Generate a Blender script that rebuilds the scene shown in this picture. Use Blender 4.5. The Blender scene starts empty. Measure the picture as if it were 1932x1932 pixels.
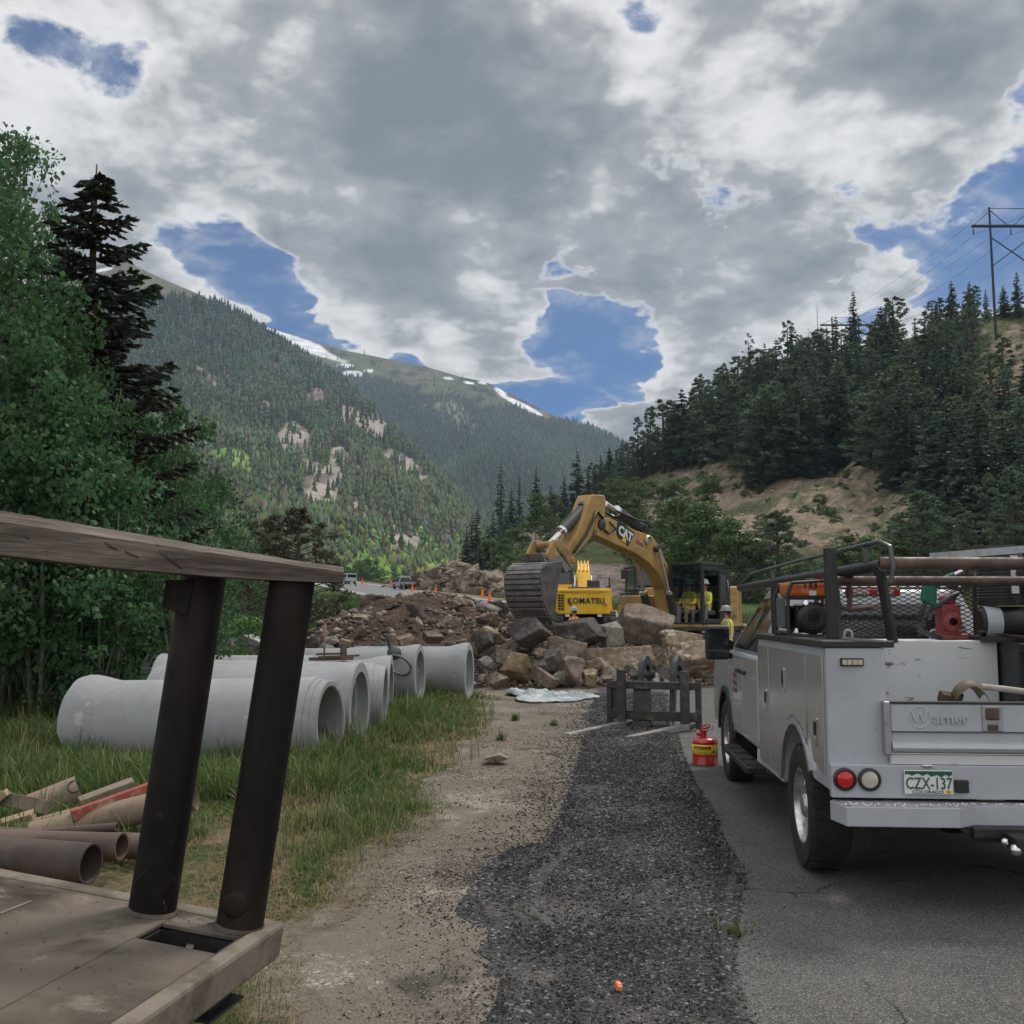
import bpy, bmesh, math, random
import numpy as np
from mathutils import Vector, Matrix, Euler
R = math.radians
scene = bpy.context.scene
COL = scene.collection

# ------------------------------------------------------------------ camera
CAM_H = 1.70
PITCH = R(5.70)
cam_data = bpy.data.cameras.new('camera')
cam_data.sensor_width = 36.0
cam_data.lens = 36.0
cam_data.clip_start = 0.05
cam_data.clip_end = 20000.0
cam = bpy.data.objects.new('camera', cam_data)
COL.objects.link(cam)
cam.location = (0, 0, CAM_H)
cam.rotation_euler = (R(90) + PITCH, 0, 0)
scene.camera = cam
scene.render.resolution_x = 1024
scene.render.resolution_y = 1024

# ------------------------------------------------------------------ light
SUN_EL, SUN_AZ = R(56), R(38)          # azimuth from +Y (view direction) towards +X
S = Vector((math.sin(SUN_AZ) * math.cos(SUN_EL), math.cos(SUN_AZ) * math.cos(SUN_EL), math.sin(SUN_EL)))
sun_data = bpy.data.lights.new('sun', 'SUN')
sun_data.energy = 2.7
sun_data.angle = R(9)
sun_data.color = (1.0, 0.95, 0.87)
sun = bpy.data.objects.new('sun', sun_data)
COL.objects.link(sun)
sun.location = (60, 60, 120)
sun.rotation_euler = (-S).to_track_quat('-Z', 'Y').to_euler()

scene.view_settings.view_transform = 'Standard'
scene.view_settings.look = 'None'
scene.view_settings.gamma = 1.0
scene.view_settings.exposure = -0.12
scene.view_settings.use_curve_mapping = False
scene.cycles.max_bounces = 6
scene.cycles.diffuse_bounces = 3
scene.cycles.glossy_bounces = 3
scene.cycles.transmission_bounces = 4
scene.cycles.transparent_max_bounces = 6
scene.cycles.volume_bounces = 0

SP, CP = math.sin(PITCH), math.cos(PITCH)
def ray(px, py):
    u = (px - 966) / 1932.0; v = (966 - py) / 1932.0
    return u, CP - v * SP, SP + v * CP
def at(px, py, Y):
    a, b, c = ray(px, py); k = Y / b
    return Vector((a * k, Y, CAM_H + c * k))
def gnd(px, py, z=0.0):
    a, b, c = ray(px, py); k = (z - CAM_H) / c
    return Vector((a * k, b * k, z))
def elev(px, py):
    a, b, c = ray(px, py)
    return a / b, c / b

# ------------------------------------------------------------------ sky
world = bpy.data.worlds.new('World')
scene.world = world
world.use_nodes = True
WT = world.node_tree
for n in list(WT.nodes): WT.nodes.remove(n)
SKY_STRENGTH = 0.10
def build_world():
    N, L = WT.nodes, WT.links
    out = N.new('ShaderNodeOutputWorld'); bg = N.new('ShaderNodeBackground')
    bg.inputs['Strength'].default_value = SKY_STRENGTH
    L.new(bg.outputs[0], out.inputs['Surface'])
    sky = N.new('ShaderNodeTexSky'); sky.sky_type = 'NISHITA'; sky.sun_disc = False
    sky.sun_elevation = SUN_EL; sky.sun_rotation = SUN_AZ
    sky.altitude = 2700; sky.air_density = 1.0; sky.dust_density = 0.6; sky.ozone_density = 2.2
    tc = N.new('ShaderNodeTexCoord')
    sep = N.new('ShaderNodeSeparateXYZ'); L.new(tc.outputs['Generated'], sep.inputs[0])
    def M(op, a, b=None, c=None, clamp=False):
        m = N.new('ShaderNodeMath'); m.operation = op; m.use_clamp = clamp
        for i, v in enumerate((a, b, c)):
            if v is None: continue
            if isinstance(v, (int, float)): m.inputs[i].default_value = v
            else: L.new(v, m.inputs[i])
        return m.outputs[0]
    def MR(v, a, b, c, d, typ='SMOOTHSTEP'):
        m = N.new('ShaderNodeMapRange'); m.interpolation_type = typ
        L.new(v, m.inputs[0])
        for i, q in enumerate((a, b, c, d)): m.inputs[i + 1].default_value = q
        return m.outputs[0]
    ya = M('MAXIMUM', M('ABSOLUTE', sep.outputs[1]), 0.10)
    u = M('DIVIDE', sep.outputs[0], ya); w = M('DIVIDE', sep.outputs[2], ya)
    g = N.new('ShaderNodeCombineXYZ'); L.new(u, g.inputs[0]); L.new(w, g.inputs[1])
    zc = M('ADD', M('MAXIMUM', sep.outputs[2], 0.0), 0.30)
    cx = M('DIVIDE', sep.outputs[0], zc); cy = M('DIVIDE', sep.outputs[1], zc)
    pl = N.new('ShaderNodeCombineXYZ'); L.new(cx, pl.inputs[0]); L.new(cy, pl.inputs[1])
    def noise(vec, scale, detail, rough, off=(0, 0, 0), dist=0.0):
        mp = N.new('ShaderNodeMapping'); L.new(vec, mp.inputs[0]); mp.inputs['Location'].default_value = off
        t = N.new('ShaderNodeTexNoise'); L.new(mp.outputs[0], t.inputs['Vector'])
        t.inputs['Scale'].default_value = scale; t.inputs['Detail'].default_value = detail
        t.inputs['Roughness'].default_value = rough; t.inputs['Distortion'].default_value = dist
        return t.outputs['Fac']
    # the outlines of the patches wander
    def warp(vec, scale, amt, off):
        t = N.new('ShaderNodeTexNoise'); t.inputs['Scale'].default_value = scale; t.inputs['Detail'].default_value = 2; t.inputs['Roughness'].default_value = .55
        mp = N.new('ShaderNodeMapping'); mp.inputs['Location'].default_value = off; L.new(pl.outputs[0], mp.inputs[0]); L.new(mp.outputs[0], t.inputs['Vector'])
        sb = N.new('ShaderNodeVectorMath'); sb.operation = 'SUBTRACT'; L.new(t.outputs['Color'], sb.inputs[0]); sb.inputs[1].default_value = (.5, .5, .5)
        ma = N.new('ShaderNodeVectorMath'); ma.operation = 'MULTIPLY_ADD'; L.new(sb.outputs[0], ma.inputs[0]); ma.inputs[1].default_value = (amt, amt * .7, 0); L.new(vec, ma.inputs[2])
        return ma.outputs[0]
    gw = warp(warp(g.outputs[0], 3.5, .20, (2, 5, 0)), 13.0, .07, (7, 1, 0))
    def blob(px, py, rx, ry, rot, amount):
        e = elev(px, py)
        mp = N.new('ShaderNodeMapping'); mp.vector_type = 'TEXTURE'; L.new(gw, mp.inputs[0])
        mp.inputs['Location'].default_value = (e[0], e[1], 0)
        mp.inputs['Rotation'].default_value = (0, 0, R(rot))
        mp.inputs['Scale'].default_value = (rx / 1932, ry / 1932, 1)
        ln = N.new('ShaderNodeVectorMath'); ln.operation = 'LENGTH'; L.new(mp.outputs[0], ln.inputs[0])
        return MR(ln.outputs['Value'], 0.0, 1.15, amount, 0.0, 'LINEAR')
    def total(blobs):
        s = None
        for b in blobs:
            o = blob(*b); s = o if s is None else M('ADD', s, o)
        return s
    # coverage: clear patches are negative, extra cloud positive (directions, rx, ry, turn, amount)
    cov = total([(160, 125, 240, 140, -28, -.78), (0, 262, 80, 120, 0, -.75), (15, 90, 120, 90, 0, -.45),
                 (335, 505, 190, 95, -20, -1.0), (480, 560, 180, 85, -38, -1.1), (600, 638, 170, 55, -28, -1.15), (760, 685, 190, 38, -12, -1.1), (945, 728, 190, 62, -25, -1.25),
                 (1125, 725, 150, 140, 0, -1.1), (1055, 620, 85, 120, 20, -.75), (1165, 640, 100, 100, -20, -.75), (1000, 765, 150, 60, -25, -.9), (1070, 520, 60, 60, 0, -.5), (1290, 66, 85, 80, -40, -.6),
                 (1815, 530, 370, 205, 42, -1.15), (1960, 330, 150, 190, 0, -.8), (1640, 600, 180, 130, 30, -.5), (1930, 185, 60, 50, 0, -.5),
                 (830, 615, 250, 75, -8, .65), (900, 620, 110, 55, 0, .3),
                 (1700, 515, 90, 45, -10, .72), (1150, 800, 120, 50, 0, 1.1), (1300, 720, 130, 120, 40, .75),
                 (1740, 605, 130, 55, 20, 1.0), (1350, 600, 190, 150, 20, .35), (1080, 555, 45, 45, 0, .35), (365, 490, 40, 22, 0, .6),
                 (1225, 692, 34, 26, 0, .75), (1048, 612, 26, 18, 0, .6)])
    n1 = noise(pl.outputs[0], 1.9, 4, 0.55, (3.1, 1.7, 0), 0.25)
    n0 = noise(pl.outputs[0], 5.5, 4, 0.60, (1.3, 7.7, 0), 0.3)
    nf = noise(pl.outputs[0], 15.0, 6, 0.66, (6.3, 2.2, 0), 0.2)
    c0 = M('MULTIPLY_ADD', cov, 1.55, 1.22)
    c1 = M('MULTIPLY_ADD', M('SUBTRACT', n1, 0.5), 2.3, c0)
    c2 = M('MULTIPLY_ADD', M('SUBTRACT', n0, 0.5), 2.5, c1)
    # cauliflower billows: distance to scattered puff centres, at several sizes
    def puffs(scale, off, detail=2.0):
        wv = warp(pl.outputs[0], scale * 1.3, .42 / scale, off)
        v = N.new('ShaderNodeTexVoronoi'); v.feature = 'F1'; v.inputs['Scale'].default_value = scale; v.inputs['Detail'].default_value = detail
        v.inputs['Roughness'].default_value = .55; v.inputs['Lacunarity'].default_value = 2.3; v.normalize = True
        L.new(wv, v.inputs['Vector']); return v.outputs['Distance']
    pf = puffs(5.0, (3, 8, 0)); pf2 = puffs(9.0, (5, 1, 0))
    c3 = M('MULTIPLY_ADD', M('SUBTRACT', nf, 0.5), 1.7, c2)
    cover = M('MULTIPLY_ADD', M('SUBTRACT', 0.42, pf), 1.2, c3)
    solid = MR(cover, 0.22, 0.70, 0.0, 1.0)
    veil = M('MULTIPLY', MR(cover, -0.8, 0.6, 0.0, 0.36), MR(nf, 0.36, 0.64, 0.15, 1.0))
    mask = M('MAXIMUM', solid, veil)
    # thickness: grey bellies in the middle of the bank, bright rims at its edges
    dark = total([(930, 250, 620, 300, -28, .42), (1250, 340, 330, 160, -10, .25), (1700, 60, 420, 170, 0, .50), (300, 30, 300, 90, 0, .12), (1450, 360, 120, 60, 0, .18), (700, 490, 420, 90, -3, .35),
                  (1150, 375, 70, 60, 0, -.5), (860, 40, 130, 70, -20, -.3), (1210, 150, 170, 170, 30, -.35), (480, 290, 240, 120, 0, -.15),
                  (1500, 240, 330, 80, 5, -.2), (840, 640, 300, 70, 0, -.15)])
    s1 = noise(pl.outputs[0], 2.6, 3, 0.55, (9.1, 2.7, 0), 0.35)
    s2 = noise(pl.outputs[0], 7.0, 4, 0.6, (4.1, 12.7, 0), 0.3)
    t0 = M('MULTIPLY_ADD', M('SUBTRACT', s1, 0.5), 2.2, dark)
    t1a = M('MULTIPLY_ADD', M('SUBTRACT', s2, 0.5), 1.0, t0)
    t1b = M('MULTIPLY_ADD', M('SUBTRACT', nf, 0.5), 0.45, t1a)
    t1 = M('MULTIPLY_ADD', M('SUBTRACT', pf2, 0.42), 1.5, t1b)
    t2 = M('MULTIPLY_ADD', M('SUBTRACT', cover, 1.0), 0.26, t1)
    rim = MR(cover, 0.45, 0.85, 0.15, 1.0)
    thick = M('MULTIPLY', MR(t2, -0.66, 0.72, 0.0, 1.0), rim)
    cr = N.new('ShaderNodeValToRGB'); L.new(thick, cr.inputs[0])
    e = cr.color_ramp.elements
    e[0].position = 0.0; e[0].color = (1.06, 1.045, 1.02, 1); e[1].position = 1.0; e[1].color = (.20, .228, .258, 1)
    m = e.new(0.42); m.color = (.45, .453, .46, 1)
    sc = N.new('ShaderNodeVectorMath'); sc.operation = 'SCALE'; L.new(cr.outputs[0], sc.inputs[0])
    # added fill light: unseen clouds behind the camera and overhead are made brighter
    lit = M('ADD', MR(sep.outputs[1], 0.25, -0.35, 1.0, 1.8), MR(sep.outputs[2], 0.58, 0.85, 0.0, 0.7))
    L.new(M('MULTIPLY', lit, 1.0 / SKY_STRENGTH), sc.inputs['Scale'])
    tint = N.new('ShaderNodeVectorMath'); tint.operation = 'MULTIPLY'; L.new(sky.outputs[0], tint.inputs[0]); tint.inputs[1].default_value = (0.12, 0.49, 0.84)
    mx = N.new('ShaderNodeMix'); mx.data_type = 'RGBA'
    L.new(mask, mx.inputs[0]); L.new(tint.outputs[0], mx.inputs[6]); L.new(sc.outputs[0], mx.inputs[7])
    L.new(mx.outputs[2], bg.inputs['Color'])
    try: world.cycles.sampling_method = 'MANUAL'; world.cycles.sample_map_resolution = 512
    except Exception: pass
build_world()

# ------------------------------------------------------------------ object helpers
def tag(o, label=None, cat=None, group=None, kind=None):
    if label: o['label'] = label
    if cat: o['category'] = cat
    if group: o['group'] = group
    if kind: o['kind'] = kind
    return o
def thing(name, label, cat, loc=(0, 0, 0), rotz=0.0, group=None):
    o = bpy.data.objects.new(name, None); COL.objects.link(o)
    o.empty_display_size = 0.2
    o.location = loc; o.rotation_euler = (0, 0, rotz)
    return tag(o, label, cat, group)
def kids(o): return [c for c in KID.get(o.name, [])]
KID = {}
def setpar(o, p):
    o.parent = p; KID.setdefault(p.name, []).append(o)
def copy_tree(o, parent=None):
    c = o.copy(); COL.objects.link(c)
    if parent is not None: setpar(c, parent)
    for ch in kids(o): copy_tree(ch, c)
    return c
def mesh_obj(name, verts, faces, material=None, parent=None, smooth=None, bevel=0.0, offset=None):
    me = bpy.data.meshes.new(name)
    if isinstance(verts, np.ndarray) and isinstance(faces, np.ndarray):
        nv, nf, k = len(verts), len(faces), faces.shape[1]
        me.vertices.add(nv); me.vertices.foreach_set('co', np.ascontiguousarray(verts, dtype=np.float32).ravel())
        me.loops.add(nf * k); me.loops.foreach_set('vertex_index', np.ascontiguousarray(faces, dtype=np.int32).ravel())
        me.polygons.add(nf); me.polygons.foreach_set('loop_start', np.arange(0, nf * k, k, dtype=np.int32))
        me.polygons.foreach_set('loop_total', np.full(nf, k, dtype=np.int32))
        me.update(calc_edges=True)
    else:
        me.from_pydata([tuple(v) for v in verts], [], faces); me.update()
    if offset is not None: me.transform(Matrix.Translation(offset))
    if smooth is not None:
        me.polygons.foreach_set('use_smooth', np.ones(len(me.polygons), dtype=bool))
        if smooth < 3: me.set_sharp_from_angle(angle=smooth)
    if material is not None: me.materials.append(material)
    o = bpy.data.objects.new(name, me); COL.objects.link(o)
    if parent is not None: setpar(o, parent)
    if bevel > 0:
        b = o.modifiers.new('bevel', 'BEVEL'); b.width = bevel; b.segments = 2; b.limit_method = 'ANGLE'; b.angle_limit = R(40)
    return o
def vcol(o, name, arr):
    a = o.data.attributes.new(name, 'FLOAT_COLOR', 'POINT')
    c = np.ones((len(arr), 4), dtype=np.float32); c[:, :arr.shape[1]] = arr
    a.data.foreach_set('color', c.ravel())
def vfloat(o, name, arr):
    a = o.data.attributes.new(name, 'FLOAT', 'POINT'); a.data.foreach_set('value', np.asarray(arr, dtype=np.float32))

class MB:
    """collects shapes into one mesh"""
    def __init__(s): s.v = []; s.f = []
    def add(s, vs, fs):
        b = len(s.v); s.v += [Vector(q) for q in vs]; s.f += [tuple(i + b for i in f) for f in fs]; return s
    def box(s, c, d, rot=None):
        hx, hy, hz = d[0] / 2, d[1] / 2, d[2] / 2
        vs = [Vector((x, y, z)) for x in (-hx, hx) for y in (-hy, hy) for z in (-hz, hz)]
        if rot is not None:
            m = rot if isinstance(rot, Matrix) else Euler(rot).to_matrix()
            vs = [m @ v for v in vs]
        vs = [v + Vector(c) for v in vs]
        return s.add(vs, [(0, 1, 3, 2), (4, 6, 7, 5), (0, 4, 5, 1), (2, 3, 7, 6), (0, 2, 6, 4), (1, 5, 7, 3)])
    def span(s, a, b):
        return s.box([(a[i] + b[i]) / 2 for i in range(3)], [abs(b[i] - a[i]) for i in range(3)])
    def hexa(s, lo, hi):
        """lo, hi: four points each, same winding"""
        return s.add(list(lo) + list(hi), [(3, 2, 1, 0), (4, 5, 6, 7), (0, 1, 5, 4), (1, 2, 6, 5), (2, 3, 7, 6), (3, 0, 4, 7)])
    def bar(s, a, b, w, h, up=(0, 0, 1)):
        a, b = Vector(a), Vector(b); d = (b - a).normalized(); x = d.cross(Vector(up))
        if x.length < 1e-4: x = d.cross(Vector((1, 0, 0)))
        x.normalize(); y = x.cross(d).normalized()
        q = [x * (-w / 2) + y * (-h / 2), x * (w / 2) + y * (-h / 2), x * (w / 2) + y * (h / 2), x * (-w / 2) + y * (h / 2)]
        return s.hexa([a + k for k in q], [b + k for k in q])
    def tube(s, pts, r, seg=10, cap=True, sx=1.0, up=None):
        pts = [Vector(p) for p in pts]; n = len(pts)
        rr = [r] * n if isinstance(r, (int, float)) else list(r)
        t0 = (pts[1] - pts[0]).normalized()
        nrm = t0.orthogonal().normalized() if up is None else (Vector(up) - t0 * Vector(up).dot(t0)).normalized()
        vs, fs = [], []
        for i, p in enumerate(pts):
            if i == 0: t = t0
            elif i == n - 1: t = (pts[-1] - pts[-2]).normalized()
            else: t = ((pts[i + 1] - p).normalized() + (p - pts[i - 1]).normalized()).normalized()
            nrm = (nrm - t * nrm.dot(t))
            nrm = t.orthogonal().normalized() if nrm.length < 1e-5 else nrm.normalized()
            bn = t.cross(nrm)
            for k in range(seg):
                a = 2 * math.pi * k / seg
                vs.append(p + (nrm * math.cos(a) * sx + bn * math.sin(a)) * rr[i])
        for i in range(n - 1):
            for k in range(seg):
                a, b = i * seg + k, i * seg + (k + 1) % seg
                fs.append((a, b, b + seg, a + seg))
        if cap:
            fs.append(tuple(range(seg - 1, -1, -1))); fs.append(tuple((n - 1) * seg + k for k in range(seg)))
        return s.add(vs, fs)
    def lathe(s, prof, base=(0, 0, 0), axis=(0, 0, 1), seg=24, close=False):
        """prof: (radius, height) pairs along axis"""
        ax = Vector(axis).normalized(); x = ax.orthogonal().normalized(); y = ax.cross(x); base = Vector(base)
        vs, fs = [], []; n = len(prof)
        for r, h in prof:
            for k in range(seg):
                a = 2 * math.pi * k / seg
                vs.append(base + ax * h + (x * math.cos(a) + y * math.sin(a)) * max(r, 1e-4))
        m = n if close else n - 1
        for i in range(m):
            j = (i + 1) % n
            for k in range(seg):
                k2 = (k + 1) % seg
                fs.append((i * seg + k, i * seg + k2, j * seg + k2, j * seg + k))
        return s.add(vs, fs)
    def prism(s, poly, frame, depth):
        """poly: 2-D outline; frame: (origin, xaxis, yaxis, normal); extruded by depth both given as (d0, d1)"""
        o, x, y, nn = [Vector(q) for q in frame]; d0, d1 = depth; n = len(poly)
        vs = [o + x * a + y * b + nn * d0 for a, b in poly] + [o + x * a + y * b + nn * d1 for a, b in poly]
        fs = [tuple(range(n - 1, -1, -1)), tuple(range(n, 2 * n))] + [(i, (i + 1) % n, n + (i + 1) % n, n + i) for i in range(n)]
        return s.add(vs, fs)
    def ball(s, c, r, seg=14, rings=8, sq=(1, 1, 1)):
        vs, fs = [], []
        for i in range(rings + 1):
            th = math.pi * i / rings
            for k in range(seg):
                a = 2 * math.pi * k / seg
                vs.append(Vector(c) + Vector((math.sin(th) * math.cos(a) * sq[0], math.sin(th) * math.sin(a) * sq[1], math.cos(th) * sq[2])) * r)
        for i in range(rings):
            for k in range(seg):
                fs.append((i * seg + k, (i + 1) * seg + k, (i + 1) * seg + (k + 1) % seg, i * seg + (k + 1) % seg))
        return s.add(vs, fs)
    def build(s, name, material, parent=None, smooth=None, bevel=0.0, offset=None):
        o = mesh_obj(name, s.v, s.f, material, parent, smooth, bevel, offset)
        bm = bmesh.new(); bm.from_mesh(o.data); bmesh.ops.remove_doubles(bm, verts=bm.verts, dist=1e-5)
        bmesh.ops.recalc_face_normals(bm, faces=bm.faces); bm.to_mesh(o.data); bm.free()
        if smooth is not None and smooth < 3: o.data.set_sharp_from_angle(angle=smooth)
        return o
SM = R(38)
YZ = lambda o=(0, 0, 0): (o, (0, 1, 0), (0, 0, 1), (1, 0, 0))       # outline in y,z, thickness along x
XZ = lambda o=(0, 0, 0): (o, (1, 0, 0), (0, 0, 1), (0, 1, 0))       # outline in x,z, thickness along y
XY = lambda o=(0, 0, 0): (o, (1, 0, 0), (0, 1, 0), (0, 0, 1))

def text_part(name, body, size, material, parent, loc, rot, depth=0.003, bold=0.0, sx=1.0, align='CENTER', space=1.0, shear=0.0):
    cu = bpy.data.curves.new(name, 'FONT'); cu.body = body; cu.size = size; cu.extrude = depth; cu.offset = bold
    cu.align_x = align; cu.align_y = 'CENTER'; cu.space_character = space; cu.shear = shear; cu.resolution_u = 3
    t = bpy.data.objects.new(name + '_curve', cu); COL.objects.link(t)
    bpy.context.view_layer.update()
    dg = bpy.context.evaluated_depsgraph_get()
    me = bpy.data.meshes.new_from_object(t.evaluated_get(dg))
    bpy.data.objects.remove(t); bpy.data.curves.remove(cu)
    m = rot if isinstance(rot, Matrix) else Euler(rot).to_matrix()
    me.transform(Matrix.Translation(loc) @ m.to_4x4() @ Matrix.Diagonal((sx, 1, 1, 1)))
    me.materials.clear(); me.materials.append(material)
    o = bpy.data.objects.new(name, me); COL.objects.link(o)
    if parent is not None: setpar(o, parent)
    return o

# ------------------------------------------------------------------ numpy noise
def _h(ix, iy, iz, seed):
    n = (ix.astype(np.int64) * 374761393 + iy.astype(np.int64) * 668265263 + iz.astype(np.int64) * 2147483647 + seed * 974634557) & 0xFFFFFFFF
    n = ((n ^ (n >> 13)) * 1274126177) & 0xFFFFFFFF
    n = ((n ^ (n >> 16)) * 2246822519) & 0xFFFFFFFF
    return ((n ^ (n >> 15)) & 0xFFFFFF) / float(0xFFFFFF)
def vnoise(x, y, z=None, seed=0):
    x = np.asarray(x, float); y = np.asarray(y, float); z = np.zeros_like(x) if z is None else np.asarray(z, float)
    ix, iy, iz = np.floor(x), np.floor(y), np.floor(z); fx, fy, fz = x - ix, y - iy, z - iz
    fx, fy, fz = [f * f * (3 - 2 * f) for f in (fx, fy, fz)]
    r = 0
    for dx in (0, 1):
        for dy in (0, 1):
            for dz in (0, 1):
                wgt = (fx if dx else 1 - fx) * (fy if dy else 1 - fy) * (fz if dz else 1 - fz)
                r = r + wgt * _h(ix + dx, iy + dy, iz + dz, seed)
    return r
def fbm(x, y, z=None, seed=0, octv=5, gain=0.5):
    a, s, t = 1.0, 0.0, 0.0
    x = np.asarray(x, float); y = np.asarray(y, float)
    for o in range(octv):
        s = s + a * vnoise(x, y, z, seed + o * 17); t += a; a *= gain
        x = x * 2.03 + 5.2; y = y * 2.03 + 1.3
        if z is not None: z = np.asarray(z) * 2.03 + 3.1
    return s / t - 0.5
def sstep(a, b, x):
    t = np.clip((np.asarray(x, float) - a) / (b - a), 0, 1); return t * t * (3 - 2 * t)

# ------------------------------------------------------------------ materials
class MT:
    def __init__(s, name):
        s.m = bpy.data.materials.new(name); s.m.use_nodes = True
        s.N, s.L = s.m.node_tree.nodes, s.m.node_tree.links
        s.b = s.N['Principled BSDF']; s.out = s.N['Material Output']
        s.tc = s.N.new('ShaderNodeTexCoord')
    def noise(s, scale, detail=5, rough=.55, vec='Object', stretch=None, dist=0.0, off=(0, 0, 0)):
        t = s.N.new('ShaderNodeTexNoise'); t.inputs['Scale'].default_value = scale; t.inputs['Detail'].default_value = detail
        t.inputs['Roughness'].default_value = rough; t.inputs['Distortion'].default_value = dist
        mp = s.N.new('ShaderNodeMapping'); s.L.new(s.tc.outputs[vec] if isinstance(vec, str) else vec, mp.inputs[0])
        if stretch: mp.inputs['Scale'].default_value = stretch
        mp.inputs['Location'].default_value = off
        s.L.new(mp.outputs[0], t.inputs['Vector']); return t.outputs['Fac']
    def voro(s, scale, feature='F1', out='Distance', vec='Object', stretch=None, rand=1.0):
        t = s.N.new('ShaderNodeTexVoronoi'); t.feature = feature; t.inputs['Scale'].default_value = scale
        t.inputs['Randomness'].default_value = rand
        mp = s.N.new('ShaderNodeMapping'); s.L.new(s.tc.outputs[vec], mp.inputs[0])
        if stretch: mp.inputs['Scale'].default_value = stretch
        s.L.new(mp.outputs[0], t.inputs['Vector']); return t.outputs[out]
    def rng(s, v, a, b, c=0.0, d=1.0, typ='SMOOTHSTEP'):
        m = s.N.new('ShaderNodeMapRange'); m.interpolation_type = typ; s.L.new(v, m.inputs[0])
        for i, q in enumerate((a, b, c, d)): m.inputs[i + 1].default_value = q
        return m.outputs[0]
    def math(s, op, a, b):
        m = s.N.new('ShaderNodeMath'); m.operation = op
        for i, v in enumerate((a, b)):
            if isinstance(v, (int, float)): m.inputs[i].default_value = v
            else: s.L.new(v, m.inputs[i])
        return m.outputs[0]
    def mix(s, f, a, b, mode='MIX'):
        m = s.N.new('ShaderNodeMix'); m.data_type = 'RGBA'; m.blend_type = mode
        for i, v in ((0, f), (6, a), (7, b)):
            if isinstance(v, (int, float)): m.inputs[i].default_value = v
            elif isinstance(v, tuple): m.inputs[i].default_value = (*v[:3], 1)
            else: s.L.new(v, m.inputs[i])
        return m.outputs[2]
    def attr(s, name, out='Color'):
        a = s.N.new('ShaderNodeAttribute'); a.attribute_name = name; return a.outputs[out]
    def island(s):
        return s.N.new('ShaderNodeNewGeometry').outputs['Random Per Island']
    def objrand(s):
        return s.N.new('ShaderNodeObjectInfo').outputs['Random']
    def bump(s, h, strength, dist=0.02):
        b = s.N.new('ShaderNodeBump'); b.inputs['Strength'].default_value = strength; b.inputs['Distance'].default_value = dist
        s.L.new(h, b.inputs['Height']); s.L.new(b.outputs[0], s.b.inputs['Normal']); return s
    def set(s, color=None, rough=None, metal=None, spec=None, coat=None):
        for k, v in (('Base Color', color), ('Roughness', rough), ('Metallic', metal), ('Specular IOR Level', spec), ('Coat Weight', coat)):
            if v is None: continue
            if isinstance(v, tuple): s.b.inputs[k].default_value = (*v[:3], 1)
            elif isinstance(v, (int, float)): s.b.inputs[k].default_value = v
            else: s.L.new(v, s.b.inputs[k])
        return s
def paint(name, col, col2=None, rough=.45, metal=0.0, scale=6.0, lo=.45, hi=.7, bump=.0, bscale=40, coat=None, detail=6, spec=None, rvar=.12):
    t = MT(name); n = t.noise(scale, detail, .6)
    c2 = col2 or tuple(c * .72 for c in col)
    t.set(t.mix(t.rng(n, lo, hi), col, c2), None, metal, spec, coat)
    t.L.new(t.rng(t.noise(scale * 3, 4), .3, .7, max(rough - rvar, .03), min(rough + rvar, 1), 'LINEAR'), t.b.inputs['Roughness'])
    if bump: t.bump(t.noise(bscale, 4), bump, .01)
    return t.m
def leafmat(name, c1, c2, c3=None, trans=.35, rough=.55):
    t = MT(name); isl = t.island()
    col = t.mix(isl, c1, c2)
    if c3 is not None: col = t.mix(t.rng(t.noise(.55, 2), .42, .62), col, c3)
    orr = t.objrand()
    hs = t.N.new('ShaderNodeHueSaturation'); t.L.new(col, hs.inputs['Color'])
    t.L.new(t.rng(orr, 0, 1, .75, 1.25, 'LINEAR'), hs.inputs['Value'])
    t.L.new(t.rng(orr, 0, 1, .485, .515, 'LINEAR'), hs.inputs['Hue'])
    t.set(hs.outputs[0], rough, 0, .25)
    tr = t.N.new('ShaderNodeBsdfTranslucent'); t.L.new(hs.outputs[0], tr.inputs['Color'])
    ms = t.N.new('ShaderNodeMixShader'); ms.inputs[0].default_value = trans
    t.L.new(t.b.outputs[0], ms.inputs[1]); t.L.new(tr.outputs[0], ms.inputs[2]); t.L.new(ms.outputs[0], t.out.inputs['Surface'])
    return t.m
# =================================================================== terrain
_zy = np.array([-4000, 38, 60, 95, 150, 200, 260, 400, 1000, 5000.0])
_zz = np.array([0, 0, 0.85, 2.7, 5.3, 7.8, 10.4, 15.0, 22.0, 30.0])
def zr(y): return np.interp(y, _zy, _zz)
def road_y(px, py):
    """distance at which a line of sight meets the valley floor"""
    a, b, c = ray(px, py)
    for Y in np.arange(3, 600, .25):
        if CAM_H + c / b * Y <= zr(Y): return float(Y)
    return 600.0
def floor_at(px, py):
    Y = road_y(px, py); a, b, c = ray(px, py)
    return Vector((a / b * Y, Y, float(zr(Y))))
def edge_pts(pix): return [gnd(*p) for p in pix]
GRASS_EDGE = edge_pts([(560, 1990), (571, 1932), (580, 1776), (690, 1730), (752, 1605), (835, 1568), (863, 1475), (918, 1434), (938, 1350), (925, 1310)])
MILL_L = edge_pts([(900, 1990), (905, 1932), (937, 1823), (928, 1767), (856, 1725), (880, 1665), (955, 1610), (1034, 1591), (1050, 1545), (1067, 1499), (1085, 1443), (1098, 1400), (1110, 1350), (1120, 1310), (1150, 1285)])
MILL_R = edge_pts([(1420, 1990), (1400, 1932), (1377, 1869), (1367, 1776), (1388, 1651), (1354, 1591), (1335, 1531), (1307, 1489), (1289, 1448), (1275, 1400), (1262, 1350), (1255, 1310), (1250, 1285)])
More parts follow.
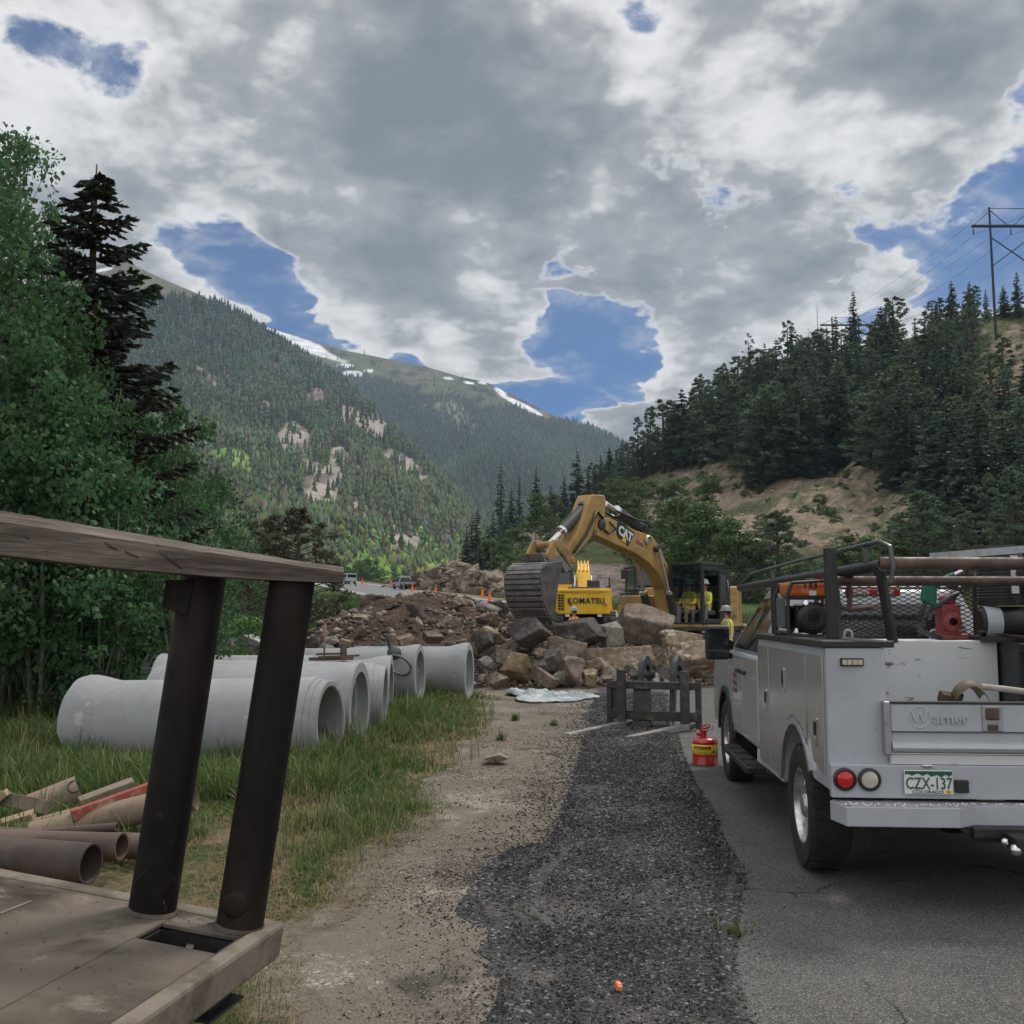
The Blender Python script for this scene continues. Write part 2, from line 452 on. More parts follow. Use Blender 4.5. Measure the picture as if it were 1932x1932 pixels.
GRASS_EDGE.insert(0, Vector((-1.0, -7, 0))); MILL_L.insert(0, Vector((-.15, -7, 0))); MILL_R.insert(0, Vector((.70, -7, 0)))
def edge_x(E, y):
    ys = np.array([p.y for p in E]); xs = np.array([p.x for p in E]); o = np.argsort(ys)
    return np.interp(y, ys[o], xs[o])

def soil_bump(x, y):
    m = sstep(0.0, 1.2, edge_x(GRASS_EDGE, y) - 0.2 - x) * sstep(60, 30, y)
    return m * (fbm(x * .5, y * .5, seed=3) * .22 + fbm(x * 2.1, y * 2.1, seed=8) * .06)
def ground_z(x, y): return float(zr(y) + soil_bump(np.array(float(x)), np.array(float(y))))

def build_ground():
    r = np.concatenate([[0.0], np.geomspace(0.5, 9000, 176)])
    az = np.concatenate([np.linspace(-45, 45, 150), np.linspace(48, 312, 66)])
    A, Rr = np.meshgrid(np.radians(az), r)
    X = np.sin(A) * Rr; Y = np.cos(A) * Rr
    Z = zr(Y) + soil_bump(X, Y)
    nr, na = X.shape
    idx = np.arange(nr * na).reshape(nr, na)
    q = np.stack([idx[:-1, :], np.roll(idx, -1, 1)[:-1, :], np.roll(idx, -1, 1)[1:, :], idx[1:, :]], -1).reshape(-1, 4)
    t = MT('soil')
    n = t.noise(1.1, 8, .65); n2 = t.noise(9, 6, .65); n3 = t.noise(60, 3, .7)
    dry = t.mix(t.rng(n3, .3, .7), (.16, .115, .075), (.26, .20, .13))
    grn = t.mix(n3, (.035, .05, .016), (.085, .10, .035))
    c = t.mix(t.rng(t.math('ADD', t.math('MULTIPLY', n, .7), t.math('MULTIPLY', n2, .3)), .46, .58), grn, dry)
    # far meadow is greener
    ps = t.N.new('ShaderNodeSeparateXYZ'); t.L.new(t.tc.outputs['Object'], ps.inputs[0])
    c = t.mix(t.rng(ps.outputs[1], 24, 34), c, t.mix(t.noise(.25, 6), (.040, .075, .020), (.075, .105, .035)))
    t.set(c, .95, 0, .1); t.bump(n3, .6, .03)
    tag(mesh_obj('ground', np.stack([X, Y, Z], -1).reshape(-1, 3), q, t.m, smooth=9), kind='structure')
build_ground()

def dense(E, n, seed, amp):
    """a ragged edge line"""
    P = np.array([(p.x, p.y) for p in E]); d = np.concatenate([[0], np.cumsum(np.linalg.norm(np.diff(P, axis=0), axis=1))])
    s = np.linspace(0, d[-1], n); x = np.interp(s, d, P[:, 0]); y = np.interp(s, d, P[:, 1])
    x = x + fbm(s * 1.4, s * 0, seed=seed) * amp + fbm(s * 7, s * 0, seed=seed + 5) * amp * .6
    return x, y
def strip(name, la, lb, z, material  , n=340, m=24, relief=0.0, seed=1):
    (xa, ya), (xb, yb) = la, lb; k = np.linspace(0, 1, m)[None, :]
    X = xa[:, None] * (1 - k) + xb[:, None] * k; Y = ya[:, None] * (1 - k) + yb[:, None] * k
    Z = z + relief * np.clip(np.sin(k * math.pi) * 3, 0, 1) * (.5 + fbm(X * 2.2, Y * 2.2, seed=seed) + .35 * fbm(X * 9, Y * 9, seed=seed + 3)) + Y * 0
    idx = np.arange(n * m).reshape(n, m)
    q = np.stack([idx[:-1, :-1], idx[:-1, 1:], idx[1:, 1:], idx[1:, :-1]], -1).reshape(-1, 4)
    return tag(mesh_obj(name, np.stack([X, Y, Z], -1).reshape(-1, 3), q, material, smooth=9), kind='structure')

def gravel_mat():
    t = MT('tan_gravel')
    big = t.noise(.9, 8, .62); med = t.noise(6, 6, .6)
    v = t.voro(75, out='Color'); hv = t.N.new('ShaderNodeSeparateXYZ'); t.L.new(v, hv.inputs[0])
    stone = t.mix(hv.outputs[0], (.158, .138, .117), (.385, .342, .29))
    stone = t.mix(t.rng(hv.outputs[1], .80, .95), stone, (.56, .50, .43))
    dirt = t.mix(med, (.122, .104, .086), (.235, .205, .17))
    c = t.mix(t.rng(t.math('ADD', t.math('MULTIPLY', big, .6), t.math('MULTIPLY', med, .4)), .34, .52), stone, dirt)
    c = t.mix(t.rng(t.noise(1.4, 6, .62, off=(5, 2, 0)), .54, .68), c, (.085, .076, .068))
    t.set(c, .95, 0, .15); t.bump(t.voro(75), .9, .012); return t.m
def millings_mat():
    t = MT('black_millings')
    v = t.voro(52, out='Color'); hv = t.N.new('ShaderNodeSeparateXYZ'); t.L.new(v, hv.inputs[0])
    c = t.mix(hv.outputs[0], (.020, .020, .021), (.085, .085, .086))
    c = t.mix(t.rng(hv.outputs[1], .88, .97), c, (.24, .23, .22))
    c = t.mix(t.rng(t.noise(1.3, 6, .6), .48, .70), c, (.125, .115, .106))
    t.set(c, .85, 0, .3); t.bump(t.voro(52), 1.0, .02); return t.m
def asphalt_mat():
    t = MT('asphalt')
    sp = t.voro(160, out='Color'); hv = t.N.new('ShaderNodeSeparateXYZ'); t.L.new(sp, hv.inputs[0])
    n = t.noise(.5, 8, .6); n2 = t.noise(3.5, 6, .6)
    base = t.mix(t.rng(t.math('ADD', t.math('MULTIPLY', n, .5), t.math('MULTIPLY', n2, .5)), .4, .62), (.100, .098, .093), (.072, .070, .067))
    c = t.mix(t.rng(hv.outputs[0], .55, 1.0), base, t.mix(.5, base, (.36, .34, .31)))
    c = t.mix(t.rng(hv.outputs[1], .0, .35, 1.0, 0.0), c, t.mix(.6, base, (.04, .04, .04)))
    # wandering cracks
    cr = t.N.new('ShaderNodeTexVoronoi'); cr.feature = 'DISTANCE_TO_EDGE'; cr.inputs['Scale'].default_value = .38
    dn = t.N.new('ShaderNodeTexNoise'); dn.inputs['Scale'].default_value = 2.2; dn.inputs['Detail'].default_value = 6
    t.L.new(t.tc.outputs['Object'], dn.inputs['Vector'])
    mv = t.N.new('ShaderNodeVectorMath'); mv.operation = 'MULTIPLY_ADD'; t.L.new(dn.outputs['Color'], mv.inputs[0]); mv.inputs[1].default_value = (.9, .9, 0); t.L.new(t.tc.outputs['Object'], mv.inputs[2])
    t.L.new(mv.outputs[0], cr.inputs['Vector'])
    line = t.rng(cr.outputs['Distance'], .002, .006, 1, 0)
    c = t.mix(t.math('MULTIPLY', line, t.rng(t.noise(.8, 3, .5, off=(3, 9, 0)), .48, .60)), c, (.03, .028, .026))
    ps = t.N.new('ShaderNodeSeparateXYZ'); t.L.new(t.tc.outputs['Object'], ps.inputs[0])
    t.set(c, .9, 0, .25); t.bump(t.voro(160), .5, .006); return t.m
M_GRAVEL, M_MILL, M_ASPH = gravel_mat(), millings_mat(), asphalt_mat()
gr_r = [Vector((p.x + .5, p.y, 0)) for p in MILL_L]
strip('gravel_path', dense([Vector((p.x - .35, p.y, 0)) for p in GRASS_EDGE] + [Vector((-1.2, 26, 0))], 340, 5, .35), dense(gr_r[:-1] + [Vector((2.4, 26, 0))], 340, 6, .2), .012, M_GRAVEL, relief=.016, m=90)
strip('asphalt_pavement', dense([Vector((p.x - .6, p.y, 0)) for p in MILL_R] + [Vector((2.2, 30, 0)), Vector((3, 37.5, 0))], 340, 9, .15), dense([Vector((16, p.y, 0)) for p in MILL_R] + [Vector((20, 30, 0)), Vector((20, 37.5, 0))], 340, 9, 0.0), .009, M_ASPH, m=6)
strip('millings_path', dense(MILL_L, 340, 11, .22), dense(MILL_R, 340, 13, .16), .020, M_MILL, relief=.022, m=120)

# the highway that climbs round the bend behind the machines
FAR_EDGE = [(20.5, -30), (20.5, 30), (18.5, 45), (13.5, 60), (7.3, 76), (-.3, 96), (-15.8, 150), (-29.6, 200), (-46, 255), (-70, 320)]
def ribbon(name, pts, off0, off1, lift, material, kind='structure', parent=None):
    P = np.array(pts, float); d = np.concatenate([[0], np.cumsum(np.linalg.norm(np.diff(P, axis=0), axis=1))])
    s = np.arange(0, d[-1], 1.5); x = np.interp(s, d, P[:, 0]); y = np.interp(s, d, P[:, 1])
    for _ in range(12):
        x[1:-1] = (x[:-2] + x[1:-1] * 2 + x[2:]) / 4; y[1:-1] = (y[:-2] + y[1:-1] * 2 + y[2:]) / 4
    tx = np.gradient(x); ty = np.gradient(y); l = np.hypot(tx, ty); nx, ny = -ty / l, tx / l    # to the left of travel
    k = np.linspace(0, 1, 4)[None, :]; o = off0 + (off1 - off0) * k
    X = x[:, None] + nx[:, None] * o; Y = y[:, None] + ny[:, None] * o
    Z = zr(Y) + lift * np.clip((Y - 36) / 6 + .12, .12, 1)
    n, m = X.shape; idx = np.arange(n * m).reshape(n, m)
    q = np.stack([idx[:-1, :-1], idx[:-1, 1:], idx[1:, 1:], idx[1:, :-1]], -1).reshape(-1, 4)
    o = mesh_obj(name, np.stack([X, Y, Z], -1).reshape(-1, 3), q, material, smooth=9)
    return tag(o, kind=kind)
ribbon('road', FAR_EDGE, 0, 10.5, .12, paint('road_asphalt', (.20, .20, .20), (.15, .15, .152), .9, 0, .6, spec=.2))
M_LINE = paint('road_paint', (.72, .72, .70), (.5, .5, .48), .7, 0, 5)
ribbon('road_line', FAR_EDGE, .8, 1.05, .15, M_LINE)
ribbon('road_line', FAR_EDGE, 9.4, 9.65, .15, M_LINE)
ribbon('road_verge', FAR_EDGE, -2.2, .02, .09, paint('verge_gravel', (.22, .185, .14), (.13, .125, .07), .95, 0, 1.1, spec=.1))

# =================================================================== slopes seen as curved sheets (u = sideways angle, t = 0 toe .. 1 ridge)
class Slope:
    def __init__(s, ridge, toe, D0, D1, relief, freq, seed, conv=1.0):
        s.ru, s.re = zip(*[elev(*p) for p in ridge]); s.tu, s.te = zip(*[elev(*p) for p in toe])
        s.d0u, s.d0v = zip(*[(elev(p, 1000)[0], d) for p, d in D0]); s.d1u, s.d1v = zip(*[(elev(p, 1000)[0], d) for p, d in D1])
        s.relief, s.freq, s.seed, s.conv = relief, freq, seed, conv
    def pt(s, u, t):
        u = np.asarray(u, float); t = np.asarray(t, float)
        e1 = np.interp(u, s.ru, s.re); e0 = np.interp(u, s.tu, s.te); d0 = np.interp(u, s.d0u, s.d0v); d1 = np.interp(u, s.d1u, s.d1v)
        tt = np.clip(t, 0, 1); Y = d0 + (d1 - d0) * t
        k = np.sin(np.clip(tt, 0, 1) * math.pi) ** .7
        Yn = Y + k * s.relief * 2.2 * fbm(u * s.freq, t * s.freq * .35, seed=s.seed, octv=6)
        e = e0 + (e1 - e0) * tt ** s.conv + np.where(tt < 1, k, 0) * s.relief / np.maximum(Y, 1) * .8 * fbm(u * s.freq * 1.6 + 9, t * s.freq * .6, seed=s.seed + 40, octv=6)
        e = e - np.clip(t - 1, 0, 9) * .22
        return np.stack([u * Yn, Yn, CAM_H + e * Yn], -1)
    def sheet(s, name, u0, u1, nu, nt, material, tmax=1.25):
        U, T = np.meshgrid(np.linspace(u0, u1, nu), np.linspace(-.03, tmax, nt))
        P = s.pt(U, T); idx = np.arange(nu * nt).reshape(nt, nu)
        q = np.stack([idx[:-1, :-1], idx[:-1, 1:], idx[1:, 1:], idx[1:, :-1]], -1).reshape(-1, 4)
        o = tag(mesh_obj(name, P.reshape(-1, 3), q, material, smooth=9), kind='structure')
        return o, U, T, P
def to_px(P):
    """where world points fall in the photograph (for laying out rock, snow and meadow on the slopes)"""
    x, y, z = P[..., 0], P[..., 1], P[..., 2] - CAM_H
    f = y * CP + z * SP; v = -y * SP + z * CP
    return 966 + 1932 * x / f, 966 - 1932 * v / f
def ell(px, py, cx, cy, rx, ry, rot=0):
    a = R(rot); dx, dy = px - cx, py - cy
    X = (dx * math.cos(a) + dy * math.sin(a)) / rx; Y = (-dx * math.sin(a) + dy * math.cos(a)) / ry
    return np.hypot(X, Y)

NEAR = Slope([(-1300, 420), (-500, 470), (60, 540), (180, 500), (232, 489), (300, 522), (380, 556), (430, 582), (475, 610), (560, 664), (640, 716), (700, 768), (760, 832), (830, 905), (890, 965), (940, 1020), (975, 1075), (1010, 1112)],
             [(-1300, 1140), (600, 1118), (850, 1112), (1010, 1113)], [(-1300, 300), (300, 420), (700, 520), (1010, 900)], [(-1300, 1500), (200, 1900), (500, 1750), (800, 1500), (1010, 1250)], 70, 7.0, 21, .95)
FAR = Slope([(-600, 560), (200, 600), (440, 600), (482, 610), (540, 628), (600, 645), (650, 660), (720, 674), (800, 690), (870, 711), (915, 719), (960, 742), (1000, 760), (1040, 782), (1070, 792), (1110, 802), (1160, 826), (1200, 850), (1300, 890), (1700, 960), (2600, 900)],
            [(-600, 1100), (2600, 1100)], [(-600, 1300), (2600, 1300)], [(-600, 3300), (600, 3600), (1000, 3300), (1300, 2900), (2600, 2800)], 180, 6.0, 33, .9)
HILL = Slope([(700, 1112), (760, 1098), (800, 1080), (850, 1062), (900, 1048), (945, 1022), (985, 1000), (1060, 965), (1120, 935), (1190, 892), (1250, 862), (1300, 830), (1400, 765), (1500, 705), (1560, 688), (1640, 655), (1700, 642), (1780, 618), (1850, 600), (1932, 585), (2100, 550), (2600, 470), (3300, 400)],
             [(700, 1122), (850, 1130), (960, 1140), (1100, 1152), (1250, 1165), (1500, 1180), (1932, 1195), (3300, 1240)], [(700, 172), (850, 140), (960, 124), (1100, 106), (1250, 92), (1400, 84), (1600, 78), (1932, 70), (2600, 52), (3300, 36)],
             [(700, 205), (850, 195), (960, 215), (1200, 262), (1500, 290), (1932, 255), (2600, 190), (3300, 140)], 6.5, 16.0, 55, .92)

# ---- what lies where on the slopes
def near_zones(P):
    px, py = to_px(P); w = fbm(P[..., 0] * .02, P[..., 2] * .02, seed=71, octv=5); w2 = fbm(P[..., 0] * .006, P[..., 2] * .006, seed=72)
    ridge_t = np.interp(px, [150, 232, 300, 380, 430], [40, 48, 34, 10, -8])
    top = np.interp(px, [150, 180, 232, 300, 380, 430], [530, 500, 489, 522, 556, 582])
    alp = sstep(8, -4, py - top - ridge_t - w * 30)
    rock = np.zeros_like(px)
    for c in [(555, 820, 30, 32, 20), (610, 930, 36, 45, 20), (600, 742, 14, 22, 30), (680, 965, 20, 32, -10), (655, 775, 22, 22, 20), (692, 798, 50, 16, 30), (710, 812, 30, 14, 40), (772, 885, 58, 22, 40), (838, 935, 34, 10, 35), (775, 1020, 34, 20, 0), (720, 1045, 40, 16, 10), (815, 1000, 30, 12, 30), (395, 715, 26, 8, 40), (730, 990, 26, 12, 20), (860, 1020, 30, 10, 20), (500, 760, 14, 8, 30), (640, 860, 12, 16, 10), (470, 905, 10, 8, 0), (585, 880, 14, 8, 40), (745, 940, 16, 10, 30), (680, 890, 12, 7, 20), (520, 690, 10, 5, 30), (820, 965, 18, 8, 30), (650, 1030, 18, 12, 0), (760, 985, 14, 8, 20)]:
        rock = np.maximum(rock, sstep(1.10, .72, ell(px, py, *c) + w * 2.2))
    mead = sstep(1.1, .8, ell(px, py, 440, 868, 48, 21, 18) + w * .9)
    asp = sstep(.05, .3, w2 + .55 * sstep(930, 1060, py) * sstep(560, 640, px) - .12 + .25 * np.exp(-(ell(px, py, 690, 1075, 110, 40)) ** 2))
    snow = sstep(1.1, .9, ell(px, py, 196, 509, 16, 4, -12) + w * .4)
    return alp, rock, mead, asp, snow
def far_zones(P):
    px, py = to_px(P); w = fbm(P[..., 0] * .011, P[..., 2] * .011, seed=81, octv=6); w2 = fbm(P[..., 0] * .004, P[..., 2] * .004, seed=82)
    tl = np.interp(px, [470, 600, 660, 720, 800, 860, 900, 960, 1010, 1040, 1080, 1110, 1160, 1200], [640, 690, 700, 725, 752, 762, 765, 772, 785, 795, 800, 806, 822, 845])
    alp = sstep(10, -8, py - tl - w * 55)
    snow = np.zeros_like(px)
    for c in [(560, 645, 92, 11, 23), (600, 664, 48, 7, 20), (498, 622, 24, 4, 30), (985, 765, 44, 5, 26), (945, 740, 14, 5, 35), (1008, 776, 20, 4, 28), (845, 714, 8, 2.5, 8), (885, 722, 9, 2.5, 10), (910, 722, 8, 2.5, 10), (668, 705, 18, 5, 5), (650, 690, 16, 4, 0), (695, 700, 8, 3, 0)]:
        snow = np.maximum(snow, sstep(1.15, .85, ell(px, py, *c) + w * .9))
    dark = np.maximum(sstep(1.2, .6, ell(px, py, 770, 752, 95, 28, 8) + w * .6), sstep(1.2, .7, ell(px, py, 945, 780, 24, 38, -20) + w * .6))
    scree = sstep(.05, .25, w + .1 * alp) * sstep(640, 900, px)
    rock = sstep(1.2, .8, ell(px, py, 880, 800, 60, 20, 30) + w * 2.2) * .7
    return alp, snow, dark, scree, rock
def hill_zones(P):
    px, py = to_px(P); w = fbm(P[..., 0] * .09, P[..., 2] * .09, seed=91, octv=5)
    bare = np.zeros_like(px)
    for c in [(1500, 945, 250, 48, 6), (1320, 925, 110, 38, -15), (1650, 960, 110, 45, 5), (1400, 970, 60, 60, 0), (1250, 935, 60, 40, -20), (1905, 690, 55, 55, 20), (1890, 625, 50, 18, 5), (1620, 900, 90, 40, -5), (1300, 985, 90, 40, 0), (1560, 1010, 120, 36, 0)]:
        bare = np.maximum(bare, sstep(1.2, .75, ell(px, py, *c) + w * 1.1))
    scree = sstep(1.15, .8, ell(px, py, 990, 1045, 52, 68, 25) + w * .7)
    scree = np.maximum(scree, sstep(1.15, .8, ell(px, py, 1110, 1100, 150, 32, 0) + w * .9))
    cut = sstep(1.2, .85, ell(px, py, 850, 1090, 120, 30, 4) + w * .5)
    return bare, scree, cut

def slope_mat(name, cols, rough_scale, bump=.5):
    """cols: colour expression of the baked ground cover, fine noise on top"""
    t = MT(name); c = t.attr('cover')
    n = t.noise(rough_scale, 8, .65)
    c = t.mix(t.rng(n, .25, .75, 0, 1, 'LINEAR'), t.mix(1.0, c, (.50, .50, .50), 'MULTIPLY'), t.mix(1.0, c, (1.5, 1.5, 1.5), 'MULTIPLY'))
    t.set(c, .95, 0, .08); t.bump(n, bump, 1.0 / rough_scale); return t.m
def lay(base, *layers):
    c = np.broadcast_to(np.array(base, float), layers[0][0].shape + (3,)).copy()
    for m, col in layers: c = c * (1 - m[..., None]) + np.array(col) * m[..., None]
    return c
def build_slopes():
    o, U, T, P = NEAR.sheet('mountain', elev(-1300, 900)[0], elev(1010, 1100)[0], 420, 260, slope_mat('mountain_cover', None, .16))
    alp, rock, mead, asp, snow = near_zones(P)
    w = fbm(P[..., 0] * .05, P[..., 2] * .05, seed=5)
    c = lay((.045, .062, .034), (sstep(-.1, .3, w), (.075, .092, .046)), (alp, (.16, .15, .105)), (mead, (.21, .35, .06)), (rock, (.40, .345, .295)), (rock * sstep(-.03, .12, w), (.17, .145, .125)), (snow, (.8, .82, .85)))
    vcol(o, 'cover', c.reshape(-1, 3))
    o, U, T, P = FAR.sheet('far_mountain', elev(150, 900)[0], elev(2000, 900)[0], 460, 260, slope_mat('far_mountain_cover', None, .025))
    alp, snow, dark, scree, rock = far_zones(P); w = fbm(P[..., 0] * .03, P[..., 2] * .03, seed=6)
    c = lay((.030, .044, .024), (alp, (.115, .12, .068)), (alp * scree, (.17, .14, .11)), (alp * sstep(.06, .2, w), (.035, .05, .025)), (rock, (.27, .24, .2)), (snow, (.85, .87, .9)))
    vcol(o, 'cover', c.reshape(-1, 3))
    o, U, T, P = HILL.sheet('hillside', elev(690, 1000)[0], elev(3300, 1000)[0], 620, 240, slope_mat('hillside_cover', None, .9, .8))
    bare, scree, cut = hill_zones(P); w = fbm(P[..., 0] * .25, P[..., 1] * .25, P[..., 2] * .25, seed=7)
    rg = np.maximum.reduce([bare, scree, cut, np.full_like(bare, .25)]) * (np.abs(fbm(P[..., 0] * .22, P[..., 2] * .3, P[..., 1] * .1, seed=14, octv=5)) * 5.0 + fbm(P[..., 0] * .9, P[..., 2] * 1.1, seed=15, octv=3) * 1.2)
    Pd = P.copy(); Pd[..., 2] += rg * .55; Pd[..., 1] -= rg * .7; o.data.vertices.foreach_set('co', Pd.astype(np.float32).ravel()); o.data.update(); w2 = fbm(P[..., 0] * .9, P[..., 1] * .9, P[..., 2] * .9, seed=9)
    c = lay((.060, .078, .034), (sstep(-.05, .25, w), (.11, .12, .055)), (bare, (.31, .245, .185)), (bare * sstep(-.02, .2, w2), (.21, .178, .135)), (bare * sstep(.0, .18, w), (.12, .13, .068)),
            (scree, (.24, .20, .18)), (scree * sstep(0, .2, w2), (.105, .085, .08)), (cut, (.33, .27, .2)), (cut * sstep(0, .25, w2), (.15, .125, .1)))
    vcol(o, 'cover', c.reshape(-1, 3))
build_slopes()

# ---- forest that covers the two mountains: one mass of small conifers
def forest_mass(name, slope, u0, u1, count, hmin, hmax, seed, zone, material, label):
    rng = np.random.default_rng(seed)
    n0 = count * 8
    u = rng.uniform(u0, u1, n0); t = rng.uniform(0, 1, n0) ** .8
    P = slope.pt(u, t); keep, asp = zone(P, rng); P = P[keep]; asp = asp[keep]
    P = P[:count]; asp = asp[:count]; n = len(P)
    h = rng.uniform(hmin, hmax, n) * (1 - .35 * asp); wid = h * rng.uniform(.15, .23, n) * (1 + 1.1 * asp)
    seg = 5; ang = np.arange(seg) / seg * 2 * math.pi
    # three stacked skirts + tip
    rings = [(.04, 1.0), (.42, .42), (.40, .80), (.72, .26), (.70, .50)]
    verts = []; rot = rng.uniform(0, 6.28, n)
    for k, (hh, rr) in enumerate(rings):
        jit = rng.uniform(.6, 1.35, (n, seg)); a = ang[None, :] + rot[:, None] + k * .7
        rr2 = rr + asp[:, None] * (.25 if k in (1, 2, 3) else 0.05)
        x = P[:, 0:1] + np.cos(a) * wid[:, None] * rr2 * jit; y = P[:, 1:2] + np.sin(a) * wid[:, None] * rr2 * jit
        z = P[:, 2:3] + h[:, None] * (hh + rng.uniform(-.05, .03, (n, seg))) - .6
        verts.append(np.stack([x, y, z], -1))
    tip = P[:, None, :] + np.stack([np.zeros(n), np.zeros(n), h - .6], -1)[:, None, :]
    V = np.concatenate(verts + [tip], 1)          # n, 26, 3
    f = []
    for a, b in ((0, 1), (2, 3)):
        for k in range(seg):
            k2 = (k + 1) % seg
            f += [(a * seg + k, a * seg + k2, b * seg + k2), (a * seg + k, b * seg + k2, b * seg + k)]
    for k in range(seg): f.append((4 * seg + k, 4 * seg + (k + 1) % seg, 5 * seg))
    F = (np.array(f)[None] + (np.arange(n) * 26)[:, None, None]).reshape(-1, 3)
    o = mesh_obj(name, V.reshape(-1, 3), F, material)
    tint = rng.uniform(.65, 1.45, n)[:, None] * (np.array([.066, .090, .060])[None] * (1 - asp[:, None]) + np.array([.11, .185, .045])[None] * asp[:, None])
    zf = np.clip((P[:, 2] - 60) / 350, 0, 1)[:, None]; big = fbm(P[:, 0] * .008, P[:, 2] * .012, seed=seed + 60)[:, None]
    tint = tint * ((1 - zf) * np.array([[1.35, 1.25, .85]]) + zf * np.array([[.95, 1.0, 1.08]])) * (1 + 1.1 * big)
    dead = (rng.random(n) < .05)[:, None]; tint = np.where(dead, np.array([[.17, .155, .145]]), tint)
    tint = tint * (1 + .25 * (rng.uniform(-1, 1, (n, 3))))
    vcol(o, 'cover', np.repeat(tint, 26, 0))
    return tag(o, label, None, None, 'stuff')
def forest_mat(name):
    t = MT(name); t.set(t.attr('cover'), .9, 0, .08); return t.m
def nz(P, rng):
    alp, rock, mead, asp, snow = near_zones(P); Q = P.copy(); Q[:, 2] += P[:, 1] / 1932 * 12; z2 = near_zones(Q); clear = np.maximum.reduce([rock, mead, z2[1], z2[2]]); px, py = to_px(P); k = rng.uniform(0, 1, len(px))
    a = (rng.uniform(0, 1, len(px)) < asp * .75).astype(float)
    dn = np.clip(.80 + 1.6 * fbm(P[:, 0] * .013, P[:, 2] * .013, seed=76, octv=4), .3, 1)
    return (rng.uniform(0, 1, len(px)) < dn) & (k > alp * 1.02) & (k > clear * .93) & (k > snow) & (px > 120), a
def fz(P, rng):
    alp, snow, dark, scree, rock = far_zones(P); px, py = to_px(P); k = rng.uniform(0, 1, len(px))
    return (k > alp * .985) & (k > snow * 1.1) & (k > rock * .8), np.zeros(len(px))
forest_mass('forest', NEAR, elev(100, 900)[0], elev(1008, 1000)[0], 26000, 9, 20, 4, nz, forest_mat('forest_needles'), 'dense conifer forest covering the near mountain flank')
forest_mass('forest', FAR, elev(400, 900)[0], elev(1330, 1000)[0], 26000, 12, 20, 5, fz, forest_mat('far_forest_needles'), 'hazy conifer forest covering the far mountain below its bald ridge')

# ---- air
def build_haze():
    t = bpy.data.materials.new('haze'); t.use_nodes = True; N, L = t.node_tree.nodes, t.node_tree.links
    N.remove(N['Principled BSDF'])
    v = N.new('ShaderNodeVolumePrincipled'); v.inputs['Color'].default_value = (.62, .78, 1.0, 1); v.inputs['Density'].default_value = HAZE
    L.new(v.outputs[0], N['Material Output'].inputs['Volume'])
    b = MB().span((-3200, -400, -1.5), (3200, 4700, 1500))
    tag(b.build('haze', t), kind='stuff')
HAZE = 1.15e-4
build_haze()
# =================================================================== vegetation
M_BARK = paint('bark', (.075, .055, .042), (.04, .03, .024), .95, 0, 9, bump=.5)
M_ASPBARK = paint('pale_bark', (.115, .12, .09), (.05, .054, .04), .85, 0, 5, bump=.3)
M_SNAG = paint('grey_dead_wood', (.17, .145, .125), (.09, .075, .065), .95, 0, 6)
M_SPRUCE = leafmat('spruce_needles', (.048, .078, .058), (.118, .165, .118), trans=.38)
M_SPRUCE_DRY = leafmat('spruce_needles_brown', (.042, .068, .050), (.098, .135, .098), (.060, .048, .038), trans=.12)
M_PINE = leafmat('pine_needles', (.056, .090, .058), (.138, .185, .110), trans=.40)
M_PINE_BROWN = leafmat('dull_pine_needles', (.065, .070, .044), (.12, .108, .072), trans=.12)
M_ASPEN = leafmat('aspen_leaves', (.034, .090, .040), (.118, .215, .096), (.058, .122, .052), trans=.48)
M_WILLOW = leafmat('willow_leaves', (.060, .112, .036), (.125, .20, .072), (.085, .12, .05), trans=.35)
M_LIME = leafmat('lime_shrub_leaves', (.10, .19, .035), (.17, .27, .06), trans=.4)

def unit(v): return v / np.maximum(np.linalg.norm(v, axis=-1, keepdims=True), 1e-9)
def diamonds(c, a, b):
    n = len(c); V = np.stack([c - a, c + b, c + a, c - b], 1).reshape(-1, 3)
    return V, np.arange(n * 4).reshape(n, 4)
def rnd_dirs(rng, n): return unit(rng.normal(size=(n, 3)))
def taper(rng, h, r0, wob, n=9, lean=0.0):
    z = np.linspace(0, 1, n); x = np.cumsum(rng.normal(0, wob, n)) * h / n + lean * h * z; y = np.cumsum(rng.normal(0, wob, n)) * h / n
    x -= x[0]; y -= y[0]
    return [Vector((x[i], y[i], h * z[i] - .15 * (i == 0))) for i in range(n)], [r0 * (1 - z[i]) ** .8 + .012 for i in range(n)]

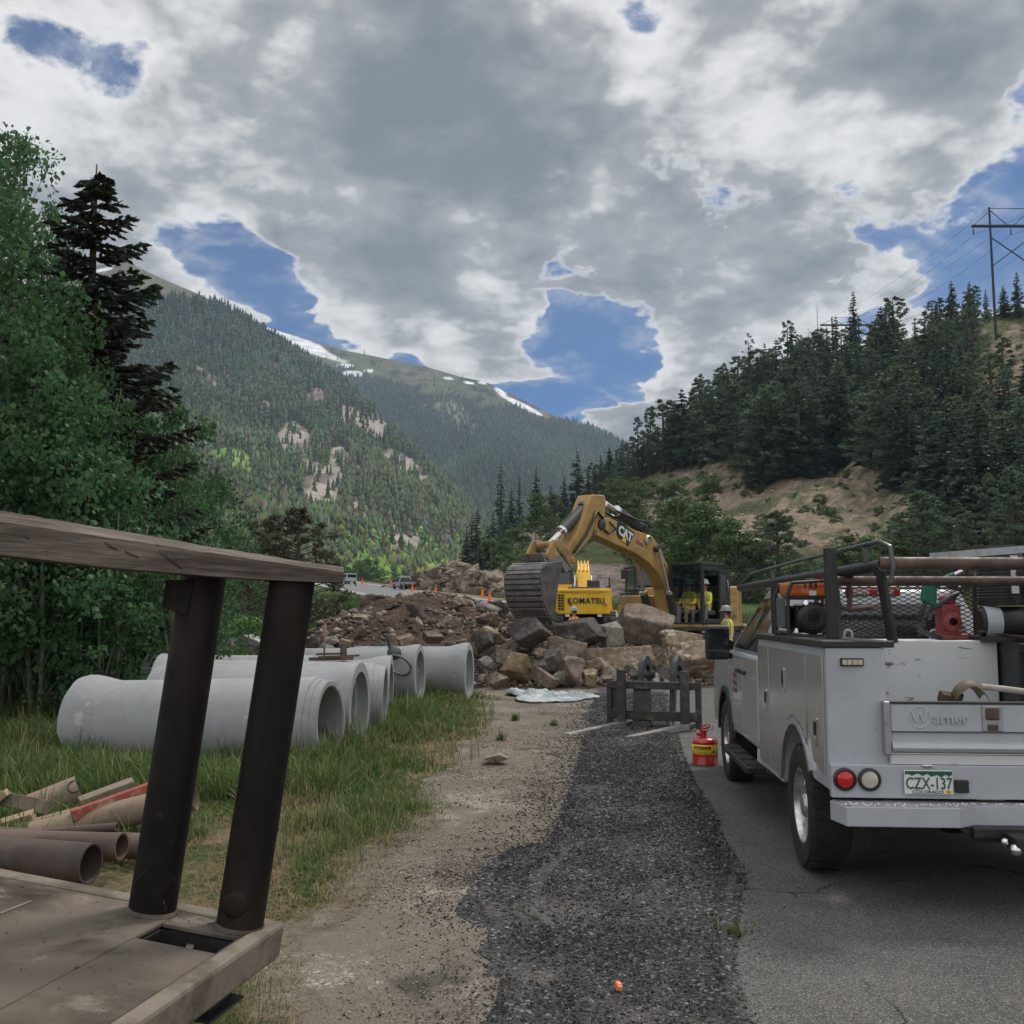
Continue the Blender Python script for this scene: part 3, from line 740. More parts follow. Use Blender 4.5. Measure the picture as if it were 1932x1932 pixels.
def conifer_parts(h, rad, seed, levels=24, per=6, nq=5, droop=.18, start=.08, power=.85, qs=.30, open_=0.0):
    rng = np.random.default_rng(seed); path, rr = taper(rng, h, h * .013 + .04, .01)
    C, A, B = [], [], []
    twigs = MB().tube(path, rr, 7)
    for i in range(levels):
        f = start + (1 - start) * (i + .3 * rng.random()) / levels; z = h * f
        lmax = rad * (1 - f) ** power * (.55 + .45 * min(1, (f - start) / .12 + .5))
        for k in range(per):
            if rng.random() < open_: continue
            a = rng.uniform(0, 6.283); L = lmax * rng.uniform(.6, 1.15) + .12
            d = np.array([math.cos(a), math.sin(a), .25 * f - droop + rng.normal(0, .06)]); d /= np.linalg.norm(d)
            s = np.linspace(.18, 1.0, nq) + rng.normal(0, .04, nq)
            p = np.array([path[0].x, path[0].y, z])[None] + d[None] * (s * L)[:, None]; p[:, 2] += -.12 * L * s ** 2 + .10 * L * (s > .8)
            for rep in range(2):
                ax = unit(d[None] + rng.normal(0, .45, (nq, 3))); bx = unit(np.cross(ax, unit(np.array([0, 0, 1.0])[None] + rng.normal(0, .5, (nq, 3)))))
                size = (L * qs * rng.uniform(.7, 1.25, nq) + .10)[:, None]
                C.append(p + rng.normal(0, .07 * L + .03, (nq, 3))); A.append(ax * size * .72); B.append(bx * size * .46)
    n = 10; z = h * (1 - rng.uniform(0, .05, n)); C.append(np.stack([z * 0, z * 0, z], 1)); A.append(np.tile([[0, 0, .25 * h / 15]], (n, 1))); B.append(rnd_dirs(rng, n) * .07)
    V, F = diamonds(np.concatenate(C), np.concatenate(A), np.concatenate(B))
    return twigs, V, F
def pine_parts(h, rad, seed, clumps=60, per=46, start=.25, crown_pow=.5, cl=.62, leafl=.20):
    rng = np.random.default_rng(seed); path, rr = taper(rng, h, h * .017 + .05, .012); tw = MB().tube(path, rr, 8)
    C, A, B = [], [], []
    for i in range(clumps):
        f = start + (1 - start) * (i + rng.random()) / clumps; a = rng.uniform(0, 6.283)
        prof = math.sin(min(1.0, (1 - f) / (1 - start) * 1.05) * math.pi * .55) ** crown_pow
        r = rad * prof * rng.uniform(.35, 1.1); c = np.array([math.cos(a) * r, math.sin(a) * r, h * f + .1 * r])
        tw.tube([Vector((0, 0, h * f - .18 * r)), Vector(c * [.55, .55, 1]) - Vector((0, 0, .12 * r)), Vector(c)], [.05, .03, .012], 4, False)
        rad_c = cl * rng.uniform(.65, 1.25) * (.55 + .6 * (1 - f)); d = rnd_dirs(rng, per)
        p = c[None] + d * (rng.uniform(.15, 1, per) ** .6)[:, None] * rad_c * np.array([1, 1, .62])
        ax = unit(d + np.array([0, 0, .35]) + rng.normal(0, .3, (per, 3))); bx = unit(np.cross(ax, rnd_dirs(rng, per)))
        s = leafl * rng.uniform(.7, 1.3, per)[:, None]
        C.append(p); A.append(ax * s); B.append(bx * s * .34)
    V, F = diamonds(np.concatenate(C), np.concatenate(A), np.concatenate(B)); return tw, V, F
def leafy_parts(h, rad, seed, clumps=50, per=150, start=.2, leaf=.034, trunk_r=.06, stems=1, wide=1.0, branchy=True, fall=.55, lean=0.0):
    rng = np.random.default_rng(seed); tw = MB(); C, A, B = [], [], []
    paths = []
    for s in range(stems):
        path, rr = taper(rng, h * rng.uniform(.8, 1), trunk_r * rng.uniform(.7, 1.1), .03, lean=lean + (rng.normal(0, .12) if stems > 1 else 0)); off = Vector((rng.normal(0, .25), rng.normal(0, .25), 0)) * (stems > 1)
        path = [p + off for p in path]; tw.tube(path, rr, 8); paths.append(path)
    for i in range(clumps):
        f = start + (1 - start) * (i + rng.random()) / clumps; a = rng.uniform(0, 6.283); path = paths[i % len(paths)]
        prof = (math.sin(min(1, (f - start) / (1 - start) * .9 + .12) * math.pi)) ** fall
        base = path[min(int(f * (len(path) - 1)), len(path) - 1)]
        r = rad * wide * prof * rng.uniform(.15, 1.1) ** .7; c = np.array([base.x + math.cos(a) * r, base.y + math.sin(a) * r, h * f + rng.normal(0, .15)])
        if branchy and i % 3 == 0: tw.tube([base - Vector((0, 0, .35 * r)), (base + Vector(c)) / 2 + Vector((0, 0, .05)), Vector(c)], [.018, .010, .004], 4, False)
        rc = rad * rng.uniform(.20, .40); d = rnd_dirs(rng, per)
        p = c[None] + d * (rng.uniform(.02, 1, per) ** .55)[:, None] * rc * np.array([1, 1, .75])
        ax = rnd_dirs(rng, per); bx = unit(np.cross(ax, rnd_dirs(rng, per))); s = leaf * rng.uniform(.45, 1.5, per)[:, None]
        C.append(p); A.append(ax * s); B.append(bx * s * .8)
    V, F = diamonds(np.concatenate(C), np.concatenate(A), np.concatenate(B)); return tw, V, F

def make_tree(name, label, cat, parts, bark, leaf, loc, group=None, scale=1.0, rz=0.0):
    t = thing(name, label, cat, loc, rz, group); t.scale = (scale,) * 3
    tw, V, F = parts
    tw.build('trunk', bark, t, smooth=9); mesh_obj('crown', V, F, leaf, t)
    return t
PROTO = {}
def tree(kind, name, label, cat, loc, scale=1.0, rz=None, group=None, sx=1.0, tilt=0.0):
    """first call of a kind builds it, the next ones copy it with its parts"""
    rz = random.uniform(0, 6.28) if rz is None else rz
    if kind not in PROTO:
        parts, bark, leaf = KINDS[kind]()
        PROTO[kind] = t = make_tree(name, label, cat, parts, bark, leaf, (0, 0, 0))
    else:
        t = copy_tree(PROTO[kind]); t.name = name
        for k in ('group',):
            if k in t: del t[k]
    tag(t, label, cat, group); t.location = loc; t.rotation_euler = (tilt, 0, rz); t.scale = (scale * sx, scale * sx, scale)
    return t
KINDS = {
    'spruce0': lambda: (conifer_parts(15, 2.6, 101), M_BARK, M_SPRUCE),
    'spruce1': lambda: (conifer_parts(15, 2.2, 102, 26, 6), M_BARK, M_SPRUCE),
    'spruce2': lambda: (conifer_parts(15, 3.0, 103, 22, 7, start=.12), M_BARK, M_SPRUCE),
    'spruce3': lambda: (conifer_parts(15, 1.7, 104, 24, 5), M_BARK, M_SPRUCE),
    'pine0': lambda: (pine_parts(14, 3.0, 111, 66, start=.14), M_BARK, M_PINE),
    'pine1': lambda: (pine_parts(14, 2.5, 112, 60, start=.16), M_BARK, M_PINE),
    'pine2': lambda: (pine_parts(14, 3.4, 113, 76, start=.12), M_BARK, M_PINE),
    'thin_pine': lambda: (pine_parts(15, 1.9, 114, 22, 30, start=.5, cl=.45), M_BARK, M_PINE_BROWN),
    'near_pine': lambda: (pine_parts(7.2, 2.5, 115, 110, 75, start=.06, cl=.48, leafl=.115, crown_pow=.6), M_BARK, M_PINE),
    'brown_pine': lambda: (pine_parts(5.0, 2.0, 116, 80, 60, start=.05, cl=.42, leafl=.11, crown_pow=.5), M_BARK, M_PINE_BROWN),
    'aspen_far0': lambda: (leafy_parts(8, 1.9, 121, 46, 80, .18, .10, .07, 2), M_ASPBARK, M_WILLOW),
    'aspen_far1': lambda: (leafy_parts(7, 2.2, 122, 50, 80, .10, .10, .06, 3), M_ASPBARK, M_WILLOW),
    'willow': lambda: (leafy_parts(3.2, 1.8, 123, 40, 80, .05, .085, .04, 4, fall=.35), M_ASPBARK, M_WILLOW),
    'lime': lambda: (leafy_parts(1.6, 1.2, 124, 26, 90, .02, .05, .03, 4, fall=.3), M_ASPBARK, M_LIME),
    'aspen0': lambda: (leafy_parts(11.5, 1.9, 131, 70, 105, .22, .055, .075, 1, fall=.5), M_ASPBARK, M_ASPEN),
    'aspen1': lambda: (leafy_parts(9.0, 1.9, 132, 74, 105, .18, .055, .06, 1, fall=.45), M_ASPBARK, M_ASPEN),
    'aspen2': lambda: (leafy_parts(6.0, 1.7, 133, 66, 105, .16, .052, .045, 2, fall=.4), M_ASPBARK, M_ASPEN),
    'sapling': lambda: (leafy_parts(3.2, 1.1, 134, 30, 75, .12, .036, .022, 3, fall=.35), M_ASPBARK, M_ASPEN),
}
random.seed(11)
# ---- trees on the right-hand slope
def hill_t(px, py):
    u, e = elev(px, py); e1 = np.interp(u, HILL.ru, HILL.re); e0 = np.interp(u, HILL.tu, HILL.te)
    return u, float(np.clip((e - e0) / (e1 - e0), 0, 1.1) ** (1 / HILL.conv))
def on_hill(px, py):
    u, t = hill_t(px, py); p = HILL.pt(np.array(u), np.array(t)); return Vector([float(c) for c in p]) - Vector((0, 0, .4))
def hill_tree(kind, name, label, cat, px, py, top, base_h, group=None, sx=1.0, **k):
    b = on_hill(px, py); h = (py - top) / 1932 * b.y
    return tree(kind, name, label, cat, b, h / base_h, group=group, sx=sx * min(1.6, max(.75, (15 / max(h, 5)) ** .4)), **k)
SKY_TREES = [  # px, base, top, kind, label
    (1613, 665, 538, 'spruce0', 'spruce_tree', 'tall full conifer rising highest on the skyline just right of the distant power pole'),
    (1415, 775, 622, 'thin_pine', 'pine_tree', 'thin see-through dead-topped pine on the skyline left of the broad round-topped pine'),
    (1488, 735, 597, 'pine0', 'pine_tree', 'broad round-topped pine on the skyline left of the bare snag'),
    (1798, 615, 522, 'spruce2', 'spruce_tree', 'left tree of the conifer pair on the skyline left of the tall power pole'),
    (1832, 610, 524, 'spruce2', 'spruce_tree', 'right tree of the conifer pair on the skyline left of the tall power pole'),
    (1768, 625, 565, 'spruce1', 'spruce_tree', 'small dark conifer on the skyline leaning against the white cloud edge'),
    (1727, 650, 594, 'spruce3', 'spruce_tree', 'little slim conifer standing before the small white skyline cloud'),
    (1922, 600, 505, 'spruce0', 'spruce_tree', 'conifer on the skyline right of the tall power pole foot'),
    (1895, 600, 532, 'spruce2', 'spruce_tree', 'bushy conifer directly right of the tall power pole'),
    (1862, 605, 540, 'spruce3', 'spruce_tree', 'small conifer directly left of the tall power pole'),
    (1228, 885, 760, 'pine1', 'pine_tree', 'dark pine at the low left end of the skyline, taller of two'),
    (1204, 895, 780, 'pine1', 'pine_tree', 'dark pine at the low left end of the skyline, shorter of two'),
    (1090, 975, 843, 'spruce2', 'spruce_tree', 'wide dark spruce above the excavator boom elbow'),
    (945, 1030, 868, 'spruce3', 'spruce_tree', 'slender pointed spruce, left end of the trees behind the bucket'),
    (1012, 1000, 876, 'spruce1', 'spruce_tree', 'pointed spruce between the slender spruce and the boom elbow'),
    (980, 1010, 893, 'spruce3', 'spruce_tree', 'small spruce right behind the slender pointed spruce'),
    (1325, 822, 700, 'pine2', 'pine_tree', 'layered pine on the skyline where the cloud meets the slope'),
    (1366, 800, 680, 'pine1', 'pine_tree', 'narrow layered pine on the skyline beside the thin dead-topped pine'),
    (1445, 770, 640, 'spruce0', 'spruce_tree', 'dark conifer tucked between the thin pine and the round-topped pine'),
    (1270, 860, 760, 'spruce1', 'spruce_tree', 'dark conifer on the low skyline right of the two dark pines'),
    (1562, 690, 612, 'spruce1', 'spruce_tree', 'conifer on the skyline between the bare snag and the distant power pole'),
    (1660, 660, 600, 'spruce3', 'spruce_tree', 'small conifer on the skyline right of the highest conifer'),
    (1510, 730, 625, 'pine1', 'pine_tree', 'ragged pine on the skyline touching the round-topped pine on its right'),
]
for px, b, tp, kd, nm, lb in SKY_TREES:
    hill_tree(kd, nm, lb, 'tree', px, b, tp, 14 if 'pine' in kd and kd != 'thin_pine' else 15)
NEAR_TREES = [
    (1470, 1140, 955, 'near_pine', 7.2, 'pine_tree', 'round bushy pine standing clear in front of the bare cut slope'),
    (1840, 1060, 848, 'spruce0', 15, 'spruce_tree', 'dense spruce above the truck rack among the pines'),
    (1690, 930, 745, 'pine1', 14, 'pine_tree', 'pine with a bare lower trunk standing at the top of the tan cut slope'),
    (1745, 1100, 930, 'near_pine', 7.2, 'pine_tree', 'bushy pine behind the truck mesh guard'),
    (1915, 1110, 880, 'pine2', 14, 'pine_tree', 'large dark pine at the right margin above the truck engine'),
    (560, 0, 0, None, 0, '', ''),
]
for px, b, tp, kd, bh, nm, lb in NEAR_TREES:
    if kd: hill_tree(kd, nm, lb, 'tree', px, b, tp, bh)
low = [(1130, 945), (1200, 910), (1300, 882), (1400, 898), (1460, 945), (1550, 905), (1620, 895), (1700, 935), (1800, 985), (1870, 1030), (1960, 1050)]
BELT_L = 'one of the dark conifers packed in the shaded belt on the right-hand slope'
belt = []
rngb = np.random.default_rng(77)
tries = 0
while len(belt) < 275 and tries < 20000:
    tries += 1
    px = rngb.uniform(1120, 1975); lo = np.interp(px, *zip(*low)); hi = float(np.interp(px, [1120, 1190, 1300, 1400, 1500, 1640, 1780, 1932], [935, 895, 832, 768, 710, 660, 622, 600]))
    py = lo + (hi - lo) * rngb.random() ** 1.25
    if (px > 1850 and 632 < py < 800 and px < 1960) or ell(px, py, 1905, 665, 60, 60) < 1 or ell(px, py, 1600, 640, 60, 30) < 1: continue
    if any(abs(px - q[0]) < 10 and abs(py - q[1]) < 8 for q in belt): continue
    belt.append((px, py))
belt += [(float(rngb.uniform(1985, 2700)), 0) for _ in range(46)]
belt = [(a, b if b else float(rngb.uniform(np.interp(a, [1932, 2100, 2600, 3300], [600, 560, 480, 410]), 1060))) for a, b in belt]
belt.sort(key=lambda q: q[1])
for i, (px, py) in enumerate(belt):
    kd = ['spruce0', 'spruce1', 'spruce2', 'pine0', 'pine1', 'pine2', 'spruce3'][int(rngb.integers(0, 7))]
    b = on_hill(px, py); h = rngb.uniform(12.5, 20) * (1 if px < 1700 else .85)
    near_ridge = py < np.interp(px, [1120, 1190, 1300, 1400, 1500, 1640, 1780, 1932], [935, 895, 832, 768, 710, 660, 622, 600]) + 22
    if near_ridge: h *= .58
    tree(kd, 'pine_tree' if 'pine' in kd else 'spruce_tree', BELT_L, 'tree', b, h / (14 if 'pine' in kd else 15), group='conifers in the belt on the right-hand slope', sx=1.5)
LEFT_L = 'one of the dark conifers crowding the foot of the slope behind the raised bucket'
for px, py, tp, kd in [(880, 1060, 985, 'spruce1'), (900, 1075, 950, 'spruce0'), (920, 1090, 985, 'spruce2'), (872, 1050, 1000, 'spruce0'), (890, 1050, 960, 'spruce3'), (1040, 995, 905, 'spruce0'), (1065, 985, 890, 'spruce1'), (1120, 960, 868, 'pine0'), (1150, 945, 835, 'spruce2'), (1175, 925, 820, 'spruce0'), (1160, 960, 870, 'pine2'), (965, 1030, 920, 'spruce1'), (1110, 975, 880, 'spruce1'), (845, 1058, 1015, 'spruce1'), (1185, 930, 830, 'pine0'), (1135, 960, 880, 'spruce0'), (955, 1060, 960, 'spruce0'), (930, 1050, 960, 'spruce1'), (905, 1100, 1010, 'spruce0')]:
    hill_tree(kd, 'pine_tree' if 'pine' in kd else 'spruce_tree', LEFT_L, 'tree', px, py, tp, 14 if 'pine' in kd else 15, group='conifers at the foot of the slope behind the bucket')
RIGHT_L = 'one of the dark conifers on the lower slope behind the truck rack'
for px, py, tp, kd in [(1720, 1020, 900, 'pine2'), (1770, 1060, 925, 'near_pine'), (1800, 1090, 930, 'pine0'), (1870, 1090, 900, 'pine1'), (1700, 1060, 960, 'near_pine'), (1900, 1050, 860, 'spruce1'), (1935, 1100, 930, 'near_pine'), (1790, 1030, 880, 'spruce2'), (1960, 1060, 850, 'pine0'), (1825, 1110, 960, 'pine1'), (1880, 1000, 830, 'pine2'), (1850, 960, 800, 'spruce0')]:
    hill_tree(kd, 'spruce_tree' if 'spruce' in kd else 'pine_tree', RIGHT_L, 'tree', px, py, tp, 7.2 if kd == 'near_pine' else (14 if 'pine' in kd else 15), group='conifers on the lower slope behind the truck rack')
ASP_L = 'one of the pale green aspens and willows along the foot of the cut slope'
for px, py, tp, kd in [(1010, 1060, 935, 'aspen_far0'), (1040, 1030, 930, 'aspen_far0'), (930, 1090, 1010, 'aspen_far1'), (1230, 1110, 985, 'aspen_far1'), (1260, 1120, 960, 'aspen_far0'), (1290, 1130, 935, 'aspen_far1'), (1320, 1135, 945, 'aspen_far0'), (1345, 1135, 960, 'aspen_far1'), (1375, 1140, 975, 'aspen_far0'), (1400, 1140, 1010, 'aspen_far1'), (1280, 1060, 940, 'aspen_far1'), (1330, 1060, 930, 'aspen_far0'),
                       (1600, 1110, 1010, 'aspen_far1'), (1640, 1110, 1005, 'aspen_far0'), (1570, 1120, 1030, 'aspen_far1'), (1680, 1110, 1020, 'aspen_far1'), (1540, 1125, 1060, 'willow'), (1210, 1060, 990, 'aspen_far1'), (1190, 1010, 935, 'aspen_far1'), (1175, 980, 915, 'willow'), (1000, 1100, 1040, 'willow'), (1060, 1110, 1065, 'willow'), (1420, 1120, 1045, 'aspen_far1'), (970, 1080, 1000, 'aspen_far1'), (1090, 1050, 985, 'aspen_far1'), (1240, 1030, 950, 'aspen_far0'), (1360, 1090, 990, 'aspen_far0'), (1310, 1110, 990, 'aspen_far1'), (1220, 945, 905, 'willow'), (1285, 935, 900, 'willow'), (1350, 930, 895, 'willow')]:
    hill_tree(kd, 'willow_bush' if kd == 'willow' else 'aspen_tree', ASP_L, 'tree', px, py, tp, {'aspen_far0': 8, 'aspen_far1': 7, 'willow': 3.2}[kd], group='pale green broadleaf trees along the foot of the cut slope', sx=1.15)
SHR_L = 'one of the low green shrubs dotted over the bare upper slope'
for i in range(96):
    px, py = (rngb.uniform(1640, 1960), rngb.uniform(600, 760)) if i < 34 else (rngb.uniform(1230, 1700), rngb.uniform(900, 1010))
    if i < 34 and ell(px, py, 1905, 665, 80, 75) > 1: continue
    b = on_hill(px, py); tree('willow', 'willow_bush', SHR_L, 'shrub', b, rngb.uniform(.2, .62), group='shrubs dotted over the bare slope', sx=1.3)
# bare snags
def snag(name, label, loc, h, seed):
    rng = np.random.default_rng(seed); path, rr = taper(rng, h, .16, .01); t = thing(name, label, 'dead tree', loc)
    MB().tube(path, rr, 7).build('trunk', M_SNAG, t, smooth=9); b = MB()
    for i in range(34):
        f = rng.uniform(.25, .97); a = rng.uniform(0, 6.28); L = h * .11 * (1.15 - f) * rng.uniform(.5, 1.2) + .2
        p = Vector((0, 0, h * f)); b.tube([p, p + Vector((math.cos(a) * L, math.sin(a) * L, L * .35))], [.035, .012], 4, False)
    b.build('branches', M_SNAG, t, smooth=9)
snag('dead_tree', 'tall bare grey snag spiking above the skyline trees', on_hill(1545, 700), 140 / 1932 * on_hill(1545, 700).y, 1)
snag('dead_tree', 'short bare snag left of the tall bare grey snag', on_hill(1528, 705), 95 / 1932 * on_hill(1528, 705).y, 2)

# ---- left grove
GROVE = [  # px of the base, distance, kind, scale, label, crown width
    (4, 21, 'aspen0', 1.02, 'aspen whose leafy top is the highest at the left margin', .72),
    (-70, 19, 'aspen0', .98, 'aspen standing half outside the left margin', .8),
    (72, 22.5, 'aspen0', .96, 'aspen with a loose open top left of the brown spruce', .55),
    (30, 17, 'aspen1', .90, 'aspen with a full crown in front of the highest one', .75),
    (135, 20.5, 'aspen1', .80, 'aspen with a full crown behind the brown spruce trunk', .62),
    (-110, 15.5, 'aspen1', .95, 'nearest aspen beyond the left margin', 1),
    (205, 20.5, 'aspen1', .66, 'aspen right of the brown spruce below its longest limbs', .62),
    (95, 16, 'aspen2', .98, 'medium aspen behind the left half of the beam', .9),
    (122, 16.3, 'aspen2', 1.08, 'slim aspen standing in front of the brown spruce lower trunk', .55),
    (245, 19, 'aspen2', .92, 'medium aspen with a rounded crown above the beam middle', .8),
    (300, 20, 'aspen2', .80, 'low aspen above the beam where the first post meets it', .85),
    (345, 22, 'aspen2', .64, 'lowest aspen at the right end of the grove above the beam', 1),
    (170, 15.8, 'aspen2', .80, 'medium aspen with its pale stems seen under the beam', .9),
    (60, 25.5, 'aspen1', 1.0, 'aspen at the back of the grove behind the highest one', .9),
    (190, 25, 'aspen1', .82, 'aspen at the back of the grove right behind the brown spruce', .8),
    (270, 24.5, 'aspen2', 1.1, 'aspen at the back of the grove above the beam middle', .9),
    (-20, 24, 'aspen1', 1.05, 'aspen at the back of the grove at the left margin', 1),
    (330, 25, 'aspen2', .85, 'low aspen at the back right end of the grove', 1),
    (60, 14.8, 'aspen2', .95, 'medium aspen closest to the nearest concrete pipe', .8),
    (15, 14.5, 'aspen2', .9, 'medium aspen at the left margin seen under the beam', .9),
]
for i, (px, Y, kd, sc, lb, sx) in enumerate(GROVE):
    x = (px - 966) / 1932 * Y
    tree(kd, 'aspen_tree', lb, 'tree', (x, Y, ground_z(x, Y)), sc, rz=i * 1.7, tilt=R(random.uniform(-2, 2)), sx=sx)
SAP = 'one of the leafy saplings growing under the aspens behind the concrete pipes'
for i, (px, Y, sc) in enumerate([(235, 15.5, 1.0), (285, 16.5, .95), (190, 17.5, .9), (330, 19, .9), (140, 15, .8), (90, 18.5, 1.0), (260, 18.5, 1.1), (380, 23, .8), (60, 20, 1.0), (310, 15.2, .8), (215, 15.0, .7), (20, 17, .9), (350, 17.5, .85), (160, 20.5, 1.1), (120, 21.5, 1.1), (300, 22, 1.1), (240, 22.5, 1.1)]):
    x = (px - 966) / 1932 * Y; tree('sapling', 'aspen_sapling', SAP, 'sapling', (x, Y, ground_z(x, Y)), sc, group='saplings under the aspens')
POLE_L = 'one of the thin bare pale aspen stems standing under the grove canopy'
for i, (px, Y, h, ln) in enumerate([(95, 17, 5.5, .20), (112, 17.3, 4.8, .17), (10, 16, 5.0, .13), (38, 18, 5.5, .15), (60, 17, 5.2, .10), (150, 19, 6, .05), (225, 18.5, 4.0, .1), (280, 18, 3.8, .04)]):
    rng = np.random.default_rng(300 + i); path, rr = taper(rng, h, .055, .012, lean=ln); x = (px - 966) / 1932 * Y
    t = MB().tube(path, rr, 7)
    for k in range(6):
        p = path[3 + k % 5]; a = rng.uniform(0, 6.28); t.tube([p, p + Vector((math.cos(a) * .7, math.sin(a) * .7, .5))], [.014, .005], 4, False)
    o = thing('young_aspen', POLE_L, 'tree', (x, Y, ground_z(x, Y)), 0, 'bare aspen stems under the grove'); t.build('trunk', M_ASPBARK, o, smooth=9)

def brown_spruce():
    h, rng = 9.85, np.random.default_rng(9); Y = 17.9; x = (150 - 966) / 1932 * Y
    t = thing('spruce_tree', 'dark sparse spruce with brownish drooping limbs rising out of the left aspens', 'tree', (x, Y, 0))
    path, rr = taper(rng, h, .2, .006); tw = MB().tube(path, rr, 9); C, A, B = [], [], []
    for i in range(42):
        f = .16 + .83 * (i + .5 * rng.random()) / 42; L0 = 2.35 * (1 - f) ** .72 + .14
        for k in range(6):
            a = rng.uniform(0, 6.283) if k else rng.normal(0, .5); L = L0 * rng.uniform(.45, 1.15) * (1.12 if k == 0 else 1)
            d = Vector((math.cos(a), math.sin(a), -.22 + .25 * f + rng.normal(0, .07))).normalized(); p0 = Vector((0, 0, h * f))
            pts = [p0 + d * (L * s) + Vector((0, 0, -.22 * L * s * (1 - s) * 2 + .10 * L * s * s)) for s in (0, .35, .7, 1)]
            tw.tube(pts, [.03, .022, .014, .006], 4, False)
            for s in np.arange(.22, 1.01, .16 / max(L, .3)):
                q = p0 + d * (L * s) + Vector((0, 0, -.44 * L * s * (1 - s) + .10 * L * s * s)); side = Vector((-d.y, d.x, 0))
                for sg in (-1, 1, 0):
                    tl = (.34 * (1.15 - s) * min(L, 1.6) + .10) * rng.uniform(.6, 1.2); td = (d * .7 + side * sg * rng.uniform(.5, 1.0) + Vector((0, 0, rng.normal(-.12, .16)))).normalized()
                    for m in np.arange(0, 1.01, .22):
                        c = q + td * (tl * m); ax = np.array(td) * .075; 
                        for rep in range(2):
                            n = rng.normal(size=3); n -= n.dot(np.array(td)) * np.array(td); n /= np.linalg.norm(n)
                            C.append(np.array(c)); A.append(ax * 1.1); B.append(n * .040)
    tw.build('trunk', M_BARK, t, smooth=9); V, F = diamonds(np.array(C), np.array(A), np.array(B)); mesh_obj('crown', V, F, M_SPRUCE_DRY, t)
brown_spruce()
def floor_tree(kd, name, label, px, py, Y, top, bh, cat='tree', sx=1.0):
    x = (px - 966) / 1932 * Y; z = float(zr(Y)) - .1; zt = at(px, top, Y).z
    return tree(kd, name, label, cat, (x, Y, z), (zt - z) / bh, sx=sx)
floor_tree('brown_pine', 'pine_tree', 'rounded brownish pine on the valley floor just above the beam end', 562, 0, 62, 962, 5.0, sx=1.0)
floor_tree('brown_pine', 'pine_tree', 'smaller brownish pine left of the rounded brownish pine', 508, 0, 64, 975, 5.0, sx=.9)
floor_tree('aspen_far1', 'aspen_tree', 'olive broadleaf tree between the grove and the brownish pines', 455, 0, 48, 1000, 7, sx=.9)
floor_tree('near_pine', 'pine_tree', 'dark pine seen between the two dark posts', 470, 0, 44, 1035, 7.2, sx=.8)
floor_tree('near_pine', 'pine_tree', 'dark pine half hidden by the second post', 420, 0, 40, 1040, 7.2, sx=.8)
floor_tree('lime', 'shrub', 'bright green shrub seen between the two dark posts', 478, 0, 37, 1165, 1.6, 'shrub')
floor_tree('lime', 'shrub', 'bright green shrub right against the first dark post', 432, 0, 36, 1175, 1.6, 'shrub')
floor_tree('lime', 'shrub', 'bright green shrub farther off behind the grey boulder', 455, 0, 45, 1150, 1.6, 'shrub')
far_sh = 'one of the lime green bushes along the far road bend'
for px, Y, tp in [(660, 235, 1072), (680, 250, 1066), (700, 235, 1074), (720, 230, 1078), (640, 270, 1070), (745, 225, 1085), (615, 280, 1068), (690, 280, 1058)]:
    o = floor_tree('willow', 'willow_bush', far_sh, px, 0, Y, tp, 3.2, 'shrub', sx=1.3); o['group'] = 'lime bushes along the far road bend'

# ---- grass, weeds, loose stones (nobody could count them)
def blades(name, X, Y, Z, Hh, W, tint, seed, bend=.45, label=None):
    rng = np.random.default_rng(seed); n = len(X); a = rng.uniform(0, 6.283, n); d = np.stack([np.cos(a), np.sin(a)], -1); b2 = np.stack([-d[:, 1], d[:, 0]], -1)
    bd = np.abs(rng.normal(bend, .35, n)) * Hh
    V = []
    for s, wk in ((0, 1.0), (.4, .85), (.75, .55), (1.0, .06)):
        ox = d * (bd * s ** 2)[:, None]; z = Z + Hh * s * (1 - .25 * s * np.minimum(bd / np.maximum(Hh, 1e-4), 1.5))
        for sg in (-1, 1):
            V.append(np.stack([X + ox[:, 0] + b2[:, 0] * W * wk * sg, Y + ox[:, 1] + b2[:, 1] * W * wk * sg, z], -1))
    V = np.stack(V, 1).reshape(-1, 3)
    f = np.array([(0, 1, 3, 2), (2, 3, 5, 4), (4, 5, 7, 6)]); F = (f[None] + (np.arange(n) * 8)[:, None, None]).reshape(-1, 4)
    o = mesh_obj(name, V, F, M_BLADE); vcol(o, 'cover', np.repeat(tint, 8, 0)); return tag(o, label, None, None, 'stuff')
def blade_mat():
    t = MT('grass_blades'); c = t.attr('cover'); t.set(c, .6, 0, .2)
    tr = t.N.new('ShaderNodeBsdfTranslucent'); t.L.new(c, tr.inputs['Color']); ms = t.N.new('ShaderNodeMixShader'); ms.inputs[0].default_value = .3
    t.L.new(t.b.outputs[0], ms.inputs[1]); t.L.new(tr.outputs[0], ms.inputs[2]); t.L.new(ms.outputs[0], t.out.inputs['Surface']); return t.m
M_BLADE = blade_mat()
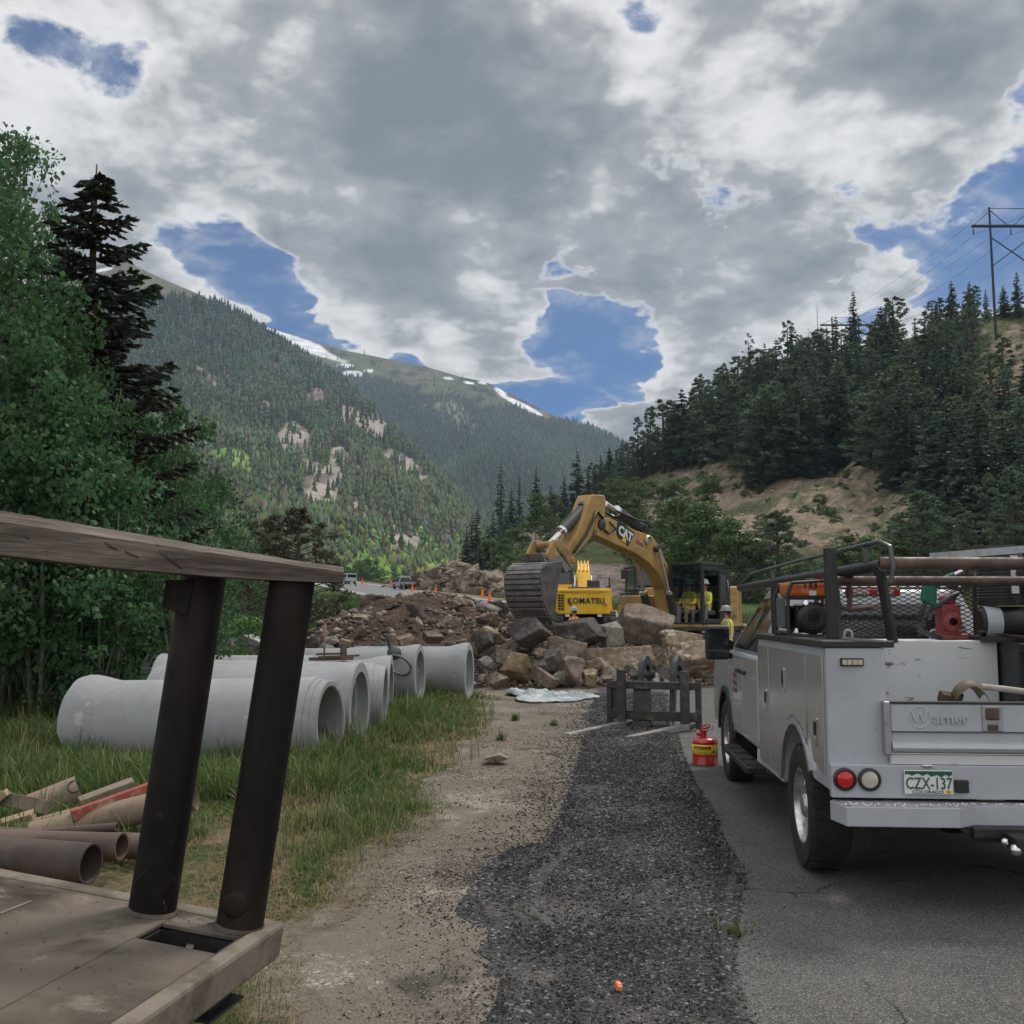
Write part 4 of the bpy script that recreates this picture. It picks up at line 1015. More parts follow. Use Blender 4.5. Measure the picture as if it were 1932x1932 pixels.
def grass():
    rng = np.random.default_rng(50); n = 330000
    Y = 3.2 * (30 / 3.2) ** rng.random(n); u = rng.uniform(-.56, .05, n); X = u * Y
    d = edge_x(GRASS_EDGE, Y) - X + fbm(X * 1.3, Y * 1.3, seed=60) * 1.0
    nz_ = fbm(X * .55, Y * .55, seed=61, octv=4); fine = fbm(X * 3.0, Y * 3.0, seed=62, octv=3)
    straw = sstep(.02, .16, nz_ + .5 * np.exp(-(np.hypot((X + 2.05) / .7, (Y - 6.6) / 1.3)) ** 2) - .04 - .25 * sstep(10, 13, Y) * (X < -2.5))
    dens = sstep(-.12, .5, d) * (.5 + .5 * sstep(-.2, .1, fine)) * (1 - .25 * straw)
    k = rng.random(n) < dens; X, Y, d, straw, fine, nz_ = [q[k] for q in (X, Y, d, straw, fine, nz_)]
    n = len(X); Z = zr(Y) + soil_bump(X, Y) - .01
    lush = sstep(.1, 1.4, d) * (1 - straw)
    Hh = (.06 + .26 * lush * (.5 + fine + .35)) * rng.uniform(.5, 1.35, n) + .12 * lush * (rng.random(n) < .08)
    Hh = np.where(Y > 12, Hh * 1.25, Hh); lie = straw * (rng.random(n) < .75); Hh = Hh * (1 - .55 * lie)
    short = (X < -1.9) & (Y > 5.3) & (Y < 9.6) & (X < -1.9 - (Y - 5.5) * .12); Hh = np.where(short & (rng.random(n) > .03), Hh * .28, Hh)
    W = np.maximum(.0022, .00055 * Y) * rng.uniform(.7, 1.3, n)
    g1 = np.array([.058, .105, .026]); g2 = np.array([.14, .21, .06]); s1 = np.array([.42, .345, .20]); s2 = np.array([.25, .195, .115])
    r = rng.random(n)[:, None]; col = g1 * (1 - r) + g2 * r; sc = s1 * (1 - r) + s2 * r
    ps = np.clip(straw * .85 + .10 + .35 * (d < .35) , 0, 1); is_s = (rng.random(n) < ps)[:, None]
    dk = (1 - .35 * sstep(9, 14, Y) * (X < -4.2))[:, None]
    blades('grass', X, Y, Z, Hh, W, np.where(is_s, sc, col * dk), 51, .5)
    # taller seed stalks along the verge
    n = 3000; Y = 4.2 * (18 / 4.2) ** rng.random(n); d = rng.uniform(.05, 2.3, n); X = edge_x(GRASS_EDGE, Y) - d; k = fbm(X * 1.1, Y * 1.1, seed=66) > -.08; X, Y = X[k], Y[k]; n = len(X)
    k2 = ~((X < -1.9) & (Y > 5.3) & (Y < 9.6)); X, Y = X[k2], Y[k2]; n = len(X); r = rng.random(n)[:, None]
    blades('grass_stalks', X, Y, zr(Y) + soil_bump(X, Y) - .01, rng.uniform(.20, .46, n), np.maximum(.0016, .00042 * Y), np.array([.085, .125, .033]) * (1 - r) + np.array([.24, .235, .11]) * r, 56, .28)
    # matted dead stalks
    n = 9000; Y = rng.uniform(3.5, 9, n); X = edge_x(GRASS_EDGE, Y) - np.abs(rng.normal(0, 1.1, n)); a = rng.uniform(0, 6.28, n)
    L = rng.uniform(.06, .22, n); c = np.stack([X, Y, zr(Y) + soil_bump(X, Y) + rng.uniform(.012, .05, n)], -1)
    A = np.stack([np.cos(a), np.sin(a), rng.normal(0, .12, n)], -1) * L[:, None] / 2; B = np.stack([-np.sin(a), np.cos(a), 0 * a], -1) * .0022
    V, F = diamonds(c, A, B); o = mesh_obj('grass_litter', V, F, M_BLADE); vcol(o, 'cover', np.repeat(np.array([[.30, .235, .135]]) * rng.uniform(.5, 1.15, (n, 1)), 4, 0)); tag(o, kind='stuff')
    # far meadow grass
    n = 60000; Y = rng.uniform(30, 120, n); u = rng.uniform(-.36, -.02, n); X = u * Y; e = np.interp(Y, [38, 60, 76, 96, 150], [9.5, 3, -2.8, -11, -26.5]) - 1.5
    k = X < e; X, Y = X[k], Y[k]; n = len(X); r = rng.random(n)[:, None]
    blades('meadow_grass', X, Y, zr(Y), rng.uniform(.15, .5, n), np.full(n, .035), (np.array([.045, .085, .022]) * (1 - r) + np.array([.09, .125, .045]) * r), 53)
    # verge and far-side roadside tufts
    n = 26000; s = rng.random(n); i = rng.uniform(0, 8, n); FE = np.array(FAR_EDGE, float); X = np.interp(i, np.arange(10), FE[:, 0]) + rng.uniform(1.2, 7, n); Y = np.interp(i, np.arange(10), FE[:, 1]) + rng.uniform(.5, 6, n)
    r = rng.random(n)[:, None]; k = Y > 30; X, Y, r = X[k], Y[k], r[k]
    blades('verge_grass', X, Y, zr(Y) - .02, rng.uniform(.1, .55, len(X)), np.full(len(X), .03), np.array([.06, .085, .025]) * (1 - r) + np.array([.15, .15, .06]) * r, 54)
grass()
def weed_tuft(label, loc, n, h, seed):
    rng = np.random.default_rng(seed); x = rng.normal(0, .03, n); y = rng.normal(0, .03, n); r = rng.random(n)[:, None]
    o = blades('weed', x, y, np.zeros(n), rng.uniform(.4, 1.2, n) * h, np.full(n, .006), np.array([.06, .10, .03]) * (1 - r) + np.array([.16, .17, .07]) * r, seed, .5)
    o.location = loc; tag(o, label, 'weed'); o['kind'] = 'thing'
weed_tuft('small green weed tuft on the dirt beside the tarp', gnd(972, 1362), 90, .16, 1)
weed_tuft('green weed tuft on the gravel near the fork tips', gnd(1045, 1372), 60, .14, 2)
weed_tuft('small weed at the asphalt edge low on the right', gnd(1385, 1768), 40, .10, 3)
weed_tuft('green weed tuft at the grass edge by the flat stone', gnd(945, 1400), 70, .16, 4)

def pebbles(name, X, Y, Z, Sz, cols, material, seed, flat=.6):
    rng = np.random.default_rng(seed); n = len(X)
    d = np.array([(1, 0, 0), (-1, 0, 0), (0, 1, 0), (0, -1, 0), (0, 0, 1), (0, 0, -1)], float)
    a = rng.uniform(0, 6.28, n); ca, sa = np.cos(a), np.sin(a)
    V = d[None] * rng.uniform(.6, 1.3, (n, 6, 1)) + rng.normal(0, .22, (n, 6, 3)); V[:, :, 2] *= flat
    x = V[:, :, 0] * ca[:, None] - V[:, :, 1] * sa[:, None]; y = V[:, :, 0] * sa[:, None] + V[:, :, 1] * ca[:, None]
    V = np.stack([x, y, V[:, :, 2]], -1) * Sz[:, None, None] + np.stack([X, Y, Z], -1)[:, None]
    f = np.array([(0, 2, 4), (2, 1, 4), (1, 3, 4), (3, 0, 4), (2, 0, 5), (1, 2, 5), (3, 1, 5), (0, 3, 5)])
    F = (f[None] + (np.arange(n) * 6)[:, None, None]).reshape(-1, 3)
    o = mesh_obj(name, V.reshape(-1, 3), F, material); vcol(o, 'cover', np.repeat(cols, 6, 0)); return tag(o, kind='stuff')
def stone_mat(name, rough=.85):
    t = MT(name); c = t.attr('cover'); t.set(t.mix(t.noise(8, 4), t.mix(1.0, c, (.7, .7, .7), 'MULTIPLY'), t.mix(1.0, c, (1.25, 1.25, 1.25), 'MULTIPLY')), rough, 0, .25); return t.m
M_STONE = stone_mat('loose_stone')
def loose():
    rng = np.random.default_rng(90)
    n = 130000; Y = 2.2 * (22 / 2.2) ** (rng.random(n)); k = rng.random(n); k = np.where(rng.random(n) < .25, rng.normal(.5, .42, n), k); k = np.minimum(k + fbm(Y * 1.2, k * 3, seed=97) * .35 * (k < .3), 1.0 + .05 * rng.random(n))
    X = edge_x(MILL_L, Y) * (1 - k) + edge_x(MILL_R, Y) * k
    g = rng.uniform(0, 1, n); Sz = (.0022 + .0058 * g ** 4) * np.clip(Y / 4, .8, 2.4)
    c = np.array([.022, .022, .023]) + rng.random(n)[:, None] ** 2 * np.array([.10, .10, .10]); c = np.where((rng.random(n) < .05)[:, None], np.array([.28, .265, .245]), c)
    inside = (k > .02) & (k < .98); Z = np.where(inside, .034, .018) + rng.uniform(-.006, .006, n)
    pebbles('millings_gravel', X, Y, Z, Sz, c, M_STONE, 91)
    n = 60000; Y = 2.2 * (26 / 2.2) ** rng.random(n); k = rng.uniform(-.15, 1.02, n); X = edge_x(GRASS_EDGE, Y) * (1 - k) + edge_x(MILL_L, Y) * k
    g = rng.uniform(0, 1, n); Sz = (.0016 + .0048 * g ** 5) * np.clip(Y / 4, .8, 2.4)
    c = np.array([.17, .135, .112]) + rng.random(n)[:, None] * np.array([.32, .27, .225]); c = np.where((rng.random(n) < .07)[:, None], np.array([.04, .038, .036]), c)
    m = fbm(X * .9, Y * .9, seed=95) < .0 + .3 * (rng.random(n) - .5)
    X, Y, Sz, c = X[m], Y[m], Sz[m], c[m]
    pebbles('path_gravel', X, Y, .024 + rng.uniform(-.004, .005, len(X)), Sz, c, M_STONE, 92)
    n = 3200; Y = 2.2 * (16 / 2.2) ** rng.random(n); X = edge_x(MILL_R, Y) + np.abs(rng.normal(0, .16, n)) - .05
    pebbles('pavement_grit', X, Y, np.full(n, .012), rng.uniform(.0015, .0045, n) * np.clip(Y / 4, .8, 1.6), np.array([.04, .04, .04]) + rng.random(n)[:, None] ** 2 * .3, M_STONE, 93)
    n = 9000; Y = 2.2 * (20 / 2.2) ** rng.random(n); X = edge_x(MILL_L, Y) + .12 - np.abs(rng.normal(0, .30, n)) + fbm(Y * 1.6, Y * 0, seed=98) * .3
    pebbles('spilled_millings', X, Y, np.full(n, .026), (.0022 + .005 * rng.random(n) ** 3) * np.clip(Y / 4, .8, 2.4), np.array([.025, .025, .026]) + rng.random((n, 1)) ** 2 * .09, M_STONE, 96)
    # scree and rock debris on the hillside
    n = 30000; px = rng.uniform(740, 1960, n); py = rng.uniform(560, 1135, n)
    u = np.array([elev(a, b) for a, b in zip(px, py)]); e1 = np.interp(u[:, 0], HILL.ru, HILL.re); e0 = np.interp(u[:, 0], HILL.tu, HILL.te)
    t = (u[:, 1] - e0) / (e1 - e0); ok = (t > 0.01) & (t < .98); P = HILL.pt(u[ok, 0], t[ok] ** (1 / HILL.conv)); bare, scree, cut = hill_zones(P)
    w = np.maximum.reduce([bare * .5, scree * .9, cut * .6]); m = rng.random(len(P)) < w; P, b2, s2 = P[m], bare[m], scree[m]
    n = len(P); Sz = rng.uniform(.10, .34, n) * np.where(rng.random(n) < .06, rng.uniform(2, 4.2, n), 1); r = rng.random(n)[:, None]
    c = np.where((s2 > .4)[:, None], np.array([.12, .10, .095]) + r * np.array([.16, .13, .12]), np.array([.24, .19, .14]) + r * np.array([.16, .14, .12]))
    pebbles('scree_rubble', P[:, 0], P[:, 1], P[:, 2], Sz, c, M_STONE, 94, .55)
loose()
# =================================================================== vehicles
M_SILVER = paint('silver_paint', (.40, .415, .43), (.37, .38, .395), .30, .25, 1.2, coat=.4, rvar=.03)
M_POLISH = paint('polished_side_metal', (.56, .57, .59), (.53, .54, .56), .22, .72, .8, rvar=.02, detail=2)
M_WHITE = MT('body_grey_white_paint'); _w = M_WHITE.mix(M_WHITE.rng(M_WHITE.noise(3, 6, .6), .42, .68), (.40, .425, .46), (.35, .37, .40))
_w = M_WHITE.mix(M_WHITE.rng(M_WHITE.noise(34, 5, .7), .66, .70), _w, (.20, .185, .165)); _w = M_WHITE.mix(M_WHITE.math('MULTIPLY', M_WHITE.rng(M_WHITE.noise(5, 6, .65, stretch=(1, 1, .25), off=(3, 0, 1)), .56, .72), .55), _w, (.30, .285, .26))
M_WHITE.set(_w, .34, 0, None, .25); M_WHITE = M_WHITE.m
M_WORN = MT('scuffed_white_paint'); _n = M_WORN.noise(7, 8, .72, stretch=(1.0, 1.0, 3.4)); _n2 = M_WORN.noise(2, 4)
M_WORN.set(M_WORN.mix(M_WORN.rng(M_WORN.math('ADD', M_WORN.math('MULTIPLY', _n, .75), M_WORN.math('MULTIPLY', _n2, .25)), .585, .61), (.60, .615, .615), (.09, .085, .08)), .5); M_WORN = M_WORN.m
M_BLACKM = paint('black_steel', (.018, .018, .020), (.030, .029, .028), .45, 0, 8, rvar=.1)
M_TANK = paint('dark_blue_tank_paint', (.022, .026, .034), (.03, .032, .038), .38, 0, 3)
M_RUBBER = paint('tyre_rubber', (.016, .016, .016), (.026, .025, .023), .85, 0, 12, bump=.2, bscale=60)
M_TREADS = paint('worn_tread_rubber', (.022, .021, .02), (.04, .037, .033), .9, 0, 20)
M_CHROME = paint('chrome', (.75, .75, .76), (.6, .6, .61), .12, 1.0, 10, rvar=.05)
M_ALLOY = paint('wheel_alloy', (.60, .60, .60), (.42, .41, .39), .3, .85, 6)
M_GLASS = paint('dark_glass', (.012, .014, .016), (.016, .018, .02), .06, 0, 2, spec=.7, rvar=.02)
M_REDL = paint('red_lens', (.52, .012, .010), (.34, .006, .006), .18, 0, 14, coat=.6)
M_CLEARL = paint('clear_lens', (.50, .48, .40), (.38, .37, .31), .18, 0, 14, coat=.6)
M_AMBL = paint('cream_lens', (.50, .46, .36), (.36, .33, .26), .2, 0, 30)
M_PLATEW = paint('plate_white', (.66, .67, .66), None, .4, 0, 4)
M_PLATEG = paint('plate_green', (.010, .085, .05), None, .4, 0, 4)
M_PLINK = paint('plate_ink', (.03, .09, .07), None, .45, 0, 4)
M_INK = paint('black_ink', (.01, .01, .01), (.015, .015, .015), .5, 0, 4)
M_YEL_ST = paint('yellow_sticker', (.75, .48, .03), None, .5, 0, 4)
M_RUST = paint('rusty_brown_tube', (.075, .045, .036), (.13, .085, .07), .6, .2, 7, lo=.4, hi=.65)
M_GALV = paint('galvanised_steel', (.36, .375, .39), (.26, .265, .27), .4, .7, 14)
M_DIRTMETAL = paint('scuffed_tread_plate', (.44, .45, .46), (.25, .245, .235), .45, .3, 13, lo=.5, hi=.7)

def wheel(parent, x, y, r, w, side, name='wheel', rim=True, seg=40):
    """one road wheel: tyre with shoulders, spoked rim"""
    ax = (side, 0, 0); c = Vector((x, y, r))
    o = MB().lathe([(r * .60, -w / 2), (r * .93, -w / 2), (r * .985, -w * .42), (r, -w * .30), (r, w * .30), (r * .985, w * .42), (r * .93, w / 2), (r * .78, w * .52), (r * .62, w * .46), (r * .60, w * .40)], c, ax, seg)
    for k in range(40):       # tread blocks
        a = 2 * math.pi * k / 40; rad = Vector((0, math.cos(a), math.sin(a)))
        for s2 in (-.32, .32):
            o.box(c + rad * (r - .003) + Vector((s2 * w * side, 0, 0)), (w * .22, .026 * r / .4, .016), Matrix.Rotation(-a + math.pi / 2, 3, 'X').inverted())
    wn = MB().lathe([(.02, w * .10), (r * .22, w * .10), (r * .58, w * .02), (r * .60, -w * .3)], c, ax, seg).build(name, M_BLACKM, parent, smooth=SM)
    o.build('tyre', M_RUBBER, wn, smooth=SM)
    if rim:
        b = MB().lathe([(r * .605, w * .36), (r * .64, w * .44), (r * .585, w * .45), (r * .55, w * .34), (r * .55, w * .05)], c, ax, seg)
        b.lathe([(.001, w * .42), (r * .15, w * .42), (r * .21, w * .34), (r * .22, w * .14)], c, ax, 20)
        for k in range(8):
            a = 2 * math.pi * k / 8 + .2; rad = Vector((0, math.cos(a), math.sin(a))); tan = Vector((0, -math.sin(a), math.cos(a)))
            q = [(r * .18, -.055 * r / .4, .32), (r * .18, .055 * r / .4, .32), (r * .58, .040 * r / .4, .30), (r * .58, -.040 * r / .4, .30)]
            lo = [c + rad * d + tan * e + Vector((side * w * (f - .14), 0, 0)) for d, e, f in q]; hi = [c + rad * d + tan * e + Vector((side * w * f, 0, 0)) for d, e, f in q]
            b.hexa(lo, hi)
        b.build('rim', M_ALLOY, wn, smooth=SM, bevel=.004)
    return wn

def arc(cx, cy, r, a0, a1, n):
    return [(cx + r * math.cos(R(a0 + (a1 - a0) * i / (n - 1))), cy + r * math.sin(R(a0 + (a1 - a0) * i / (n - 1)))) for i in range(n)]

TR_POS, TR_ROT = Vector((2.85, 5.88, .012)), -R(4.2)
TR_M = Matrix.Translation(TR_POS) @ Matrix.Rotation(TR_ROT, 4, 'Z')
def tr(x, y, z): return TR_M @ Vector((x, y, z))
def service_truck():
    t = thing('service_truck', 'silver utility pickup with tool compartments and pipe rack parked on the asphalt', 'truck', TR_POS, TR_ROT)
    AX_R, AX_F, TY = 1.12, 4.80, .405
    # ---- cab and nose
    side = [(2.68, .55)] + [(4.20, .55)] + arc(AX_F, .43, .50, 170, 10, 14) + [(5.78, .50), (5.86, .62), (5.86, 1.05), (5.70, 1.19), (4.62, 1.33), (2.68, 1.33)]
    cab = MB().prism(side, YZ(), (-.985, .985)).build('cab_body', M_SILVER, t, smooth=SM, bevel=.03)
    lo = [(-.96, 2.70, 1.32), (.96, 2.70, 1.32), (.96, 4.70, 1.32), (-.96, 4.70, 1.32)]; hi = [(-.74, 2.86, 1.90), (.74, 2.86, 1.90), (.70, 3.85, 1.92), (-.70, 3.85, 1.92)]
    MB().hexa(lo, hi).build('cab_roof', M_SILVER, t, smooth=SM, bevel=.06)
    def lerp(a, b, k): return Vector(a) * (1 - k) + Vector(b) * k
    def pane(i, j, a0, a1, k0, k1, out, name='window', m=M_GLASS):
        def p(a, k): return lerp(lerp(lo[i], lo[j], a), lerp(hi[i], hi[j], a), k)
        n = (p(1, 0) - p(0, 0)).cross(p(0, 1) - p(0, 0)).normalized() * out
        q = [p(a0, k0), p(a1, k0), p(a1, k1), p(a0, k1)]
        return MB().hexa([v - n * .01 for v in q], [v + n * .008 for v in q]).build(name, m, t, bevel=.004)
    pane(3, 0, .48, .93, .06, .88, 1); pane(3, 0, .12, .45, .06, .86, 1)
    pane(1, 2, .07, .52, .06, .88, 1); pane(1, 2, .55, .88, .06, .86, 1)
    pane(0, 1, .08, .92, .10, .78, 1, 'rear_window'); pane(2, 3, .06, .94, .08, .92, 1, 'windscreen')
    hl = MB().box((0, 2.835, 1.875), (.46, .03, .055)).build('brake_light', M_REDL, t, bevel=.01)
    for k in (-.10, .10): MB().box((k, 2.816, 1.875), (.13, .01, .04)).build('lens', M_CLEARL, hl)
    for s in (-1, 1):
        MB().span((s * .975, 2.80, .62), (s * .992, 3.62, 1.30)).build('rear_door', M_SILVER, t, bevel=.008)
        d = MB().span((s * .975, 3.635, .62), (s * .992, 4.52, 1.30)).build('door', M_SILVER, t, bevel=.008)
        MB().box((s * 1.008, 3.78, 1.16), (.035, .17, .035)).build('handle', M_BLACKM, d, bevel=.008)
        MB().box((s * 1.008, 3.46, 1.16), (.035, .15, .035)).build('handle', M_BLACKM, t, bevel=.008)
        a = MB().prism(arc(AX_F, .43, .53, 175, 5, 16) + arc(AX_F, .43, .47, 5, 175, 16), YZ(), (s * .97, s * 1.01)).build('wheel_arch', M_BLACKM, t, smooth=SM)
        st = MB().span((s * .94, 2.75, .36), (s * 1.10, 4.20, .42)).build('side_step', M_BLACKM, t, bevel=.012)
        for yy in (2.85, 3.2, 3.62, 3.95): MB().span((s * .96, yy, .4205), (s * 1.09, yy + .28, .428)).build('tread_pad', M_TREADS, st)
        mir = MB().bar((s * .98, 4.30, 1.37), (s * 1.04, 4.27, 1.40), .05, .09).bar((s * .98, 4.32, 1.27), (s * 1.04, 4.27, 1.29), .05, .05).build('mirror_arm', M_BLACKM, t, bevel=.01)
        h = MB().box((s * 1.135, 4.25, 1.41), (.235, .09, .335)).build('mirror', M_BLACKM, t, bevel=.03)
        MB().box((s * 1.135, 4.201, 1.45), (.195, .006, .20)).build('mirror_glass', M_GLASS, h, bevel=.004); MB().box((s * 1.135, 4.201, 1.295), (.195, .006, .075)).build('mirror_glass', M_GLASS, h, bevel=.004)
        wheel(t, s * .87, AX_R, TY, .26, s); wheel(t, s * .87, AX_F, TY, .26, s)
        MB().box((s * .78, 5.85, .98), (.32, .06, .20)).build('headlight', M_CLEARL, t, bevel=.02)
    # red and grey decal on the door, too worn to read
    dk = MB()
    rd = random.Random(4)
    for i in range(3):
        for j in range(4): dk.box((-.9945, 3.98 + j * .07, 1.10 - i * .07), (.002, .05 * rd.uniform(.6, 1), .045))
    dk.build('door_decal', paint('faded_red_decal', (.20, .07, .07), (.3, .2, .2), .5, 0, 30), t)
    MB().span((-.90, 5.80, .42), (.90, 5.98, .66)).build('front_bumper', M_CHROME, t, bevel=.03)
    MB().span((-.55, 5.84, .70), (.55, 5.885, 1.08)).build('grille', M_BLACKM, t, bevel=.01)
    MB().span((-.42, .35, .48), (-.30, 5.5, .62)).span((.30, .35, .48), (.42, 5.5, .62)).build('chassis', M_BLACKM, t)
    MB().tube([(-.8, AX_R, TY), (.8, AX_R, TY)], .05, 10).ball((0, AX_R, TY), .17, 14, 8).build('axle', M_BLACKM, t, smooth=SM)
    # ---- service body
    prof = [(.20, .66), (.20, 1.488), (2.62, 1.488), (2.62, .47), (1.66, .47)] + arc(AX_R, .43, .525, 6, 152, 18) + [(.62, .66)]
    for s in (-1, 1):
        MB().prism(prof, YZ(), (s * 1.0, s * .655)).build('compartment', M_WHITE, t, bevel=.006)
        lid = MB().span((s * .60, .19, 1.490), (s * 1.02, 2.64, 1.530)).build('compartment_top', M_BLACKM, t, bevel=.006)
        frames = [[(.255, .74), (.255, 1.44), (.70, 1.44), (.70, 1.02), (.56, .78)], None, [(2.10, .52), (2.10, 1.44), (2.58, 1.44), (2.58, .52)]]
        # panels follow the arch
        mid = [(.73, 1.08), (.73, 1.44), (2.07, 1.44), (2.07, .52), (1.70, .52)] + arc(AX_R, .43, .575, 12, 128, 14)
        for poly, (hy, hz) in ((frames[0], (.44, .97)), (mid, (1.46, 1.22)), (frames[2], (2.20, 1.02))):
            d = MB().prism(poly, YZ(), (s * 1.0005, s * 1.014)).build('compartment_door', M_POLISH, t, bevel=.004)
            l = MB().box((s * 1.018, hy, hz), (.012, .085, .17)).build('latch', M_CHROME, d, bevel=.006)
            MB().box((s * 1.026, hy, hz + .02), (.008, .05, .085)).build('paddle', M_BLACKM, l, bevel=.004)
        MB().prism(arc(AX_R, .43, .555, 8, 150, 20) + arc(AX_R, .43, .515, 150, 8, 20), YZ(), (s * 1.002, s * 1.024)).build('wheel_arch_trim', M_POLISH, t, smooth=SM)
        MB().span((s * 1.004, 1.72, .93), (s * 1.012, 1.84, 1.05)).build('fuel_cap', M_BLACKM, t, bevel=.004)
        ml = MB().box((s * .85, .192, 1.405), (.135, .02, .048)).build('marker_light', M_BLACKM, t, bevel=.006)
        for k in range(4): MB().box((s * .85 - .045 + k * .03, .180, 1.405), (.026, .01, .030)).build('lens', M_AMBL, ml)
        # tailgate hinge post
        MB().span((s * .652, .135, .875), (s * .690, .20, 1.18)).build('hinge_post', M_GALV, t, bevel=.006)
    MB().span((-.62, .25, .66), (.62, 2.62, .74)).build('bed_floor', M_WHITE, t)
    MB().span((-.62, 2.55, .74), (.62, 2.60, 1.36)).build('bed_front', M_WHITE, t)
    # rear panel with lamps, plate and step
    MB().span((-1.0, .145, .625), (1.0, .205, .815)).build('rear_panel', M_WHITE, t, bevel=.006)
    MB().span((-.65, .165, .818), (.65, .225, .872)).build('sill_panel', M_WORN, t)
    step = [(-1.0, .205), (-.955, .0), (-.33, .0), (-.22, .085), (.22, .085), (.33, .0), (.955, .0), (1.0, .205)]
    MB().prism(step, XY(), (.49, .600)).build('bumper', M_WHITE, t, bevel=.005)
    tp = MB().prism([(x * .985, y * .96 + .006) for x, y in step], XY(), (.600, .606)).build('bumper_tread', M_DIRTMETAL, t)
    kn = MB(); rk = random.Random(7)
    for i in range(95):
        x = rk.uniform(-.95, .95); y = rk.uniform(.02, .13) if abs(x) > .33 else rk.uniform(.10, .135)
        kn.ball((x, y, .606), .008, 6, 4, (1.3, .8, .5))
    kn.build('tread_studs', M_CHROME, tp, smooth=9)
    for s in (-1, 1):
        for x, m, nm in ((.925, M_REDL, 'tail_light'), (.785, M_CLEARL, 'reverse_light')):
            l = MB().lathe([(.001, 0), (.066, 0), (.066, .018), (.055, .026), (.052, .018)], (s * x, .147, .732), (0, -1, 0), 28).build(nm, M_BLACKM, t, smooth=SM)
            MB().lathe([(.001, .030), (.028, .028), (.046, .022), (.052, .012)], (s * x, .147, .732), (0, -1, 0), 28).build('lens', m, l, smooth=SM)
    PX = lambda v: -.455 + (v + .4125) * .90
    PZ = lambda v: .722 + (v - .716) * .90
    pl = MB().span((PX(-.565), .122, PZ(.640)), (PX(-.260), .132, PZ(.792))).build('number_plate', M_PLATEW, t, bevel=.004)
    MB().prism([(PX(a), PZ(b)) for a, b in [(-.560, .787), (-.265, .787), (-.265, .768), (-.285, .752), (-.305, .766), (-.335, .748), (-.36, .764), (-.395, .752), (-.42, .770), (-.45, .757), (-.48, .772), (-.515, .758), (-.545, .770), (-.560, .762)]], XZ(), (.1200, .1218)).build('plate_band', M_PLATEG, pl)
    text_part('plate_letters', 'CZX-137', .094, M_PLINK, pl, (PX(-.4125), .1205, PZ(.706)), (R(90), 0, 0), .0015, .001, .72)
    text_part('plate_letters', 'COLORADO', .027, M_PLINK, pl, (PX(-.420), .1205, PZ(.655)), (R(90), 0, 0), .001, .0004, 1.15)
    MB().box((PX(-.292), .1200, PZ(.656)), (.031, .002, .022)).build('plate_sticker', M_YEL_ST, pl); text_part('plate_letters', '26', .018, M_INK, pl, (PX(-.292), .1185, PZ(.656)), (R(90), 0, 0), .0005)
    MB().span((-.305, .112, .665), (-.232, .145, .737)).build('trailer_socket', M_BLACKM, t, bevel=.006)
    MB().box((-.455, .138, .812), (.055, .02, .018)).build('plate_light', M_CHROME, t, bevel=.006)
    # tailgate with rolled ribs and raised lettering
    tg = MB().prism([(.175, .88), (.135, .895), (.120, .915), (.135, .94), (.162, .95), (.162, 1.002), (.150, 1.008), (.150, 1.165), (.215, 1.165), (.215, .88)], YZ(), (-.648, .648)).build('tailgate', M_WHITE, t, bevel=.004)
    MB().span((-.648, .150, 1.0035), (.648, .155, 1.0075)).span((-.63, .158, .945), (.60, .164, .949)).build('painted_rib_shadow', M_BLACKM, tg)  # solid black strips put in as the shade in the rib creases
    MB().span((-.650, .146, 1.166), (.650, .22, 1.178)).build('tailgate_seal', M_BLACKM, tg)
    ring = MB().lathe([(.056, 0), (.060, .005), (.065, 0)], (-.485, .150, 1.09), (0, -1, 0), 40).build('tailgate_badge', M_WHITE, tg, smooth=9)
    text_part('tailgate_letters', 'W', .098, M_WHITE, ring, (-.485, .147, 1.089), (R(90), 0, 0), .004, .003, .92)
    text_part('tailgate_letters', 'arner', .086, M_WHITE, tg, (-.310, .147, 1.083), (R(90), 0, 0), .006, .002, 1.05)
    lp = MB().box((-.075, .146, 1.085), (.115, .014, .150)).build('tailgate_latch', M_GALV, tg, bevel=.006)
    MB().box((-.075, .136, 1.112), (.075, .014, .07)).box((-.075, .137, 1.035), (.06, .012, .035)).build('paddle', M_RUST, lp, bevel=.006)
    # hitch with three balls
    hb = MB().span((-.09, -.16, .40), (.09, .35, .47)).span((-.25, .02, .43), (.25, .12, .49)).prism([(-.34, .49), (-.22, .40), (.22, .40), (.34, .49)], XZ(), (.06, .075)).build('hitch', M_BLACKM, t, bevel=.008)
    for c, rr in (((0, -.13, .505), .036), ((-.085, -.13, .405), .034), ((.085, -.13, .405), .034), ((-.13, -.10, .44), .022), ((0, -.15, .385), .026)):
        MB().ball(c, rr, 16, 10).build('tow_ball', M_CHROME, hb, smooth=9)
    # ---- load carriers bolted to the body
    cb = MB().span((-.60, 1.52, .78), (.50, 2.05, 1.500)).build('toolbox', M_WORN, t, bevel=.008)
    for x in (-.42, .22):
        MB().tube([(x - .03, 2.0, 1.50)] + [(x + .03 * math.cos(a), 2.0, 1.535 + .035 * math.sin(a)) for a in np.linspace(math.pi, 0, 7)] + [(x + .03, 2.0, 1.50)], .008, 6).build('lashing_ring', M_WHITE, cb, smooth=9)
    MB().span((.515, 1.20, .76), (.615, 2.05, 1.47)).span((.51, 1.18, 1.42), (.62, 2.06, 1.49)).build('fuel_tank_rim', M_BLACKM, t, bevel=.01)
    MB().span((-.59, 2.16, 1.36), (.62, 2.22, 1.50)).build('guard_base', M_BLACKM, t)
    # expanded metal guard
    g0, g1, z0, z1, gy = -.60, .62, 1.50, 1.985, 2.24
